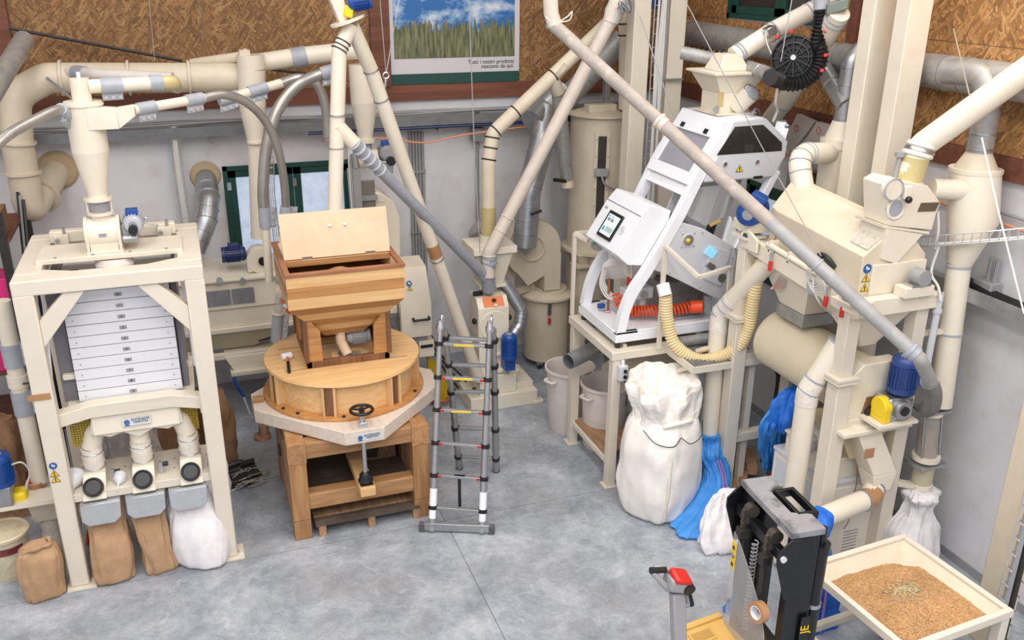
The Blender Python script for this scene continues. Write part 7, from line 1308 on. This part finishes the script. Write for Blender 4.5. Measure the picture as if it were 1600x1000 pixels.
P('slide_plate', M().box(s1+V((-.15, -.12, -.08)), s1+V((.15, .12, -.05))), GALV, sc); P('lower_tube', M().cyl(s2, s1+V((0, 0, -.08)), .095, n=24), mat('olive_pipe', (196, 190, 160), .4), sc); P('support_arm', M().beam((5.92, 5.76, s2.z+.06), s2+V((0, -.06, .06)), .06, .05), CREAM, sc); band(sc, s2+V((0, 0, .06)), (0, 0, 1), .095, .05, CREAM)
b = sack([(6.12, 5.62, 0, .2, .18, 2.4, .2), (6.12, 5.62, .1, .26, .22, 2.3, .2), (6.12, 5.62, .4, .25, .22, 2.2, .2), (6.12, 5.61, .6, .15, .14, 2.2, .2), (6.12, 5.61, .72, .13, .13, 2.1, .2), (6.13, 5.6, .80, .18, .15, 2.1, .2), (6.12, 5.61, .86, .11, .11, 2, .2)], n=80, rows=60, seed=61, wr=.04, fold=13); O('woven_sack', b, WSACK, 'white woven sack tied below the sight glass column', 'sack', sm=60)
# mesh tray in front of the cyclone
pth = smoothpath([X(1403, 388, 5.92), X(1460, 384, 6.0), X(1540, 378, 6.2), X(1610, 372, 6.45)], 6); t = meshtray('mesh_tray', 'horizontal wire mesh tray passing in front of big right cyclone', pth, .14, (.3, .3, -.1), (0, 0, 1), 16, depth=.09)
b = M(); P('cables', b.tube(smoothpath([p+V((0, -.02, .02)) for p in pth[2:]], 2), .014, 6).tube(smoothpath([X(1467, 385, 6.0), X(1455, 425, 5.95), X(1466, 448, 5.93), X(1470, 470, 5.93)], 5), .012, 6), WIREW, t)
O('cable', M().tube(smoothpath([X(1465, 330, 5.93), X(1466, 360, 5.95), X(1461, 388, 5.98)], 4), .014, 6), WIREW, 'white cable dropping from aspirator box to mesh tray', 'cable')
# hoppers below the deck
P_ = lambda *a: V(a)
hp_ = T('discharge_hopper', 'cream pyramid hopper below the near end of the destoner', 'hopper', (5.5, 6.0, 2.25)); P('cone', M().hexa([(5.42, 5.92, 2.27), (5.58, 5.92, 2.27), (5.58, 6.08, 2.27), (5.42, 6.08, 2.27)], [(5.18, 5.74, 2.68), (5.82, 5.74, 2.68), (5.82, 6.38, 2.73), (5.18, 6.38, 2.73)]), CREAM, hp_, bev=.006)
hp_ = T('discharge_hopper', 'small cream hopper below the far end of the destoner', 'hopper', (5.45, 6.9, 2.35)); P('cone', M().hexa([(5.34, 6.62, 2.32), (5.66, 6.62, 2.32), (5.66, 7.0, 2.32), (5.34, 7.0, 2.32)], [(5.20, 6.42, 2.73), (5.82, 6.42, 2.73), (5.82, 7.3, 2.80), (5.20, 7.3, 2.80)]), CREAM, hp_, bev=.006); P('outlet_box', M().box((5.32, 6.6, 2.2), (5.68, 7.02, 2.32)), GALV, hp_, bev=.004); P('mirror_sheet', M().prism([(5.24, 7.05, 2.45), (5.24, 6.86, 2.52), (5.24, 6.8, 2.62), (5.24, 6.9, 2.66)], (.005, 0, 0)), CHROME, hp_)
P('side_chute', M().tube([X(1213, 392, 5.22), X(1203, 412, 5.22)], .11, 20), CREAM, ds_)
O('cable_coil', (lambda b: [b.torus(X(1268+2*k, 432+3*k, 5.04), (1, .1, .2), .07+.008*k, .005, 22, 5) for k in range(5)] and b)(M()), WIREW, 'coiled white cable hanging on destoner beside the grey pipe', 'cable')
O('cable', M().tube(smoothpath([X(1270, 435, 5.05), X(1272, 455, 5.06), X(1282, 475, 5.1), X(1298, 490, 5.3)], 5), .008, 6), WIREW, 'white cable trailing down from the coil under destoner', 'cable')
# grading drum with its housing
dr = T('grading_drum', 'large cream perforated drum with round end under the destoner', 'drum', (5.5, 6.5, 1.56))
zdx = 1.86; P('drum', M().lathe((5.5, 7.20, zdx), (0, -1, 0), [(.20, 0), (.275, .015), (.31, .05), (.312, .10), (.305, .11), (.305, 1.36)], 56), mat('perforated_drum', (212, 200, 172), .45, var=.03, bump=.25, bscale=170), dr)
P('end_housing', M().prism([(5.16, 5.74, 1.62), (5.84, 5.74, 1.62), (5.84, 5.74, 2.02), (5.72, 5.74, 2.18), (5.34, 5.74, 2.18), (5.16, 5.74, 2.0)], (0, .14, 0)), CREAM, dr, bev=.01)
P('paper_patch', M().prism([(5.38, 5.735, 1.68), (5.58, 5.735, 1.70), (5.60, 5.735, 1.86), (5.42, 5.735, 1.86)], (0, .004, 0)), KRAFTD, dr); P('bearing', M().cyl((5.46, 5.73, 1.72), (5.46, 5.69, 1.72), .05, n=16), DARK, dr)
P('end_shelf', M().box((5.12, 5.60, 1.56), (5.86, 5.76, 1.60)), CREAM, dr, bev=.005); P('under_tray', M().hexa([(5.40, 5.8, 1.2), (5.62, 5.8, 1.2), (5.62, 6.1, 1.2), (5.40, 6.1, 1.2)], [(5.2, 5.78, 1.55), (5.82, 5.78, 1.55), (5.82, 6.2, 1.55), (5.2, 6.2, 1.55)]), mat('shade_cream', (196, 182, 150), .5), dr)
gm = T('gearmotor', 'blue vertical motor with silver gearbox and yellow cover at drum end', 'motor', (5.68, 5.62, 1.60)); mc = Y(1407, 612, 5.62); motor(gm, mc+V((0, 0, .34)), (0, 0, -1), .115, .33, BLUEG, (.8, -.6, 0))
P('gearbox', M().obox(mc+V((-.06, 0, -.12)), (.13, 0, 0), (0, .10, 0), (0, 0, .11)), STEEL, gm, bev=.02); P('gear_face', M().cyl(mc+V((-.05, -.10, -.12)), mc+V((-.05, -.135, -.12)), .085, n=26), ALU, gm, bev=.004); P('output_shaft', M().cyl(mc+V((-.05, -.135, -.12)), mc+V((-.05, -.15, -.12)), .042, n=18), BLACK, gm)
P('yellow_cover', M().cyl(mc+V((-.24, -.02, -.1)), mc+V((-.16, -.02, -.1)), .095, n=24).obox(mc+V((-.2, -.02, -.16)), (.036, 0, 0), (0, .09, 0), (0, 0, .07)), YEL, gm, bev=.01); P('mount_plate', M().box(mc+V((-.3, -.14, -.26)), mc+V((.12, .12, -.23))), CREAM, gm); P('yellow_mark', M().ball(mc+V((.13, -.13, .17)), .014), YEL, gm)
# spout pipe, outlet ducts
sp_ = pipe('drum_spout', 'cream spout pipe from drum bending down to floor before cabinet', [X(1312, 535, 5.16), X(1262, 612, 4.98), V((X(1262, 612, 4.98).x, X(1262, 612, 4.98).y, .05))], .095, CREAM, .2, bands=((0, .0), (0, .74), (0, .98)), bmt=GREYP, n=24); q0 = X(1312, 535, 5.16); q1 = X(1262, 612, 4.98)
P('white_sleeve', M().tube(bend([q0.lerp(q1, .78), q1, q1+V((0, 0, -.12))], .1), .10, 22), FABRIC, sp_)
oc_ = T('outlet_chute', 'cream square outlet chute slanting down beneath the gearmotor', 'chute', Y(1370, 757, 5.64))
A_, B_ = Y(1345, 668, 5.72), Y(1374, 735, 5.66); P('square_duct', M().hexa([B_+V((-.13, -.08, 0)), B_+V((.13, -.08, 0)), B_+V((.13, .14, 0)), B_+V((-.13, .14, 0))], [A_+V((-.11, -.06, .04)), A_+V((.14, -.06, .04)), A_+V((.14, .16, .04)), A_+V((-.11, .16, .04))]), CREAM, oc_, bev=.008)
e_ = Y(1370, 762, 5.64); P('reducer', M().hexa([e_+V((-.09, -.07, 0)), e_+V((.09, -.07, 0)), e_+V((.09, .1, 0)), e_+V((-.09, .1, 0))], [B_+V((-.13, -.08, 0)), B_+V((.13, -.08, 0)), B_+V((.13, .14, 0)), B_+V((-.13, .14, 0))]), CREAM, oc_, bev=.006); P('tape_label', M().box(A_.lerp(B_, .45)+V((-.12, -.09, -.05)), A_.lerp(B_, .45)+V((-.02, -.085, .04))), TAPE, oc_)
f_ = Y(1358, 778, 5.58); g_ = Y(1272, 815, 5.42); g_2 = g_
op = pipe('outlet_pipe', 'cream outlet pipe sloping left with a blue bag on its end', [e_+V((0, .02, .02)), f_, g_], .095, CREAM, .08, bands=((1, .12), (0, .2)), bmt=STEEL); P('tape_wrap', M().tube(bend([e_.lerp(f_, .4), f_, f_.lerp(g_, .12)], .06), .098, 22), TAPE, op)
x_, y_ = g_.x-.02, g_.y-.1
b = sack([(4.72, 5.10, 0, .16, .03, 2.6, 0), (4.73, 5.12, .06, .17, .04, 2.6, 0), (4.77, 5.20, .5, .13, .05, 2.4, 0), (x_, y_+.02, .80, .08, .06, 2.2, 0), (x_, y_+.02, g_.z-.02, .12, .12, 2, 0), (x_+.01, y_+.05, g_.z+.10, .11, .11, 2, 0), (x_+.02, y_+.08, g_.z+.14, .04, .04, 2, 0)], n=70, rows=50, seed=71, wr=.03, fold=12)
t = T('blue_bag', 'blue woven bag hanging from outlet pipe behind the stacker', 'bag', (4.75, 5.2, 0)); P('bag', b, BLUEBAG2, t, sm=60); P('stripe', M().tube(smoothpath([(4.69, 5.05, .04), (4.70, 5.06, .12), (4.74, 5.13, .5), (x_-.02, y_-.05, .78)], 6), .012, 6), PINKS, t)
b = sack([(4.18, 5.58, 0, .10, .10, 2.4, .3), (4.20, 5.56, .1, .12, .08, 2.3, .3), (4.26, 5.5, .35, .10, .05, 2.2, .3), (4.32, 5.42, .55, .06, .03, 2, .3)], n=60, rows=30, seed=72, wr=.03); O('blue_bag', b, BLUEBAG, 'blue woven bag bottom showing left of the clear guard', 'bag', sm=60)
b = sack([(5.50, 7.0, .42, .09, .05, 2.2, .6), (5.47, 6.95, .62, .22, .07, 2.3, .6), (5.42, 6.9, .95, .32, .09, 2.3, .6), (5.40, 6.84, 1.2, .33, .10, 2.3, .6), (5.50, 6.82, 1.38, .2, .07, 2.2, .6), (5.52, 6.82, 1.50, .1, .03, 2, .6)], n=70, rows=44, seed=73, wr=.03, fold=9)
t = T('blue_bag', 'blue woven bag hanging below the far end of the drum', 'bag', (5.65, 7.0, .42)); P('bag', b, BLUEBAG, t, sm=60)
for k in range(2): P('stripe', M().tube(smoothpath([(5.36+.07*k, 6.80-.02*k, 1.36), (5.32+.09*k, 6.81-.03*k, 1.1), (5.38+.07*k, 6.87-.03*k, .75), (5.44+.04*k, 6.96, .5)], 5), .012, 6), PINKS, t)
b = sack([(5.30, 6.62, 1.12, .14, .1, 2.2, 0), (5.32, 6.62, 1.25, .2, .12, 2.2, 0), (5.36, 6.65, 1.42, .18, .1, 2.2, 0), (5.38, 6.66, 1.52, .08, .04, 2, 0)], n=60, rows=30, seed=74, wr=.03); O('blue_bag', b, BLUEBAG2, 'blue woven bag bundle tucked under drum above the cabinet', 'bag', sm=60)
# cabinet below the drum
cx0_, cx1_, cy0_, cy1_ = 5.20, 5.82, 5.84, 6.62
cb = T('metal_cabinet', 'cream metal cabinet with recessed handle and vents under the drum', 'cabinet', (5.5, 6.2, 0))
P('body', M().box((cx0_, cy0_, .02), (cx1_, cy1_, .92)), WHITEG if False else mat('cabinet_cream', (222, 217, 204), .45, var=.02), cb, bev=.006); P('grey_edge', M().box((cx0_-.015, cy0_-.015, .92), (cx1_, cy1_, .955)), LGREY, cb, bev=.004); P('upper_box', M().box((cx0_+.04, cy0_+.04, .955), (cx1_-.03, cy1_-.1, 1.16)), CREAM, cb, bev=.006); P('top_plate', M().box((cx0_+.01, cy0_+.02, 1.16), (cx1_-.02, cy1_-.06, 1.185)), CREAM, cb, bev=.004)
P('door', M().box((cx0_+.03, cy0_-.012, .10), (cx1_-.03, cy0_, .88)), mat('cabinet_door', (226, 222, 210), .4, var=.01), cb, bev=.004); P('handle', M().box((5.44, cy0_-.02, .70), (5.58, cy0_-.01, .76)), BLACK, cb); P('side_panel', M().box((cx0_-.01, cy0_+.06, .12), (cx0_, cy1_-.06, .86)), LGREY, cb)
for k in range(7): P('vent_slot', M().box((5.50, cy0_-.018, .16+.035*k), (5.66, cy0_-.011, .168+.035*k)), MGREY, cb)
P('red_wire', M().tube(smoothpath([(5.5, 5.80, 1.1), (5.52, 5.79, .9), (5.47, 5.78, .75), (5.49, 5.78, .55), (5.45, 5.78, .45)], 5), .005, 5), CHERRY, cb)
q = Y(1262, 645, 6.15); O('white_canister', M().lathe((q.x, q.y, 1.185), (0, 0, 1), [(.11, 0), (.12, .05), (.115, .12), (.06, .17), (.02, .18)], 26), WHITEG, 'round white canister on top of metal cabinet', 'canister')
q = Y(1258, 679, 5.88); t = T('screwdriver', 'orange handled screwdriver on metal cabinet top', 'screwdriver', (5.26, 5.9, 1.185)); P('handle', M().cyl((5.22, 5.90, 1.20), (5.33, 5.90, 1.20), .016, n=10), ORANGE, t); P('shank', M().cyl((5.33, 5.90, 1.20), (5.45, 5.91, 1.20), .006, n=8), STEEL, t)
q = Y(1317, 675, 5.82); O('grey_cup', M().cyl((5.42, 5.92, 1.186), (5.42, 5.92, 1.3), .045, .05, n=18), GREYP, 'grey plastic cup on top of metal cabinet', 'cup')
for k in range(3): q = V((5.32+.15*k, 7.48+.04*k, 0)); O('timber_offcut', M().beam(q+V((-.1, -.2, .05+.06*k)), q+V((.12, .2, .05+.06*k)), .12, .09), RAWW, ('rough timber offcut on the floor behind the stacker, lowest', 'timber offcut lying in middle of small wood pile', 'timber offcut on top of small wood pile')[k], 'offcut', bev=.005)
O('log_disc', M().cyl((5.86, 7.30, .04), (5.86, 7.42, .16), .12, n=22), DARKW, 'round dark wood disc leaning beside timber offcuts', 'disc'); O('grey_sack', sack([(6.0, 6.95, 0, .14, .12, 2.4, 0), (6.0, 6.95, .2, .15, .12, 2.2, 0), (5.98, 6.95, .55, .09, .06, 2.2, .2), (5.97, 6.95, .7, .05, .03, 2, .2)], seed=76, wr=.03), mat('grey_bag', (150, 146, 142), .6, var=.1), 'grey sack standing behind the cream spout pipe', 'sack', sm=60)
O('rubber_strip', M().tube(smoothpath([(5.9, 7.7, 1.25), (5.98, 7.7, 1.1), (5.97, 7.7, .7), (5.9, 7.7, .032)], 6), .03, 8), mat('dark_brown_rubber', (66, 54, 46), .7), 'dark brown strip standing behind sorter grating', 'strip')
O('wood_block', M().box((5.25, 5.45, 0), (5.8, 5.75, .08)), RAWW, 'flat wooden board on floor before the metal cabinet', 'board', bev=.004); O('floor_plate', M().box((4.98, 5.9, 0), (5.18, 7.2, .05)), FRAMEC, 'cream floor beam beside timber offcuts', 'beam', bev=.005)
# ================================================================== grain bin
R_ = Matrix.Rotation(math.radians(4.0), 4, 'Z'); bc = V((4.845, 4.41, 0))
def L(x, y, z): return bc + R_ @ V((x, y, z))
bn = T('grain_bin', 'cream open steel bin full of grain at lower right', 'bin', bc); hw_ = .535; rz = .95
for a, c in (((-hw_, -hw_), (hw_, -hw_+.05)), ((-hw_, hw_-.05), (hw_, hw_)), ((-hw_, -hw_+.05), (-hw_+.05, hw_-.05)), ((hw_-.05, -hw_+.05), (hw_, hw_-.05))):
    (a0, a1), (c0, c1) = a, c; P('rim_bar', M().hexa([L(a0, a1, rz-.07), L(c0, a1, rz-.07), L(c0, c1, rz-.07), L(a0, c1, rz-.07)], [L(a0, a1, rz), L(c0, a1, rz), L(c0, c1, rz), L(a0, c1, rz)]), FRAMEC, bn, bev=.006)
i0, i1, zlo = hw_-.052, .10, .56; cor = ((-1, -1), (1, -1), (1, 1), (-1, 1))
for k in range(4):
    (ax0, ay0), (ax1, ay1) = cor[k], cor[(k+1) % 4]
    P('side_plate', M().hexa([L(ax0*i1, ay0*i1, zlo), L(ax1*i1, ay1*i1, zlo), L(ax1*(i1+.01), ay1*(i1+.01), zlo), L(ax0*(i1+.01), ay0*(i1+.01), zlo)], [L(ax0*i0, ay0*i0, rz-.03), L(ax1*i0, ay1*i0, rz-.03), L(ax1*(i0+.01), ay1*(i0+.01), rz-.03), L(ax0*(i0+.01), ay0*(i0+.01), rz-.03)]), CREAMD, bn)
    x_, y_ = ax0*(hw_-.05), ay0*(hw_-.05); P('leg', M().hexa([L(x_-.04, y_-.04, 0), L(x_+.04, y_-.04, 0), L(x_+.04, y_+.04, 0), L(x_-.04, y_+.04, 0)], [L(x_-.04, y_-.04, rz-.07), L(x_+.04, y_-.04, rz-.07), L(x_+.04, y_+.04, rz-.07), L(x_-.04, y_+.04, rz-.07)]), FRAMEC, bn, bev=.005)
    P('lower_rail', M().beam(L(ax0*(hw_-.09), ay0*(hw_-.05), .3) if ay0 == ay1 else L(ax0*(hw_-.05), ay0*(hw_-.09), .3), L(ax1*(hw_-.09), ay1*(hw_-.05), .3) if ay0 == ay1 else L(ax1*(hw_-.05), ay1*(hw_-.09), .3), .06), FRAMEC, bn, bev=.004)
P('bottom_plate', M().hexa([L(-.1, -.1, zlo-.02), L(.1, -.1, zlo-.02), L(.1, .1, zlo-.02), L(-.1, .1, zlo-.02)], [L(-.1, -.1, zlo), L(.1, -.1, zlo), L(.1, .1, zlo), L(-.1, .1, zlo)]), FRAMEC, bn)
rows = []; ng = 90
for j in range(ng+1):
    row = []
    for i in range(ng+1):
        u, v = -1+2*i/ng, -1+2*j/ng; hgt = .88+.045*math.exp(-((u+.1)**2+(v+.35)**2)/.9)-.10*max(0, v-.5)**1.0-.07*max(0, u-.55)
        hgt += .010*noise.noise(V((u*3, v*3, 1)))+.004*noise.noise(V((u*17, v*17, 5)))
        k_ = i1+(i0-i1)*((hgt-zlo)/(rz-.03-zlo)); row.append(L(u*k_, v*k_, hgt))
    rows.append(row)
g = O('wheat_grain', M().grid(rows), GRAIN, 'heap of golden wheat grain filling the cream bin', 'grain', sm=80); g['kind'] = 'stuff'
b = M()
for k in range(160):
    u, v = random.gauss(-.05, .14), random.gauss(-.05, .1); a = random.uniform(0, PI); p = L(u*.5, v*.5, .88+.045*math.exp(-((u+.1)**2+(v+.35)**2)/.9)+.006); d = V((math.cos(a), math.sin(a), random.uniform(-.1, .25)))*.016; b.beam(p-d, p+d, .006, .003)
g = O('chaff', b, mat('chaff', (186, 170, 130), .9, var=.2, scale=30), 'pale chaff scattered in middle of the grain heap', 'chaff'); g['kind'] = 'stuff'
# ================================================================== pallet stacker
R2_ = Matrix.Rotation(math.radians(-5), 4, 'Z'); sc_ = V((3.60, 4.43, 0))
def K(x, y, z): return sc_ + R2_ @ V((x, y, z))
def kbox(a, c): (x0, y0, z0), (x1, y1, z1) = a, c; return M().hexa([K(x0, y0, z0), K(x1, y0, z0), K(x1, y1, z0), K(x0, y1, z0)], [K(x0, y0, z1), K(x1, y0, z1), K(x1, y1, z1), K(x0, y1, z1)])
st = T('pallet_stacker', 'black pallet stacker mast with clear guard at bottom of picture', 'stacker', sc_)
TZ = 1.95
tpm = mat('scuffed_plate', (150, 150, 154), .4, .2, var=.1, scale=3, dust=.95, dustc=(56, 56, 62))
P('top_plate', M().prism([K(-.125, -.345, TZ-.05), K(.125, -.345, TZ-.05), K(.125, -.17, TZ-.05), K(.0, -.12, TZ-.05), K(.0, .16, TZ-.05), K(.06, .2, TZ-.05), K(.125, .2, TZ-.05), K(.125, .345, TZ-.05), K(-.125, .345, TZ-.05)], (0, 0, .05)), tpm, st, bev=.004)
fr_ = M()
for a, c in (((.03, -.16, TZ-.06), (.19, -.13, TZ-.0)), ((.03, .14, TZ-.06), (.19, .17, TZ)), ((.03, -.13, TZ-.06), (.06, .14, TZ)), ((.16, -.13, TZ-.06), (.19, .14, TZ))): q = kbox(a, c); fr_.add(q.v, q.f)
P('lift_frame', fr_, BLACKP, st, bev=.004)
for s in (-1, 1):
    P('mast_channel', kbox((-.10, s*.30-.035, 0), (.10, s*.30+.035, TZ-.05)), BLACKP, st, bev=.006); P('inner_channel', kbox((.0, s*.22-.03, 0), (.12, s*.22+.03, TZ-.10)), BLACKP, st, bev=.006)
    P('side_plate', M().prism([K(-.13, s*.345, TZ-.52), K(.06, s*.345, TZ-.52), K(.08, s*.345, TZ-.2), K(.03, s*.345, TZ-.05), K(-.13, s*.345, TZ-.05), K(-.22, s*.345, TZ-.14), K(-.22, s*.345, TZ-.22)], (0, s*.014, 0)), BLACKP, st, bev=.004); P('hole_ring', M().cyl(K(-.18, s*.36, TZ-.18), K(-.18, s*.375, TZ-.18), .022, n=18), LGREY, st)
    P('guide_roller', M().cyl(K(-.13, s*.16-.03, TZ-.14), K(-.13, s*.16+.03, TZ-.14), .05, n=24), mat('roller_steel', (86, 80, 72), .45, .5), st)
    ch = [K(-.185, s*.16, z) for z in [TZ-.62+.03*k for k in range(17)]]; b = M()
    for k, q in enumerate(ch): b.obox(q, (.012, 0, 0), (0, .018 if k % 2 else .012, 0), (0, 0, .014))
    P('lift_chain', b, mat('oily_chain', (92, 84, 72), .5, .5), st)['kind'] = 'stuff'
    P('chain_anchor', kbox((-.22, s*.16-.035, TZ-.36), (-.15, s*.16+.035, TZ-.28)), DARK, st, bev=.005); P('chain_bolt', M().cyl(K(-.185, s*.16, TZ-.8), K(-.185, s*.16, TZ-.36), .022, n=12), DARK, st)
P('cross_beam', kbox((-.15, -.33, TZ-.27), (-.09, .33, TZ-.19)), BLACKP, st, bev=.005); P('cross_beam', kbox((-.12, -.30, .85), (-.06, .30, 1.0)), BLACKP, st, bev=.005)
P('hydraulic_cylinder', M().cyl(K(.16, -.27, .1), K(.16, -.27, TZ-.22), .055, n=22), BLACKP, st); P('piston', M().cyl(K(.16, -.27, TZ-.22), K(.16, -.27, TZ-.05), .032, n=18), BLACKP, st); P('cylinder_band', M().cyl(K(.16, -.27, TZ-.68), K(.16, -.27, TZ-.65), .062, n=22), STEEL, st); P('cylinder_cap', M().cyl(K(.16, -.27, TZ-.24), K(.16, -.27, TZ-.17), .065, n=22), BLACKP, st)
P('spring', M().tube([K(-.17+.022*math.cos(k*.9), .0+.022*math.sin(k*.9), .9+.0045*k) for k in range(170)], .005, 5), MGREY, st)
pg = [(-.335, .34), (-.335, -.34)]
gpts = [K(-.225, .20, .35), K(-.225, -.34, .35), K(-.225, -.34, TZ-.9)]+[K(-.335, -.33+.66*math.sin(math.radians(a)), TZ-.95+.60*(1-math.cos(math.radians(a)))) for a in ()]
gpts += [K(-.225, -.34+.50*u, TZ-.9+.56*(u**.6)) for u in (.04, .12, .28, .45, .62, .8, 1.0)]+[K(-.225, .20, TZ-.33)]
P('clear_guard', M().prism(gpts, R2_ @ V((.008, 0, 0))), ACRYL, st)
for a, c in ((.16, TZ-.5), (.16, TZ-.9), (-.28, TZ-1.15)): P('guard_bolt', M().cyl(K(-.226, a, c), K(-.245, a, c), .015, n=10), STEEL, st)
wl_ = P('warning_label', kbox((-.232, .14, TZ-.62), (-.226, .195, TZ-.40)), WARN, st, 'yellow warning label on guard edge'); wl2 = P('brand_label', kbox((.03, -.362, .95), (.10, -.352, 1.25)), BLACK, st); 
text('lettering', 'JE', .09, K(.065, -.363, 1.15), (0, 0, 1), R2_ @ V((-1, 0, 0)), WARN, st)
for k in range(3): P('label_print', kbox((-.234, .155, TZ-.60+.07*k), (-.232, .18, TZ-.57+.07*k)), INK, wl_)
q = K(-.226, -.27, TZ-.66); t = T('tape_roll', 'brown tape roll stuck on the clear guard of stacker', 'tape', q); d = (R2_ @ V((-1, -.25, .1))).normalized(); P('roll', M().lathe(q, d, [(.048, 0), (.075, 0), (.075, .06), (.048, .06), (.048, 0)], 30), TAPE, t); P('core', M().shell(q, q+d*.061, .048, .004, 28), WHITE, t)
# tiller and tray
tl = T('stacker_tiller', 'grey stacker tiller arm with a red button head', 'tiller', Y(1062, 1010, 4.45)); h0, h1_ = Y(1062, 1030, 4.42), Y(1058, 925, 4.55)
P('arm', M().beam(h0, h1_, .10, .075, (0, 1, 0)), mat('tiller_grey', (146, 146, 148), .45, var=.03), tl, bev=.012); hd = Y(1058, 908, 4.56); P('head', M().obox(hd+V((0, 0, -.01)), (.075, -.01, -.02), (0, .07, 0), (.01, 0, .05)), MGREY, tl, bev=.02); P('red_button', M().obox(hd+V((.01, -.02, .05)), (.06, -.005, -.02), (0, .06, .02), (.01, -.01, .022)), RED, tl, bev=.018); P('thumb_wheel', M().cyl(hd+V((.06, -.08, -.04)), hd+V((.06, -.03, -.03)), .045, n=20), BLACK, tl)
P('grip_loop', M().tube(bend([hd+V((-.06, 0, -.06)), hd+V((-.18, .05, .09)), hd+V((-.13, .07, .10)), hd+V((-.03, .05, .07))], .03, 4), .022, 10), MGREY, tl); P('grip', M().cyl(hd+V((-.19, .05, .10)), hd+V((-.07, .05, .08)), .024, n=12), BLACK, tl)
P('grip_loop', M().tube(bend([hd+V((.07, 0, -.05)), hd+V((.10, -.02, -.22)), hd+V((.05, -.02, -.20)), hd+V((.02, -.0, -.14))], .03, 4), .02, 10), MGREY, tl); P('grip', M().cyl(hd+V((.08, 0, -.07)), hd+V((.12, -.02, -.22)), .024, n=12), BLACK, tl)
ty = T('battery_tray', 'ochre plastic cover with recessed tray beside stacker tiller', 'cover', K(-.5, 0, 0)); q = [Z(1066, 984, .80), Z(1126, 962, .80), Z(1175, 1010, .80), Z(1110, 1060, .80), Z(1060, 1040, .80)]
P('cover', M().prism([p-V((0, 0, .06)) for p in q], (0, 0, .06)), LAYELLOW, ty, bev=.01); P('body', M().prism([V((p.x, p.y, .1)).lerp(V((3.3, 4.5, .1)), .08) for p in q], (0, 0, .64)), DARK, ty)
c0 = Z(1098, 995, .80); P('recess_rim', M().hexa([c0+V((-.10, -.07, 0)), c0+V((.10, -.05, 0)), c0+V((.10, .07, 0)), c0+V((-.10, .05, 0))], [c0+V((-.10, -.07, .012)), c0+V((.10, -.05, .012)), c0+V((.10, .07, .012)), c0+V((-.10, .05, .012))]), LAYELLOW, ty, bev=.005); P('recess', M().hexa([c0+V((-.085, -.055, .011)), c0+V((.085, -.035, .011)), c0+V((.085, .055, .011)), c0+V((-.085, .035, .011))], [c0+V((-.085, -.055, .0135)), c0+V((.085, -.035, .0135)), c0+V((.085, .055, .0135)), c0+V((-.085, .035, .0135))]), mat('recess_ochre', (190, 148, 78), .5), ty)  # recess is a flat slab; its shade is painted as darker ochre
P('cover_lip', M().beam(q[0]+V((0, 0, .01)), q[1]+V((0, 0, .01)), .05, .02), LAYELLOW, ty, bev=.004)
for s in (-1, 1): P('fork', kbox((.12, s*.22-.08, .06), (1.2, s*.22+.08, .11)), BLACKP, st, bev=.01)
P('fork_carriage', kbox((.10, -.30, .06), (.15, .30, .5)), BLACKP, st, bev=.008)
# wire tray with pipes at the right edge
pth = [X(1567, 950, 5.62), X(1600, 780, 5.75)]; pth = [V((5.62, 4.62, .0)), V((5.62, 4.62, 2.2))]
a_ = X(1568, 940, 5.66); t = T('mesh_tray', 'upright wire mesh tray with grey pipes at right edge', 'cable tray', (a_.x, a_.y, 0)); b = M()
for k in range(12):
    z = .25+.14*k; b.tube([(a_.x-.07, a_.y-.06, z), (a_.x-.07, a_.y, z), (a_.x+.09, a_.y, z), (a_.x+.09, a_.y-.06, z)], .008, 5)
for xx in (-.07, .01, .09): b.cyl((a_.x+xx, a_.y, 0), (a_.x+xx, a_.y, 2.1), .007, n=6)
P('wire_grid', b, WIREM, t); P('grey_pipe', M().cyl((a_.x-.02, a_.y-.03, 0), (a_.x-.02, a_.y-.03, 2.1), .025, n=10), MGREY, t); P('dark_pipe', M().cyl((a_.x+.05, a_.y-.03, 0), (a_.x+.05, a_.y-.03, 2.1), .028, n=10), DARK, t); P('bolt_clamp', M().beam((a_.x-.12, a_.y-.06, .12), (a_.x+.3, a_.y-.06, .12), .06), FRAMEC, t)
t = meshtray('mesh_tray', 'short wire mesh tray above grey pipe behind the sorter hopper', [X(1066, 70, 6.45), X(1105, 78, 6.4), X(1145, 86, 6.35)], .14, (.4, 0, 1), (-1, 0, 0), 10, depth=.07)
for o in list(bpy.data.objects):
    if '_org' in o: del o['_org']
    n = o.name.split('.')[0]
    if o.parent is not None and n.rsplit('_', 1)[-1] in ('bolts', 'holes', 'screws', 'lettering', 'digit', 'rivets', 'strands', 'cables', 'grid', 'ribs', 'fins'): o['kind'] = 'stuff'
